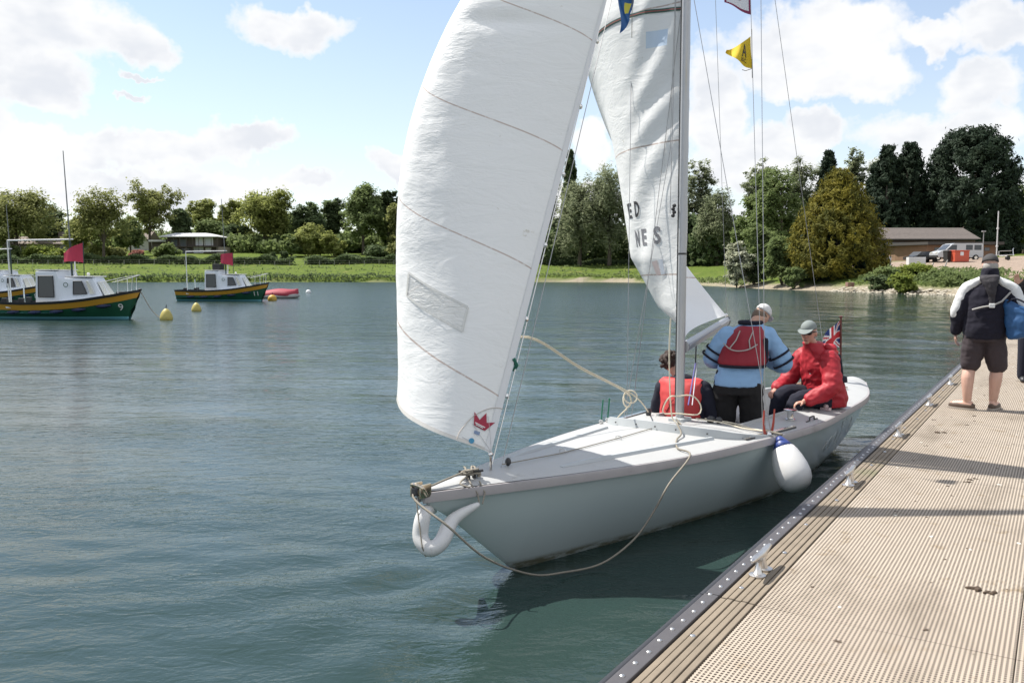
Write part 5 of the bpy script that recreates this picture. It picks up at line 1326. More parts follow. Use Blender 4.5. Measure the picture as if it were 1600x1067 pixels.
# --- bystander at the frame's edge with a raised hand
pc = at(1613, 560, 12.4); pc.z = DECK
per = thing('person', 'person in dark jacket at the right edge with one hand raised', 'person', (pc.x, pc.y, DECK), R(165))
g = MB(); torso(g, [(0, 0, .84, .15, .11), (0, 0, 1.1, .15, .11), (0, 0, 1.40, .16, .10), (0, 0, 1.48, .09, .08)])
Mh = head_matrix((0, .02, 1.66), 0, 0); limb(g, [(0, 0, 1.45), (0, .01, 1.58)], [.06, .055]); add_head(g, Mh)
AR = [(.20, 0, 1.40), (.235, .08, 1.22), (.285, .20, 1.40)]; AL = [(-.20, 0, 1.40), (-.26, .0, 1.12), (-.24, .05, .86)]
limb(g, AR, [.045, .04, .03]); limb(g, AL, [.045, .04, .03]); add_hand(g, AR[2], (.25, .1, 1), (0, -1, 0), 1.05, .25); add_hand(g, AL[2], (0, .1, -1), (-1, 0, 0), 1, .5)
for s_ in (-1, 1): limb(g, [(s_ * .10, 0, .9), (s_ * .11, .03, .5), (s_ * .11, 0, .1)], [.09, .065, .042]); foot(g, (s_ * .11, 0, .085), (s_ * .2, 1, 0))
fuse(g, 'body', skin, per, .009, 3)
g = MB(); torso(g, [(0, 0, .82, .21, .15), (0, 0, 1.1, .215, .15), (0, 0, 1.36, .215, .14), (0, 0, 1.46, .13, .11), (0, 0, 1.55, .085, .085)])
limb(g, [AR[0], AR[1], Vector(AR[1]).lerp(Vector(AR[2]), .85)], [.09, .08, .06]); limb(g, [AL[0], AL[1], Vector(AL[1]).lerp(Vector(AL[2]), .85)], [.09, .08, .06]); fuse(g, 'jacket', m_trous, per, .012, 4, .008, 8, 4)
g = MB(); torso(g, [(0, 0, .82, .19, .14), (0, 0, .95, .19, .14)])
for s_ in (-1, 1): limb(g, [(s_ * .10, 0, .88), (s_ * .11, .03, .5), (s_ * .11, 0, .09)], [.115, .095, .08])
fuse(g, 'trousers', m_navy, per, .013, 4)
for s_ in (-1, 1):
    g = MB(); g.tube([(s_ * .11 - s_ * .012, -.07, .045), (s_ * .11, 0, .05), (s_ * .14, .12, .042), (s_ * .155, .19, .034)], [.036, .045, .044, .026], 12); g.build('shoe', m_dark, per, world=False, smooth=True)
g = MB(); g.ball(tuple(Mh @ Vector((0, -.02, .03))), (.083, .092, .092), 12, 8); g.build('hair', m_hair, per, world=False, smooth=True)
# ------------------------------------------------------------------ moored launches, buoys, covered dinghy
m_lg = mat('green hull paint', (.009, .068, .036), .35, var=.15, vscale=3); m_ly = mat('yellow hull band', (.44, .225, .020), .4, var=.08, vscale=3); m_lb = mat('black gunwale', (.012, .012, .014), .5); m_lw = mat('pale blue boot top', (.13, .36, .42), .5)
m_cab = mat('launch cabin paint', (.66, .70, .76), .4, var=.05, vscale=3); m_glass = mat('dark window', (.045, .05, .055), .08); m_glass2 = mat('pale window', (.55, .55, .48), .12)
m_flagr = mat('red flag cloth', (.42, .035, .075), .8, var=.12, vscale=5); m_pole = mat('white pole', (.62, .62, .62), .5); m_poleg = mat('dark green pole', (.02, .04, .035), .5); m_navyf = mat('navy side fender', (.012, .022, .07), .6)
def launch(label, bow, stern_dir, number, mast_h, flag, box, scale=1.0):
    """6.4 m fishing launch: local y runs from the bow aft, x to port"""
    sd = Vector(stern_dir).normalized(); rz = math.atan2(-sd.x, sd.y)
    root = thing('moored_launch', label, 'boat', (bow[0], bow[1], 0), rz, 'numbered launches moored on the lake')
    L = 6.5
    def hb(a): return float(np.interp(a, [0, .4, 1.0, 2.0, 3.2, 5.0, 6.0, L], [.02, .32, .62, .92, 1.05, 1.0, .90, .80]))
    def zs(a): return float(np.interp(a, [0, 1.0, 2.2, 3.4, 4.6, L], [1.26, 1.06, .86, .76, .72, .76]))
    def yw(a, z):
        k = min(1, max(0, (z + .25) / (zs(a) + .25))); st = float(np.interp(a, [0, .55, 1.2], [1, .0, 0])); zk = 1.2 * max(0, 1 - a / .55)
        if z < zk: return 0.0
        return hb(a) * (k ** float(np.interp(a, [0, 1.5, 3.5, L], [.9, .6, .32, .30])))
    st_ = [0, .08, .2, .35, .55, .8, 1.1, 1.5, 2, 2.6, 3.2, 4, 4.8, 5.6, 6.1, L]
    def band(name, f0, f1, m_, out=0.0, cap_=False):
        for s_ in (1, -1):
            g = MB(); rows = []
            for a in st_:
                z0, z1 = f0(a), f1(a); row = []
                for k in range(4):
                    z = z0 + (z1 - z0) * k / 3; aa = a + max(0, (.55 * (1 - z / 1.2)) if a < .55 else 0) * (1 - a / .55 if a < .55 else 0)
                    row.append((s_ * (yw(aa, z) + out if aa > .0 else 0), aa, z))
                rows.append(row)
            g.grid(rows); g.grid([[(0, L, z0_) for z0_ in [f0(L) + (f1(L) - f0(L)) * k / 3 for k in range(4)]], rows[-1]]); g.build(name, m_, root, world=False, smooth=True)
    band('boot_top', lambda a: -.25, lambda a: .13, m_lw); band('topsides', lambda a: .13, lambda a: zs(a) - .32, m_lg); band('yellow_band', lambda a: zs(a) - .32, lambda a: zs(a) - .08, m_ly, .012); band('gunwale', lambda a: zs(a) - .08, lambda a: zs(a) + .03, m_lb, .035)
    g = MB(); g.grid([[(f_ * (hb(a) + .02), a, zs(a) + .02) for f_ in (-1, 0, 1)] for a in st_ if a <= 3.45]); g.build('foredeck', m_cab, root, world=False)
    g = MB(); g.grid([[(f_ * (hb(a) - .02), a, .30) for f_ in (-1, 0, 1)] for a in st_ if a >= 3.2]); g.build('cockpit_sole', m_lw, root, world=False)
    # cabin and wheelhouse
    def house(name, y0, y1, w0, w1, z0, z1, rake0=0, rake1=0, tum=.06, crown=.06, parent=root):
        g = MB(); rg = []
        for (yb, yt, w_) in ((y0, y0 + rake0, w0), (y1, y1 - rake1, w1)):
            rg.append([(-w_, yb, z0), (-w_ + tum, yt, z1 - crown), (-w_ * .55, yt, z1), (w_ * .55, yt, z1), (w_ - tum, yt, z1 - crown), (w_, yb, z0)])
        g.loft(rg); return g.build(name, m_cab, parent, world=False)
    cb = house('cabin', 1.35, 3.35, .50, .80, .80, 1.83, .55, 0)
    wh = house('wheelhouse', 3.05, 4.25, .78, .84, .72, 2.12, .30, 0)
    g = MB(); g.bbox((-.56, 1.85, 1.825), (.56, 3.10, 1.865), .01); g.build('cabin_roof', m_pole, cb, world=False)
    g = MB(); g.bbox((-.70, 3.25, 2.115), (.70, 4.32, 2.15), .01); g.build('wheelhouse_roof', m_pole, wh, world=False)
    for s_ in (1, -1):
        def pane(name, pts, m_, par, w0, tum=.06):
            g = MB(); c0 = [(s_ * (w_ + .012), y, z) for (y, z, w_) in pts]; c1 = [(s_ * (w_ - .03), y, z) for (y, z, w_) in pts]; n = len(c0)
            g.add(c0 + c1, [tuple(range(n)), tuple(reversed(range(n, 2 * n)))] + [(k, (k + 1) % n, n + (k + 1) % n, n + k) for k in range(n)]); o = g.build(name, m_, par, world=False)
            g = MB(); g.tube([Vector(p) + Vector((s_ * .004, 0, 0)) for p in c0 + c0[:1]], .018, 6); g.build('window_rim', m_lb if m_ is m_glass else m_pole, o, world=False)
        pane('window', [(3.42, .98, .815), (4.12, .98, .84), (4.12, 1.88, .80), (3.48, 1.88, .775)], m_glass, wh, .8)
        pane('window', [(2.05, 1.12, .635), (2.62, 1.08, .715), (2.62, 1.66, .675), (2.28, 1.66, .625)], m_glass, cb, .7)
        pane('window', [(1.72, 1.12, .585), (1.92, 1.10, .61), (2.10, 1.66, .60), (2.0, 1.66, .585)], m_glass2, cb, .7)
    g = MB(); g.add([(-.42, 1.40, 1.0), (.42, 1.40, 1.0), (.34, 1.78, 1.62), (-.34, 1.78, 1.62)], [(0, 1, 2, 3)]); o = g.build('windscreen', m_glass2, cb, world=False); o.location = (0, -.03, .01)
    g = MB(); g.bbox((-.10, 1.40, 1.0), (-.06, 1.8, 1.66), .008) if False else g.tube([(0, 1.37, 1.0), (0, 1.75, 1.64)], .02, 6); g.build('windscreen_bar', m_cab, cb, world=False)
    if flag != 'far':
        vs, fs = text_mesh('O', .30); g = MB(); g.add([(-.80, 3.02 - x, 1.40 + y) for x, y in vs], fs) ; g.build('green_badge', m_lg, cb, world=False)
    # number on both bows
    for s_ in (1, -1):
        vs, fs = text_mesh(number, .42); xs = [v[0] for v in vs]; x0, x1 = min(xs), max(xs); g = MB(); pts = []
        for x, y in vs:
            a = (.95 - (x - x0) + (x1 - x0) * .0) if s_ > 0 else (.55 + (x - x0)); a = (.62 + (x1 - x0) - (x - x0)) if s_ < 0 else (.62 + (x - x0))
            z = .40 + y; pts.append((s_ * (yw(a + .05, z) + .03), a, z))
        g.add(pts, fs); g.build('number', m_pole, root, world=False)
    for a in (1.35, 2.35, 3.3, 4.3, 5.3):
        for s_ in (1, -1): g = MB(); z = zs(a) - .40; g.tube([(s_ * (yw(a - .25, z) + .03), a - .28, z + .02), (s_ * (yw(a, z) + .07), a, z - .01), (s_ * (yw(a + .25, z) + .03), a + .28, z - .02)], [.04, .085, .04], 8); g.build('side_fender', m_navyf, root, world=False, smooth=True)
    # pulpit
    g = MB(); 
    for s_ in (1, -1): g.tube(catmull([(s_ * .52, 1.55, zs(1.5) + .62), (s_ * .36, .7, zs(.7) + .66), (s_ * .12, .12, zs(.1) + .66), (0, .02, zs(0) + .66)], 5), .014, 6); g.tube([(s_ * .40, .8, zs(.8)), (s_ * .38, .8, zs(.8) + .64)], .012, 6); g.tube([(s_ * .2, .3, zs(.3)), (s_ * .17, .25, zs(.3) + .62)], .012, 6)
    g.build('pulpit', m_pole, root, world=False)
    g = MB(); g.ball((0, .02, 1.28), (.06, .09, .06), 8, 6); g.build('stem_head', m_lb, root, world=False); g = MB(); g.bbox((-.12, .7, 1.06), (.12, 1.05, 1.20), .03); g.tube([(-.2, .5, 1.16), (.15, .9, 1.14)], .03, 6); g.build('anchor_gear', m_lb, root, world=False)
    # mast and gallows
    g = MB(); g.tube([(.10, 3.15, 1.80), (.10, 3.20, 3.4)], .045, 8); g.build('mast', m_poleg, root, world=False)
    g = MB(); g.tube([(.10, 3.20, 3.4), (.10, 3.34, mast_h)], [.032, .018], 8); g.build('topmast', mat('grey pole', (.16, .17, .17), .5), root, world=False)
    g = MB(); g.tube([(.10, 3.05, 3.46), (.10, 6.1, 3.42)], .032, 8); g.tube([(.10, 6.05, .35), (.10, 6.1, 3.42)], .03, 8); g.build('gallows', m_pole, root, world=False)
    g = MB(); g.tube([(-.35, 5.8, .5), (-.35, 5.85, 1.55)], .03, 6); g.build('rod_post', m_pole, root, world=False); g = MB(); g.tube([(.35, 5.6, .5), (.35, 5.62, 1.5)], .03, 6); g.build('rod_post', m_pole, root, world=False)
    g = MB()
    for (x, y, h) in ((.85, 4.9, .20), (-.85, 4.9, .2), (.8, 5.7, .18), (-.8, 5.7, .18)): g.bbox((x - .06, y - .12, zs(y)), (x + .06, y + .12, zs(y) + h), .02)
    g.build('deck_gear', m_lb, root, world=False)
    g = MB(); g.bbox((-.9, 5.35, .50), (.9, 5.6, .60), .02); g.build('thwart', m_cab, root, world=False)
    if flag != 'none':
        f0 = Vector((.10, 2.62, 2.55))
        g = MB(); g.tube([(.10, 2.60, 1.85), (.10, 2.60, 3.36)], .02, 6); g.build('flag_staff', m_poleg, root, world=False)
        def fl(u, v): return Vector((.10 + .06 * math.sin(u * 7 + v), 2.62 + .92 * u, 3.32 - .88 * (1 - v) * (1 - .25 * u) - (.28 if flag == 'a' else .05) * u * v - .18 * u * u * (1 if flag == 'a' else .2)))
        fo = flag_mesh(fl, 12, 8, 'flag', m_flagr, root)
        # flag_mesh works in world coordinates: shift back into the boat's own frame
        fo.data.transform(ROOTS[root.name])
        g = MB(); g.tube([(0, 2.95, 1.85), (0, 2.95, 2.5)], .035, 6); g.ball((.25, 2.5, 1.95), (.07, .07, .07), 8, 6); g.build('horn_post', m_pole, root, world=False)
    if box: g = MB(); g.bbox((-.30, 3.35, 2.15), (.30, 3.95, 2.55), .04); g.build('black_box', m_lb, root, world=False)
    return root
b9 = onz(203, 499, 0)
launch('green and yellow launch number 9 nearest the camera, with red flag', (b9.x + .50, b9.y), (-1, .10, 0), '9', 7.25, 'a', False)
b11 = onz(410, 471, 0)
launch('green and yellow launch number 11 by the yellow buoys, black box on its wheelhouse', (b11.x + .45, b11.y), (-1, .16, 0), '11', 7.0, 'b', True)
p8 = at(78, 460, 53)
launch('green and yellow launch number 8 half hidden behind launch 9', (p8.x, 53), (-1, .35, 0), '8', 6.2, 'none', False)
m_buoy = mat('yellow buoy', (.44, .37, .10), .5, var=.15, vscale=5, stain=(.25, .22, .09), stain_scale=2)
m_buoy2 = mat('orange yellow buoy', (.50, .31, .035), .5, var=.2, vscale=4, stain=(.20, .15, .06), stain_scale=2)
def buoy(px, py, r, prof, label, m_, name='mooring_buoy'):
    p = onz(px, py, 0); root = thing(name, label, 'buoy', (p.x, p.y, 0), 0, 'mooring buoys')
    g = MB(); g.lathe([(a * r, c * r) for a, c in prof], 20); g.build('float_body', m_, root, world=False, smooth=True)
    g = MB(); top = prof[-1][1] * r; g.tube([(0, 0, top - .02), (.01, 0, top + .10), (.03, 0, top + .16)], .018, 6); g.build('top_eye', m_lb, root, world=False)
pear = [(.2, -.35), (.85, -.25), (1, .1), (1.0, .45), (.88, .9), (.66, 1.35), (.40, 1.68), (.12, 1.85)]
rnd = [(.2, -.4), (.85, -.3), (1, .15), (.97, .6), (.8, 1.0), (.45, 1.28), (.1, 1.36)]
buoy(260, 500, .265, pear, 'yellow pear-shaped buoy on the bow rope of launch 9', m_buoy)
buoy(307, 486.5, .245, pear, 'yellow pear-shaped buoy in front of launch 11', m_buoy)
buoy(425.5, 470, .31, rnd, 'round orange-yellow buoy under the bow of launch 11', m_buoy2)
buoy(482, 458, .24, rnd, 'small white buoy alone on the open water', m_white)
bq = onz(260, 500, 0); bowp = Vector((b9.x + .5, b9.y, 1.22))
g = MB(); g.tube(catmull([bowp, bowp.lerp(Vector((bq.x, bq.y, 0)), .4) + Vector((0, 0, -.28)), bowp.lerp(Vector((bq.x, bq.y, 0)), .75) + Vector((0, 0, -.22)), Vector((bq.x - .2, bq.y, .12))], 6), .018, 6)
tag(g.build('bow_rope', m_rope2, None), 'mooring rope drooping from launch 9 to its yellow buoy', 'rope')
# covered inflatable
pr = at(402, 459, 66); rr = thing('covered_dinghy', 'low boat under a red tarpaulin beyond launch 11', 'boat', (pr.x, 66, 0), R(-88))
m_tarp = mat('red tarpaulin', (.30, .025, .045), .65, var=.15, vscale=3)
g = MB(); rg = []
for k in range(15):
    t_ = k / 14; y = t_ * 3.1; w_ = .80 * min(1, (1 - t_) * 3.2 + .25) ; h_ = .40 + .14 * t_ - .05 * math.sin(t_ * 9)
    rg.append([(w_ * math.cos(a), y + (.0), .22 + (h_ if 0 < a < math.pi else .2) * math.sin(a) * (1.0 if 0 < a < math.pi else .6)) for a in np.linspace(0, 2 * math.pi, 18, endpoint=False)])
g.loft(rg); g.build('cover', m_tarp, rr, world=False, smooth=True)
g = MB(); g.tube(catmull([(-.62, 0, .15), (-.66, 1.6, .15), (-.5, 2.6, .16), (0, 3.05, .2), (.5, 2.6, .16), (.66, 1.6, .15), (.62, 0, .15)], 5), .17, 10); g.build('hull_tube', mat('grey tube', (.30, .30, .30), .6), rr, world=False, smooth=True)

# ------------------------------------------------------------------ trees
def leaf_mat(name, c0, c1, tr_=.48):
    m, t, b = new_mat(name); out = m.node_tree.nodes['Material Output']
    tco = t.n('ShaderNodeTexCoord').outputs['Object']; oi = t.n('ShaderNodeObjectInfo')
    n = t.noise(tco, .55, 3, .6); n2 = t.noise(tco, 5.0, 2, .6)
    c = t.mix(t.sstep(n, .3, .7), c0, c1); c = t.mix(t.sstep(n2, .45, .8, 0, .45), c, tuple(x * .55 for x in c0))
    t.link(c, b.inputs['Base Color']); b.inputs['Roughness'].default_value = .75; b.inputs['Specular IOR Level'].default_value = .18
    tl = t.n('ShaderNodeBsdfTranslucent'); t.link(t.mix(.35, c, tuple(min(1, x * 1.5) for x in c1)), tl.inputs[0])
    mx = t.n('ShaderNodeMixShader'); mx.inputs[0].default_value = tr_; t.link(b.outputs[0], mx.inputs[1]); t.link(tl.outputs[0], mx.inputs[2]); t.link(mx.outputs[0], out.inputs[0])
    return m
LM = dict(
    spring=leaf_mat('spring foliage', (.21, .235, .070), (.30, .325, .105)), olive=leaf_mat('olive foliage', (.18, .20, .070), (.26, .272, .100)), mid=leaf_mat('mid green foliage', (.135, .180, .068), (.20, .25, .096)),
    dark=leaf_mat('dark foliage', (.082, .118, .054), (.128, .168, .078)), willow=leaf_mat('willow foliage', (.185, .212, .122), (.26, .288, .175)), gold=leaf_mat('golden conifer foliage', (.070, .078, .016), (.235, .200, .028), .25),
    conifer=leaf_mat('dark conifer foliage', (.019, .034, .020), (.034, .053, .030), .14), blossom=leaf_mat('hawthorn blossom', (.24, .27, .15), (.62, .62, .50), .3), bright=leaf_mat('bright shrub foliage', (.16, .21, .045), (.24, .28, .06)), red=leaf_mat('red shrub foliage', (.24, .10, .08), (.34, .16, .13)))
m_bark = mat('bark', (.10, .082, .062), .95, var=.35, vscale=3, bump=.03, bscale=6)
def leaf_cloud(P, N, size, rg_, stretch=(1.0, 1.0), droop=0.0):
    """quads at points P with normals N"""
    n = len(P); t_ = rg_.normal(size=(n, 3)); t_ -= N * (t_ * N).sum(1, keepdims=True); t_ /= np.linalg.norm(t_, axis=1, keepdims=True) + 1e-9
    if droop: t_ = t_ * (1 - droop) + np.array([0, 0, -1.0]) * droop; t_ -= N * (t_ * N).sum(1, keepdims=True); t_ /= np.linalg.norm(t_, axis=1, keepdims=True) + 1e-9
    bq_ = np.cross(N, t_); s_ = size * rg_.uniform(.6, 1.35, size=(n, 1)); a = t_ * s_ * stretch[0]; c = bq_ * s_ * stretch[1]
    V = np.stack([P - a, P + c * .8, P + a, P - c * .8], 1).reshape(-1, 3); return V, np.arange(n * 4).reshape(-1, 4)
def unit(v): return v / (np.linalg.norm(v, axis=1, keepdims=True) + 1e-9)
def crown_points(kind, H, Rr, z0, n_cl, per, rg_):
    """leaf positions and normals in local space for the crown of each habit"""
    Pl, Nl, C = [], [], []
    if kind in ('round', 'loose', 'willow', 'bush'):
        lobes = []
        nl = {'round': 7, 'loose': 8, 'willow': 8, 'bush': 5}[kind]
        for k in range(nl):
            a = rg_.uniform(0, 6.283); rr_ = Rr * rg_.uniform(.15, .62); zc_ = z0 + (H - z0) * rg_.uniform(.25, .80)
            lobes.append((math.cos(a) * rr_, math.sin(a) * rr_, zc_, Rr * rg_.uniform(.34, .58), (H - z0) * rg_.uniform(.18, .30)))
        lobes.append((0, 0, z0 + (H - z0) * .60, Rr * .66, (H - z0) * .40)); lobes.append((Rr * .1, 0, z0 + (H - z0) * .35, Rr * .85, (H - z0) * .32))
        for k in range(n_cl):
            lx, ly, lz, lr, lh = lobes[rg_.integers(len(lobes))]
            d = rg_.normal(size=3); d /= np.linalg.norm(d); sc = rg_.uniform(.55, 1.02) if kind != 'loose' else rg_.uniform(.35, 1.05)
            c = np.array([lx + d[0] * lr * sc, ly + d[1] * lr * sc, lz + d[2] * lh * sc])
            if c[2] < z0 * .6: continue
            C.append(c); rc = Rr * (.15 if kind != 'loose' else .13) * rg_.uniform(.7, 1.4)
            g_ = rg_.normal(size=(per, 3)) * np.array([rc, rc, rc * (.7 if kind != 'willow' else 1.25)]) * .62
            Pl.append(c + g_); outw = unit(g_ + (c - np.array([0, 0, z0 + (H - z0) * .45])) * .12); Nl.append(unit(outw * .55 + np.array([-.15, 0, .8]) + rg_.normal(size=(per, 3)) * .5))
    elif kind in ('cone', 'goldcone', 'bigcone'):
        for k in range(n_cl):
            t_ = rg_.uniform(0, 1) ** (1.25 if kind != 'bigcone' else 1.0); z = z0 + (H - z0) * t_
            if kind == 'cone': prof = (1 - t_) ** .62 * (.65 + .35 * min(1, t_ * 5 + .25))
            elif kind == 'bigcone': prof = math.sqrt(max(0, 1 - ((t_ - .33) / .70) ** 2)) if t_ > .33 else 1 - .10 * (1 - t_ / .33)
            else: prof = (1 - t_ ** 1.75) ** .92 * (.90 + .10 * min(1, t_ * 4))
            a = rg_.uniform(0, 6.283); rr_ = Rr * prof * rg_.uniform(.86, 1.05) * (1 + .06 * math.sin(a * 5 + z)); c = np.array([math.cos(a) * rr_, math.sin(a) * rr_, z]); C.append(c)
            rc = Rr * (.070 if kind == 'goldcone' else .085) * rg_.uniform(.7, 1.3); out_ = np.array([math.cos(a), math.sin(a), .0])
            ln_ = rg_.uniform(-1, 1, size=(per, 1)); g_ = out_ * ln_ * rc * 1.5 + np.array([0, 0, 1]) * ln_ * rc * (.9 if kind != 'goldcone' else 1.2) + rg_.normal(size=(per, 3)) * rc * .40
            Pl.append(c + g_); Nl.append(unit(out_ + np.array([0, 0, .5]) + rg_.normal(size=(per, 3)) * .6))
    return np.vstack(Pl), np.vstack(Nl), C
def tree(px, top, Y, wpx, kind, colour, label, name=None, n_cl=90, per=60, leaf=None, trunk=True, skirt=.16, seed=None, x=None, group=None, cat='tree', zbase=None):
    X = (px - 800) / FPX * Y * 1.0; d = ray(px, 423); X = d.x / d.y * Y
    z0w = gz(X, Y) if zbase is None else zbase; top_w = at(px, top, Y).z; wpx = wpx * (1.08 if px < 660 and kind in ('round', 'loose') else 1.0); H = max(.8, top_w - z0w); Rr = wpx / 2 / FPX * Y
    rg_ = np.random.default_rng(seed if seed is not None else int(abs(px) * 7 + top))
    root = thing(name or {'round': 'broadleaf_tree', 'loose': 'open_crowned_tree', 'willow': 'willow_tree', 'bush': 'shrub', 'cone': 'conifer_tree', 'bigcone': 'conifer_tree', 'goldcone': 'golden_conifer'}[kind], label, cat, (X, Y, z0w - .05), rg_.uniform(0, 6), group)
    P, N, C = crown_points(kind, H, Rr, H * skirt, n_cl, per, rg_)
    ls = leaf or max(.10, .0018 * Y) * {'goldcone': 1.0, 'cone': .92, 'bigcone': .92, 'loose': .80, 'willow': .85}.get(kind, .95)
    st_ = {'willow': (1.5, .5), 'goldcone': (1.7, .5), 'cone': (1.5, .6), 'bigcone': (1.5, .6)}.get(kind, (1.0, .75))
    V, F = leaf_cloud(P, N, ls, rg_, st_, .5 if kind == 'willow' else (-.45 if 'cone' in kind else 0))
    np_mesh('crown', V, F, LM[colour], root)
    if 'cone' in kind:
        # inner foliage that closes the crown, its shade put into a dark leaf colour
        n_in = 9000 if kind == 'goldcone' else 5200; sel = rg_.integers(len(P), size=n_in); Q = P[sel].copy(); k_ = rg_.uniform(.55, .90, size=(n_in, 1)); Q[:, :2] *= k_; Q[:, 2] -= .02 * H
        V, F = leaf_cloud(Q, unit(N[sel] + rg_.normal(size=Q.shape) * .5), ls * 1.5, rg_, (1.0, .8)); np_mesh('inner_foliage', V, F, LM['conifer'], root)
    if trunk:
        g = MB(); bend = rg_.uniform(-.05, .05) * H; tr_ = max(.06, H * (.020 if kind != 'bush' else .012))
        if kind == 'bush':
            for k in range(5):
                c = C[rg_.integers(len(C))]; g.tube([(0, 0, 0), tuple(np.array(c) * .5), tuple(c)], [tr_, tr_ * .7, tr_ * .3], 6)
        else:
            g.tube(catmull([(0, 0, -.1), (bend * .3, 0, H * .2), (bend, bend * .5, H * .5), (bend * .6, 0, H * .86)], 4), [tr_ * (1.25 - .9 * k / 12) for k in range(13)], 8)
            for k in range(14 if kind == 'loose' else (10 if 'cone' not in kind else 6)):
                c = np.array(C[rg_.integers(len(C))]); hz = c[2] * rg_.uniform(.35, .75); g.tube(catmull([(bend * .5, 0, hz * .85), tuple(np.array([c[0] * .45, c[1] * .45, hz + (c[2] - hz) * .55])), tuple(c)], 4), [tr_ * .42, tr_ * .40, tr_ * .36, tr_ * .32, tr_ * .28, tr_ * .24, tr_ * .2, tr_ * .14, tr_ * .08], 6)
        g.build('trunk', m_bark, root, world=False, smooth=True)
    return root
TREES = [
    # left bank, beyond the launches
    (-70, 280, 215, 130, 'round', 'mid', 'big green tree just outside the left of the picture behind the houses'),
    (28, 288, 212, 118, 'round', 'olive', 'large olive-green tree at the left edge of the picture'),
    (72, 318, 240, 60, 'loose', 'olive', 'thin-topped tree right of the leftmost large tree'),
    (78, 333, 226, 46, 'round', 'dark', 'small dark green tree left of the launch mast'),
    (163, 297, 196, 96, 'loose', 'olive', 'open-crowned tree on the bank above the bow of launch 9'),
    (128, 332, 202, 44, 'round', 'spring', 'low yellowish tree leaning against the open-crowned tree'),
    (205, 338, 214, 44, 'round', 'mid', 'small tree between the open-crowned tree and the tall pointed one'),
    (236, 286, 232, 78, 'loose', 'olive', 'tall tree behind the left end of the flat-roofed house'),
    (285, 327, 245, 40, 'round', 'dark', 'short dark tree behind the roof of the flat-roofed house'),
    (316, 308, 262, 48, 'loose', 'spring', 'pale feathery tree behind the middle of the flat-roofed house'),
    (360, 314, 270, 46, 'loose', 'spring', 'pale feathery tree behind the mast of launch 11'),
    (334, 345, 250, 56, 'round', 'mid', 'bushy tree just right of the flat-roofed house'),
    (372, 350, 238, 50, 'round', 'dark', 'dark rounded tree at the right end of the lawn'),
    (413, 294, 238, 86, 'round', 'spring', 'large pale green domed tree above the red-covered boat'),
    (455, 330, 255, 40, 'round', 'mid', 'tree in the gap right of the pale domed tree'),
    (487, 312, 235, 62, 'round', 'dark', 'dark two-headed tree above the small white buoy'),
    (522, 307, 246, 44, 'round', 'dark', 'dark narrow tree left of the tall bank tree'),
    (568, 290, 226, 72, 'round', 'mid', 'tallest tree on the left bank beside the jib'),
    (606, 298, 232, 40, 'round', 'dark', 'forked dark tree touching the edge of the jib'),
    (632, 318, 220, 46, 'round', 'olive', 'olive tree half hidden by the edge of the jib'),
    (690, 292, 228, 90, 'round', 'mid', 'green tree hidden behind the left part of the jib'),
    (770, 286, 226, 90, 'round', 'olive', 'olive tree hidden behind the middle of the jib'),
    (838, 262, 205, 80, 'willow', 'willow', 'willow hidden behind the luff of the jib'),
    # centre bank between the sails
    (890, 236, 212, 34, 'cone', 'dark', 'slim dark spire just right of the jib'),
    (905, 266, 186, 92, 'willow', 'willow', 'willow right of the jib with its skirt on the bank'),
    (952, 262, 184, 92, 'willow', 'willow', 'broad willow between the jib and the mainsail'),
    (1010, 268, 186, 80, 'willow', 'willow', 'willow behind the mainsail'),
    (1092, 254, 190, 64, 'loose', 'willow', 'tall loose willow just right of the mast'),
    (1066, 320, 178, 60, 'round', 'dark', 'dark tree low behind the mast'),
    (1120, 296, 170, 70, 'willow', 'willow', 'grey-green willow left of the blossoming hawthorn'),
    # right bank
    (1188, 232, 165, 66, 'loose', 'willow', 'tall loose willow above the hawthorn'),
    (1218, 264, 136, 92, 'round', 'mid', 'rounded green tree left of the golden conifer'),
    (1248, 236, 162, 64, 'willow', 'willow', 'tall pale willow behind the rounded green tree'),
    (1290, 236, 158, 50, 'cone', 'conifer', 'dark spire rising behind the golden conifer'),
    (1330, 222, 160, 54, 'loose', 'willow', 'pale willow right above the golden conifer'),
    (1365, 258, 150, 60, 'cone', 'conifer', 'dark conifer behind the right shoulder of the golden one'),
    (1383, 228, 140, 76, 'cone', 'conifer', 'left of the two pointed dark conifers behind the shed'),
    (1416, 224, 142, 76, 'cone', 'conifer', 'right of the two pointed dark conifers behind the shed'),
    (1380, 240, 185, 60, 'willow', 'willow', 'pale willow peeping out between the dark conifers'),
    (1512, 208, 140, 138, 'bigcone', 'conifer', 'huge dark rounded conifer behind the brick building'),
    (1472, 300, 146, 60, 'round', 'dark', 'dark tree filling the gap left of the huge conifer'),
    (1598, 286, 150, 70, 'round', 'mid', 'green tree at the right edge of the picture'),
    (1690, 262, 150, 120, 'round', 'mid', 'green tree just outside the right of the picture'),
    (1178, 300, 142, 66, 'round', 'mid', 'green tree between the mast and the rounded tree'),
]
for T in TREES:
    dens_ = {'loose': (210, 52), 'round': (185, 66), 'willow': (180, 76), 'cone': (420, 52), 'bigcone': (900, 52)}[T[4]]
    tree(*T, n_cl=dens_[0], per=dens_[1], skirt={'loose': .22, 'round': .14, 'willow': .07, 'cone': .03, 'bigcone': .03}[T[4]])
tree(1307, 270, 97, 146, 'goldcone', 'gold', 'golden-tipped conifer standing on the right bank by the water', n_cl=1150, per=34, leaf=.15, skirt=.03)
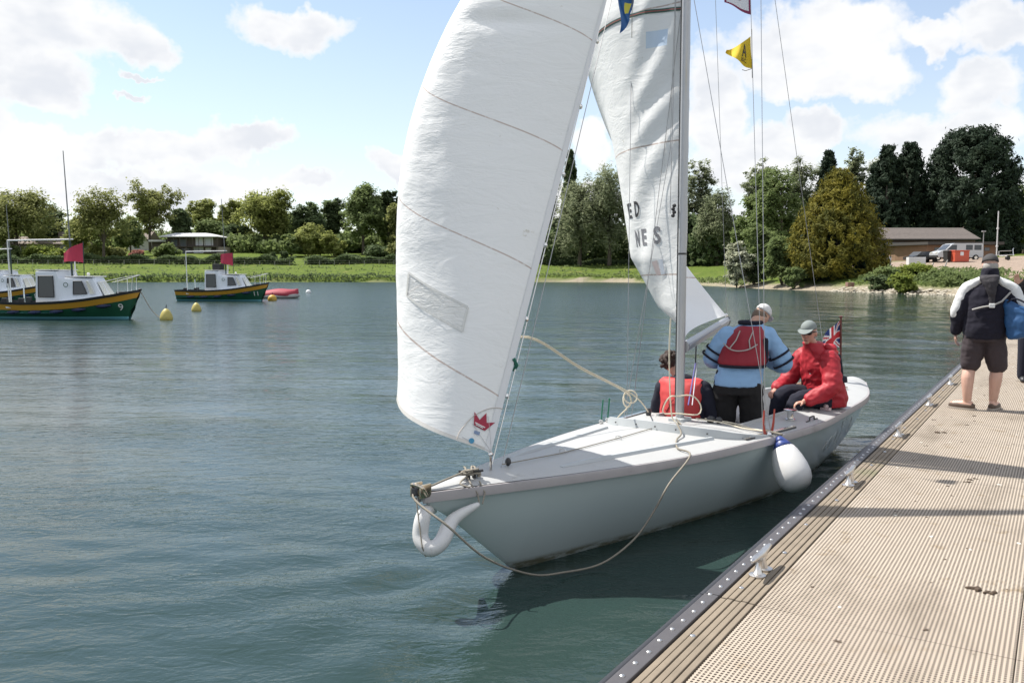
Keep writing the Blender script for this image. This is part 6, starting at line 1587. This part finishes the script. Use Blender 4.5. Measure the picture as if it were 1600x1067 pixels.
SHRUBS = [
    (1152, 375, 106, 52, 'bush', 'blossom', 'hawthorn covered in creamy white blossom at the water\'s edge', 110, 70), (1196, 348, 112, 74, 'bush', 'mid', 'green shrub between the hawthorn and the golden conifer', 110, 70), (1222, 372, 99, 56, 'bush', 'mid', 'leafy shrub against the left side of the golden conifer', 90, 70),
    (1178, 398, 106, 44, 'bush', 'dark', 'dark low shrub right behind the hawthorn', 70, 60), (1240, 418, 95, 40, 'bush', 'mid', 'low shrub at the foot of the golden conifer, left', 60, 60),
    (1395, 418, 86, 62, 'bush', 'mid', 'bank shrub right of the golden conifer', 80, 70), (1432, 412, 85, 60, 'bush', 'bright', 'pale bank shrub under the white cabinet', 80, 70), (1466, 424, 82, 54, 'bush', 'mid', 'bank shrub left of the walking man', 80, 70), (1500, 428, 79, 56, 'bush', 'mid', 'bank shrub behind the walking man\'s shoulder', 70, 70), (1376, 430, 84, 40, 'bush', 'dark', 'dark shrub under the right edge of the golden conifer', 60, 60), (1412, 428, 80, 50, 'bush', 'bright', 'grassy shrub on the stony bank right of the conifer', 70, 60),
    (480, 352, 218, 70, 'bush', 'spring', 'pale rounded shrub group above the white buoy', 90, 60), (520, 362, 214, 44, 'bush', 'spring', 'smaller pale shrub right of the pale group', 70, 60), (455, 368, 216, 40, 'bush', 'mid', 'green shrub left of the pale group', 60, 60),
    (255, 380, 208, 46, 'bush', 'mid', 'garden bush left of the flat-roofed house', 60, 60), (213, 392, 205, 30, 'bush', 'red', 'reddish garden shrub left of the flat-roofed house', 50, 50), (60, 382, 206, 60, 'bush', 'bright', 'yellow-green clipped bush before the long low house', 70, 60), (20, 384, 207, 40, 'bush', 'mid', 'garden bush at the left end of the long low house', 60, 50), (96, 390, 204, 44, 'bush', 'bright', 'low yellow-green bush beside the red flag', 50, 50), (148, 384, 200, 40, 'bush', 'spring', 'shrub at the foot of the open-crowned tree', 60, 50), (180, 388, 203, 40, 'bush', 'olive', 'olive shrub right of the open-crowned tree', 60, 50),
    (427, 392, 200, 12, 'bush', 'dark', 'small round clipped bush on the lawn', 30, 40), (444, 392, 201, 13, 'bush', 'dark', 'second small round clipped bush on the lawn', 30, 40), (545, 398, 196, 40, 'bush', 'dark', 'dark shrub by the gap in the hedge', 50, 50), (585, 386, 214, 60, 'bush', 'dark', 'dark undergrowth bush below the tallest bank tree', 60, 60), (630, 376, 205, 46, 'bush', 'olive', 'olive bush at the edge of the jib', 60, 60),
]
for (px, top, Y, w_, kd, cl, lab, nc, pr_) in SHRUBS: tree(px, top, Y, w_, kd, cl, lab, n_cl=nc, per=pr_, skirt=.05, cat='shrub')
# woodland mass closing the view behind the single trees
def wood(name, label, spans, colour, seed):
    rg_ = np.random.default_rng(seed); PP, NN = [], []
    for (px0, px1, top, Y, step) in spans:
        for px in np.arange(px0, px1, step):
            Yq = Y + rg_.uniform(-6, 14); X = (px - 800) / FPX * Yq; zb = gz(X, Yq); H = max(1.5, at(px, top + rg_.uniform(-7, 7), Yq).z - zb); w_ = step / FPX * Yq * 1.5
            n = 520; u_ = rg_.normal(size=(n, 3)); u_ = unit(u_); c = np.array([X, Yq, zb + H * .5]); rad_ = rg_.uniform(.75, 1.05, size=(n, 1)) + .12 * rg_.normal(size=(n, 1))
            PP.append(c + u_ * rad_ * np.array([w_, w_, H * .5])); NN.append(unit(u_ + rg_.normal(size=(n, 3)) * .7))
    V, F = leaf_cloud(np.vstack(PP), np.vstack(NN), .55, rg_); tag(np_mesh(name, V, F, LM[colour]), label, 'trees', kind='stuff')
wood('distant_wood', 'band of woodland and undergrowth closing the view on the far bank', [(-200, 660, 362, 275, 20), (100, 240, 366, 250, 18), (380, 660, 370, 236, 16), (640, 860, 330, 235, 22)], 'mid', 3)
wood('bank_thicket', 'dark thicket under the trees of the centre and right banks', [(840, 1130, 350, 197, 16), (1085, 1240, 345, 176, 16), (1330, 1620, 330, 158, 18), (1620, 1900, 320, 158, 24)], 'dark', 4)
# hedge, fence and rough grass edge of the left bank
def strip_leaves(name, label, pts, half, hgt, colour, per_m, size, cat, kind=None, seed=1, zoff=0.0):
    rg_ = np.random.default_rng(seed); PP = []
    for (x0, y0), (x1, y1) in zip(pts[:-1], pts[1:]):
        L_ = math.hypot(x1 - x0, y1 - y0); n = int(L_ * per_m); t_ = rg_.uniform(0, 1, n); xx = x0 + (x1 - x0) * t_ + rg_.uniform(-half, half, n); yy = y0 + (y1 - y0) * t_ + rg_.uniform(-half, half, n)
        zz = ground_h(xx, yy) + zoff + rg_.uniform(0, 1, n) ** .7 * hgt * (.8 + .3 * np.sin(xx * .9) * np.sin(xx * .23 + 1)); PP.append(np.stack([xx, yy, zz], 1))
    P = np.vstack(PP); N = unit(rg_.normal(size=P.shape) + np.array([0, -.5, .6])); V, F = leaf_cloud(P, N, size, rg_, (1.0, .7)); o = np_mesh(name, V, F, LM[colour])
    c = Vector(np.array([(p[0], p[1], 0) for p in pts]).mean(0)); return tag(o, label, cat, kind=kind)
strip_leaves('hedge', 'long clipped dark hedge below the houses on the left bank', [(-150, 188), (-100, 189), (-48.5, 191)], .9, 2.0, 'dark', 190, .30, 'hedge', seed=2)
strip_leaves('hedge', 'dark hedge right of the gap, towards the jib', [(-45, 191), (-20, 193), (14, 194)], .9, 2.0, 'dark', 190, .30, 'hedge', seed=3)
strip_leaves('hedge', 'low hedge line under the willows in the centre', [(8, 190), (24, 186), (38, 176)], .8, 1.4, 'dark', 160, .28, 'hedge', seed=5)
strip_leaves('bank_weeds', 'dark weeds and sedge hanging over the left shoreline', [(-130, 156.2), (-82, 157.8), (-50, 161.8), (-25, 160.8), (-8, 163.8)], .8, .8, 'dark', 34, .24, 'weeds', 'stuff', 6)
strip_leaves('bank_weeds', 'weeds along the sandy centre shoreline', [(2, 164), (8, 163.5), (20, 160), (26.5, 148), (28.5, 122), (30, 106)], .7, .7, 'mid', 30, .20, 'weeds', 'stuff', 7)
rgm = np.random.default_rng(21); n = 5200; xx = rgm.uniform(-140, 26, n); yy = 163 + rgm.uniform(-2, 24, n); P = np.stack([xx, yy, ground_h(xx, yy) + rgm.uniform(0, .35, n)], 1); k_ = (np.sin(xx * .35) * np.sin(yy * .6 + xx * .1) + rgm.normal(0, .5, n)) > .35
V, F = leaf_cloud(P[k_], unit(rgm.normal(size=P[k_].shape) * .6 + np.array([0, -.6, .8])), .30, rgm, (1.2, .6)); tag(np_mesh('grass_tufts', V, F, LM['mid']), 'rough grass tufts over the meadow on the far bank', 'grass', kind='stuff')
rgm = np.random.default_rng(22); n = 4200; tq = rgm.uniform(0, 1, n); idxs = rgm.integers(14, 17, n); A_, B_ = SHORE[idxs], SHORE[idxs + 1]; bp = A_ + (B_ - A_) * tq[:, None]; nn_ = np.stack([-(B_ - A_)[:, 1], (B_ - A_)[:, 0]], 1); nn_ /= np.linalg.norm(nn_, axis=1, keepdims=True); off = rgm.uniform(2.2, 7.5, n)
q = bp + nn_ * off[:, None]; q2 = bp - nn_ * off[:, None]; q = np.where((shore_dist(q[:, 0], q[:, 1]) > 0)[:, None], q, q2)
P = np.stack([q[:, 0], q[:, 1], ground_h(q[:, 0], q[:, 1]) + rgm.uniform(0, .75, n)], 1); V, F = leaf_cloud(P, unit(rgm.normal(size=P.shape) * .7 + np.array([-.5, -.6, .6])), .17, rgm, (1.4, .5)); tag(np_mesh('bank_nettles', V, F, LM['mid']), 'tall weeds covering the top of the stony right bank', 'weeds', kind='stuff')
# fence posts and rail
fen = thing('field_fence', 'thin post and wire fence along the foot of the hedge', 'fence', (-100, 184.5, 0)); m_fp = mat('grey fence wood', (.30, .29, .27), .9)
fx = np.arange(-128, 16, 3.2); proto = None; top_l = []
for x in fx:
    y = 184.5 + (x + 128) * .035; z = gz(x, y)
    if proto is None: g = MB(); g.box((-.04, -.04, -.2), (.04, .04, 1.1)); proto = g.build('post', m_fp, fen, world=False); proto.location = (x + 100, y - 184.5, z)
    else: c = proto.copy(); col.objects.link(c); c.location = (x + 100, y - 184.5, z)
    top_l.append((x, y, z))
for h_ in (.55, 1.05): g = MB(); g.tube([(x, y - .05, z + h_) for x, y, z in top_l], .008, 4); g.build('wire', m_fp, fen)

# stones of the right shore
rgm = np.random.default_rng(31); sp = MB(); m_st = mat('pale shore stone', (.40, .36, .29), .9, var=.3, vscale=1.5)
ico = [(0, 0, 1), (.9, 0, .3), (.28, .85, .3), (-.72, .52, .3), (-.72, -.52, .3), (.28, -.85, .3), (0, 0, -.6)]; icf = [(0, 1, 2), (0, 2, 3), (0, 3, 4), (0, 4, 5), (0, 5, 1), (6, 2, 1), (6, 3, 2), (6, 4, 3), (6, 5, 4), (6, 1, 5)]
for i in range(14, 17):
    a_, c_ = SHORE[i], SHORE[i + 1]; L_ = np.hypot(*(c_ - a_)); nrm = np.array([-(c_ - a_)[1], (c_ - a_)[0]]) / L_
    for k in range(int(L_ * 26)):
        t_ = rgm.uniform(); o_ = rgm.uniform(-1.0, 1.8); p = a_ + (c_ - a_) * t_
        s1 = p + nrm * o_; z = gz(*s1) if False else None; r = rgm.uniform(.06, .24) * (1.6 if rgm.uniform() < .06 else 1)
        th_ = rgm.uniform(0, 6.28); sgn_ = 1 if shore_dist(np.array([s1[0]]), np.array([s1[1]]))[0] * o_ >= 0 else -1
        s1 = p + nrm * o_ * sgn_; sx = rgm.uniform(.7, 1.4); h_ = float(np.interp(o_, [-1, 0, 1.8], [-.1, .05, .42]))
        sp.add([(s1[0] + (v[0] * math.cos(th_) - v[1] * math.sin(th_)) * r * sx, s1[1] + (v[0] * math.sin(th_) + v[1] * math.cos(th_)) * r, h_ + v[2] * r * .6) for v in ico], icf)
tag(sp.build('shore_stones', m_st), 'pale stones littering the right shoreline', 'stones', kind='stuff')
# ------------------------------------------------------------------ houses on the left bank
m_wallg = mat('grey-brown render', (.23, .20, .175), .9, var=.12, vscale=1); m_timber = mat('dark timber cladding', (.085, .07, .06), .85, var=.2, vscale=1); m_rooff = mat('pale flat roof', (.56, .56, .57), .7, var=.06, vscale=1); m_tile = mat('brown roof tile', (.20, .165, .14), .9, var=.2, vscale=1.5)
m_pane = mat('house glass', (.10, .115, .13), .08); m_curt = mat('pale curtain', (.50, .52, .55), .6); m_wframe = mat('white window frame', (.66, .66, .66), .6)
def wbox(px0, px1, y0, y1, Y, dz=None): 
    a = at(px0, y1, Y); c = at(px1, y0, Y); return a.x, c.x, a.z, c.z
hs = thing('flat_roofed_house', 'long timber-clad house with pale flat roof above the lawn', 'house', (at(290, 400, 226).x, 226, 0))
x0, x1, z0, z1 = wbox(262, 338, 371, 399, 226)
g = MB(); g.box((x0, 226, z0 - 3), (x1, 235, z1)); w_ = g.build('wall', m_timber, hs)
g = MB(); rx0, rx1 = x0 - 1.6, x1 + .6; g.loft([[(rx0, 224.6, z1 + .02), (rx1, 224.6, z1 + .02), (rx1, 236, z1 + .02), (rx0, 236, z1 + .02)], [(rx0, 224.6, z1 + .25), (rx1, 224.6, z1 + .25), (rx1, 236, z1 + .25), (rx0, 236, z1 + .25)], [(rx0 + 3, 228, z1 + 1.2), (rx1 - 4, 228, z1 + 1.2), (rx1 - 4, 233, z1 + 1.2), (rx0 + 3, 233, z1 + 1.2)]]); g.build('roof', m_rooff, hs)
g = MB(); xa, xb, za, zb = wbox(238, 262, 378, 399, 228); g.box((xa, 228, za - 3), (xb, 234, zb)); g.build('annex_wall', m_timber, hs); g = MB(); g.box((xa - .5, 227, zb + .02), (xb - .02, 234.5, zb + .5)); g.build('annex_roof', m_rooff, hs)
for (pa_, pb_, ya, yb, mm) in ((268, 277, 374, 385, m_pane), (281, 292, 374, 385, m_pane), (307, 316, 372, 383, m_curt), (320, 332, 372, 383, m_curt), (268, 278, 388, 398, m_curt), (304, 317, 387, 398, m_curt), (322, 330, 388, 393, m_wframe), (284, 298, 388, 398, m_pane)):
    xa, xb, za, zb = wbox(pa_, pb_, ya, yb, 226); g = MB(); g.box((xa - .15, 225.90, za - .15), (xb + .15, 225.99, zb + .15)); fo = g.build('window_frame', m_wframe if mm is not m_pane else m_timber, hs); g = MB(); g.box((xa, 225.86, za), (xb, 225.895, zb)); g.build('pane', mm, fo)
xa, xb, za, zb = wbox(262, 340, 384, 386, 224.8); g = MB(); g.box((xa, 224.7, za), (xb, 225.98, za + .18)); bal = g.build('balcony', m_timber, hs)
for k in range(9):
    xq = xa + (xb - xa) * k / 8; g = MB(); g.box((xq - .06, 224.7, z0 - 2.5), (xq + .06, 224.82, z1 + .02)); g.build('balcony_post', m_timber, hs)
g = MB(); xa, xb, za, zb = wbox(338, 352, 386, 398, 225); g.box((xa + .1, 225, za - 2), (xb, 229, zb)); g.build('terrace_wall', m_wallg, hs)
hs = thing('low_house', 'long low grey-brown house at the far left behind launch 9', 'house', (at(60, 398, 222).x, 222, 0))
x0, x1, z0, z1 = wbox(5, 118, 381, 402, 222)
g = MB(); g.box((x0, 222, z0 - 3), (x1, 230, z1)); g.build('wall', m_wallg, hs)
g = MB(); g.loft([[(x0 - .5, 221.2, z1), (x0 - .5, 226, z1 + 2.0), (x0 - .5, 230.8, z1)], [(x1 + .5, 221.2, z1), (x1 + .5, 226, z1 + 2.0), (x1 + .5, 230.8, z1)]]); g.build('roof', m_tile, hs)
for (pa_, pb_, ya, yb) in ((96, 104, 383, 391), (60, 78, 384, 388), (20, 32, 385, 394), (40, 48, 385, 394)):
    xa, xb, za, zb = wbox(pa_, pb_, ya, yb, 222); g = MB(); g.box((xa - .12, 221.90, za - .12), (xb + .12, 221.99, zb + .12)); fo = g.build('window_frame', m_wframe, hs); g = MB(); g.box((xa, 221.86, za), (xb, 221.895, zb)); g.build('pane', m_pane, fo)
g = MB(); g.box((x1 - 6, 225.2, z1 + 1.2), (x1 - 5, 226.4, z1 + 3.2)); g.build('chimney', m_wallg, hs)
hs = thing('white_gable_house', 'small pale house glimpsed between the trees left of the flat roof', 'house', (at(215, 398, 240).x, 240, 0)); x0, x1, z0, z1 = wbox(200, 232, 374, 396, 240)
g = MB(); g.box((x0, 240, z0 - 3), (x1, 247, z1)); g.build('wall', mat('pale render', (.55, .54, .52), .9), hs); g = MB(); g.loft([[(x0 - .3, 239.4, z1), (x0 - .3, 243.5, z1 + 2.4), (x0 - .3, 247.6, z1)], [(x1 + .3, 239.4, z1), (x1 + .3, 243.5, z1 + 2.4), (x1 + .3, 247.6, z1)]]); g.build('roof', m_tile, hs)
xa, xb, za, zb = wbox(210, 218, 380, 388, 240); g = MB(); g.box((xa, 239.93, za), (xb, 239.99, zb)); g.build('window', m_pane, hs)

# ------------------------------------------------------------------ boatyard on the right bank
m_brick = mat('orange brick', (.21, .125, .078), .9, var=.2, vscale=2); m_roofs = mat('mossy slate roof', (.135, .115, .105), .9, var=.3, vscale=2.5, bump=.05, bscale=8); m_door = mat('grey roller door', (.22, .23, .25), .6); m_fascia = mat('dark fascia', (.06, .055, .05), .8)
YS = 122
sh = thing('long_shed', 'long brick shed with mossy pitched roof and grey roller door', 'building', (at(1450, 405, YS).x, YS, 0)); x0, x1, z0, z1 = wbox(1372, 1524, 374, 410, YS)
m_shedw = mat('brown brick', (.13, .092, .07), .9, var=.2, vscale=2)
g = MB(); g.box((x0, YS, z0 - 2), (x1, YS + 9, z1)); g.build('wall', m_shedw, sh)
rows = 9; zr = at(1450, 356.5, YS + 4.5).z
for side in (0, 1):
    for k in range(rows):
        t0, t1 = k / rows, (k + 1) / rows; ya, yb = (YS - .6 + 5.1 * t0, YS - .6 + 5.1 * t1) if side == 0 else (YS + 9.6 - 5.1 * t0, YS + 9.6 - 5.1 * t1); za, zb = z1 + (zr - z1) * t0, z1 + (zr - z1) * t1
        g = MB(); g.add([(x0 - .5, ya, za + .06), (x1 + .5, ya, za + .06), (x1 + .5, yb, zb + .03), (x0 - .5, yb, zb + .03), (x0 - .5, ya, za), (x1 + .5, ya, za), (x1 + .5, yb, zb - .03), (x0 - .5, yb, zb - .03)], [(0, 1, 2, 3), (4, 7, 6, 5), (0, 4, 5, 1), (1, 5, 6, 2), (2, 6, 7, 3), (3, 7, 4, 0)]); g.build('roof_course', m_roofs, sh)
g = MB(); g.add([(x1, YS, z1), (x1, YS + 9, z1), (x1, YS + 4.5, zr - .05), (x1 - .3, YS, z1), (x1 - .3, YS + 9, z1), (x1 - .3, YS + 4.5, zr - .05)], [(0, 1, 2), (3, 5, 4), (0, 3, 4, 1), (1, 4, 5, 2), (2, 5, 3, 0)]); g.build('gable', mat('red brick gable', (.36, .13, .09), .9), sh)
xa, xb, za, zb = wbox(1384, 1418, 379, 404, YS); dr = MB(); dr.box((xa, YS - .06, za - .5), (xb, YS - .01, zb)); dr = dr.build('roller_door', m_door, sh)
for k in range(8): g = MB(); zq = za + (zb - za) * (k + .5) / 8; g.box((xa + .05, YS - .085, zq - .14), (xb - .05, YS - .062, zq + .14)); g.build('door_slat', m_door, dr)
g = MB(); xa, xb, za, zb = wbox(1372, 1384, 384, 404, YS); g.box((xb, YS - .12, z1 - .5), (wbox(1418, 1424, 0, 1, YS)[1], YS - .005, z1 - .02)) if False else g.box((x0, YS - .62, z1 - .12), (x1, YS - .5, z1 + .04)); g.build('gutter', m_fascia, sh)
YB = 112
bb_ = thing('brick_building', 'low orange brick building with dark flat roof in front of the shed', 'building', (at(1500, 408, YB).x, YB, 0)); x0, x1, z0, z1 = wbox(1447, 1556, 383, 412, YB); xl = at(1425, 400, YB).x
# plan turned a little: the lit end wall faces left
g = MB(); g.add([(xl, YB + 5, z0 - 2), (x0, YB, z0 - 2), (x1, YB, z0 - 2), (x1, YB + 8, z0 - 2), (xl, YB + 8, z0 - 2), (xl, YB + 5, z1), (x0, YB, z1), (x1, YB, z1), (x1, YB + 8, z1), (xl, YB + 8, z1)], [(0, 1, 6, 5), (1, 2, 7, 6), (2, 3, 8, 7), (3, 4, 9, 8), (4, 0, 5, 9), (5, 6, 7, 8, 9)]); g.build('wall', m_brick, bb_)
zr2 = at(1560, 380, YB).z
g = MB(); e = .7; pl = [(xl - e, YB + 5), (x0 - .2, YB - e), (x1 + e, YB - e), (x1 + e, YB + 8.5), (xl - e, YB + 8.5)]; g.add([(x, y, z1 + .03) for x, y in pl] + [(x, y, z1 + .40) for x, y in pl], [tuple(range(5)), tuple(range(5, 10))] + [(k, (k + 1) % 5, 5 + (k + 1) % 5, 5 + k) for k in range(5)]); g.build('roof', m_fascia, bb_)
xa, xb, za, zb = wbox(1503, 1530, 384, 404, YB); g = MB(); g.box((xa, YB - .03, za - 1), (xb, YB + .02, zb)); g.build('recess_shade', mat('painted recess shade', (.035, .03, .028), .8), bb_)  # flat panel on the wall, the shade of the recess is its dark colour
for (pa_, pb_) in ((1460, 1468), (1482, 1490), (1538, 1546)): xa, xb, za, zb = wbox(pa_, pb_, 387, 392, YB); g = MB(); g.box((xa, YB - .05, za), (xb, YB - .01, zb)); g.build('window', m_pane, bb_)
def yard(px, py, Y): p = at(px, py, Y); return Vector((p.x, Y, gz(p.x, Y)))
# white van
vp = yard(1494, 413, 101); van = thing('parked_van', 'white panel van parked before the brick building', 'van', tuple(vp), R(4))
m_van = mat('white van paint', (.48, .50, .52), .25, coat=.4); m_vg = mat('van glass', (.05, .06, .075), .08); m_tyre = mat('tyre', (.02, .02, .02), .85)
prof = [(-2.75, .40), (-2.78, .85), (-2.45, 1.05), (-1.85, 1.22), (-1.15, 1.85), (-.80, 1.98), (2.45, 2.0), (2.62, 1.85), (2.68, .55), (2.60, .38)]
g = MB(); g.loft([[(x, y_, z + (0 if abs(y_) < .9 else 0)) for x, z in prof] for y_ in (-.92, .92)]); bm = g.build('body', m_van, van, world=False)
for s_ in (-1, 1):
    g = MB(); g.add([(-1.72, s_ * .935, 1.22), (-1.10, s_ * .935, 1.78), (-.55, s_ * .935, 1.80), (-.55, s_ * .935, 1.22)], [(0, 1, 2, 3)]); g.build('side_window', m_vg, van, world=False)
    g = MB(); g.add([(.55, s_ * .935, 1.22), (.55, s_ * .935, 1.80), (1.35, s_ * .935, 1.80), (1.35, s_ * .935, 1.22)], [(0, 1, 2, 3)]); g.add([(1.55, s_ * .935, 1.22), (1.55, s_ * .935, 1.80), (2.40, s_ * .935, 1.80), (2.40, s_ * .935, 1.22)], [(0, 1, 2, 3)]); g.build('side_window', m_vg, van, world=False)
    for x in (-1.75, 1.75):
        g = MB(); g.lathe([(.34, -.11), (.34, .11)], 18, (x, s_ * .86, .34), M=Matrix.Rotation(R(90), 4, 'X')); wl_ = g.build('wheel', m_tyre, van, world=False); g = MB(); g.lathe([(.19, -.12), (.19, .12)], 12, (x, s_ * .865, .34), M=Matrix.Rotation(R(90), 4, 'X')); g.build('hub', m_chrome, wl_, world=False)
    g = MB(); g.bbox((-2.80, s_ * .55 - .18, .82), (-2.62, s_ * .55 + .18, .98), .03); g.build('headlight', m_glass2, van, world=False)
g = MB(); g.add([(-1.86, -.78, 1.24), (-1.86, .78, 1.24), (-1.17, .70, 1.84), (-1.17, -.70, 1.84)], [(0, 1, 2, 3)]); o = g.build('windscreen', m_vg, van, world=False); o.location = (-.02, 0, .02)
g = MB(); g.bbox((-2.82, -.9, .36), (-2.62, .9, .62), .04); g.build('bumper', m_tyre, van, world=False)
# dark car partly behind the cabinet
cp2 = yard(1440, 413, 103); car = thing('parked_car', 'dark low car between the white cabinet and the van', 'car', tuple(cp2), R(10))
g = MB(); prof = [(-1.9, .35), (-1.95, .7), (-1.2, .85), (-.6, 1.32), (.7, 1.36), (1.4, .95), (1.9, .85), (1.95, .4)]; g.loft([[(x, y_, z) for x, z in prof] for y_ in (-.8, .8)]); g.build('body', mat('dark car paint', (.02, .022, .025), .2, coat=.5), car, world=False)
for s_ in (-1, 1):
    for x in (-1.2, 1.2): g = MB(); g.lathe([(.30, -.1), (.30, .1)], 14, (x, s_ * .74, .30), M=Matrix.Rotation(R(90), 4, 'X')); g.build('wheel', m_tyre, car, world=False)
    g = MB(); g.add([(-.95, s_ * .815, .90), (-.58, s_ * .815, 1.24), (.62, s_ * .815, 1.27), (1.05, s_ * .815, .95)], [(0, 1, 2, 3)]); g.build('side_window', m_vg, car, world=False)
# storage boxes, bin, trailer, posts, log
p = yard(1498.5, 415, 96); bx = thing('red_storage_box', 'orange-red storage chest with paper notice in front of the van', 'chest', tuple(p), R(5)); g = MB(); g.bbox((-.82, -.5, 0), (.82, .5, 1.12), .03); g.build('body', mat('orange red paint', (.50, .085, .045), .5), bx, world=False); g = MB(); g.bbox((-.86, -.54, 1.122), (.86, .54, 1.26), .03); g.build('lid', mat('orange red paint', (.50, .085, .045), .5), bx, world=False); g = MB(); g.box((-.22, -.512, .68), (.16, -.503, 1.08)); g.build('notice', m_white, bx, world=False)
p = yard(1481, 415, 96.5); bx = thing('wheeled_bin', 'dark wheeled bin left of the orange-red chest', 'bin', tuple(p), R(8)); g = MB(); g.loft([[(-.30, -.32, .1), (.30, -.32, .1), (.30, .32, .1), (-.30, .32, .1)], [(-.38, -.40, 1.2), (.38, -.40, 1.2), (.38, .40, 1.2), (-.38, .40, 1.2)]]); g.build('body', m_tyre, bx, world=False); g = MB(); g.bbox((-.41, -.44, 1.202), (.41, .42, 1.28), .02); g.build('lid', m_tyre, bx, world=False)
g = MB()
for s_ in (-1, 1): g.lathe([(.1, -.03), (.1, .03)], 10, (s_ * .3, .36, .1), M=Matrix.Rotation(R(90), 4, 'Y'))
g.build('wheel', m_tyre, bx, world=False)
p = yard(1431, 411, 97); bx = thing('white_cabinet', 'white box cabinet left of the van at the top of the slipway', 'cabinet', tuple(p), R(-6)); g = MB(); g.bbox((-.90, -.45, .12), (.90, .45, .98), .02); g.build('body', mat('white paint', (.68, .69, .69), .5), bx, world=False)
for k in (-1, 0, 1): g = MB(); g.bbox((k * .60 - .28, -.475, .18), (k * .60 + .28, -.452, .92), .01); g.build('door', mat('off-white paint', (.58, .60, .60), .5), bx, world=False)
g = MB(); g.box((-.85, -.4, 0), (.85, .4, .118)); g.build('plinth', m_fascia, bx, world=False)
p = yard(1386, 410, 98); bx = thing('gas_bottle_cage', 'pale upright cabinet beside the golden conifer', 'cabinet', tuple(p), 0); g = MB(); g.bbox((-.35, -.3, 0), (.35, .3, 1.3), .04); g.build('body', m_rooff, bx, world=False); g = MB(); g.bbox((-.28, -.325, .1), (.28, -.303, 1.2), .01); g.build('door', m_wframe, bx, world=False)
p = yard(1570, 417, 97); tr_ = thing('boat_trailer', 'small galvanised launching trailer right of the walking man\'s head', 'trailer', tuple(p), R(15))
g = MB(); g.tube([(-1.4, 0, .55), (1.2, 0, .62)], .05, 6); g.tube([(-.2, -.6, .45), (-.2, .6, .45)], .05, 6); g.tube([(.6, -.5, .5), (.9, -.1, 1.25), (1.1, 0, 1.35)], .04, 6); g.tube([(-.9, 0, .55), (-.9, 0, 1.0)], .04, 6); g.tube([(-1.2, -.4, 1.0), (.4, -.4, 1.05)], .035, 6); g.build('frame', m_steel, tr_, world=False)
for s_ in (-1, 1): g = MB(); g.lathe([(.25, -.06), (.25, .06)], 14, (.85 if s_ > 0 else -.2, s_ * .6, .25), M=Matrix.Rotation(R(90), 4, 'X')); g.build('wheel', m_tyre, tr_, world=False)
def post(px, base, top, Y, r, label, name, m_, head=False):
    b_ = yard(px, base, Y); z_ = at(px, top, Y).z; root = thing(name, label, 'post', tuple(b_)); g = MB(); g.tube([(0, 0, 0), (0, 0, z_ - b_.z)], [r, r * .8], 8); g.build('pole', m_, root, world=False)
    g = MB()
    if head: g.bbox((-.22, -.12, z_ - b_.z - .05), (.22, .12, z_ - b_.z + .1), .03)
    else: g.bbox((-.10, -.08, (z_ - b_.z) * .62), (.10, .08, (z_ - b_.z) * .62 + .2), .02); g.bbox((-.10, -.08, (z_ - b_.z) * .25), (.10, .08, (z_ - b_.z) * .25 + .2), .02)
    g.build('lamp_head' if head else 'bracket', m_, root, world=False)
post(1556.5, 412, 330, 99, .075, 'tall white pole standing beside the walking man\'s cap', 'tall_pole', m_pole); post(1535, 410, 362, 104, .06, 'short lamp post in front of the brick building', 'lamp_post', mat('grey post', (.28, .28, .28), .6), True)
for (px, py, Y, lab) in ((1455, 428, 86, 'leaning broken board with red end on the bank'), (1477, 425, 87, 'thin leaning stick on the dirt slope'), (1383, 425, 86, 'stump of a post by the golden conifer')):
    b_ = yard(px, py, Y); root = thing('old_board', lab, 'timber', tuple(b_), R(20)); g = MB(); h_ = 1.25 if 'stump' not in lab else .8; g.tube([(-.3, 0, 0), (0, 0, h_ * .6), (.25, 0, h_)], [.08, .07, .05], 6); g.build('plank', m_fp, root, world=False)
    g = MB(); g.bbox((-.32, -.07, .02), (-.05, .07, .22), .02); g.build('foot_block', m_brick if 'red' in lab else m_fp, root, world=False)
b_ = yard(1490, 437, 84); root = thing('driftwood_log', 'bleached log lying across the slope left of the walking man', 'log', tuple(b_), R(3)); g = MB(); g.tube(catmull([(-1.2, 0, .16), (-.4, .1, .2), (.5, 0, .18), (1.3, .1, .26)], 4), [.11, .12, .13, .13, .13, .13, .12, .12, .12, .11, .1, .09, .06], 8); g.build('trunk', m_fp, root, world=False, smooth=True); g = MB(); g.tube([(.1, 0, .22), (.25, .1, .6)], [.05, .02], 6); g.tube([(-.5, 0, .22), (-.6, -.1, .5)], [.04, .02], 6); g.build('branch_stub', m_fp, root, world=False)
b_ = yard(1328, 441, 86); root = thing('brown_crate', 'small reddish crate on the stones below the golden conifer', 'crate', (b_.x, b_.y, max(.5, b_.z)), R(8)); g = MB()
for k in range(3): g.bbox((-.35, -.25, .02 + k * .15), (.35, .25, .14 + k * .15), .015)
g.build('slat', mat('faded red wood', (.30, .16, .12), .9), root, world=False); g = MB(); g.box((-.33, -.23, 0), (-.27, .23, .46)); g.box((.27, -.23, 0), (.33, .23, .46)); g.build('end_frame', m_fp, root, world=False)
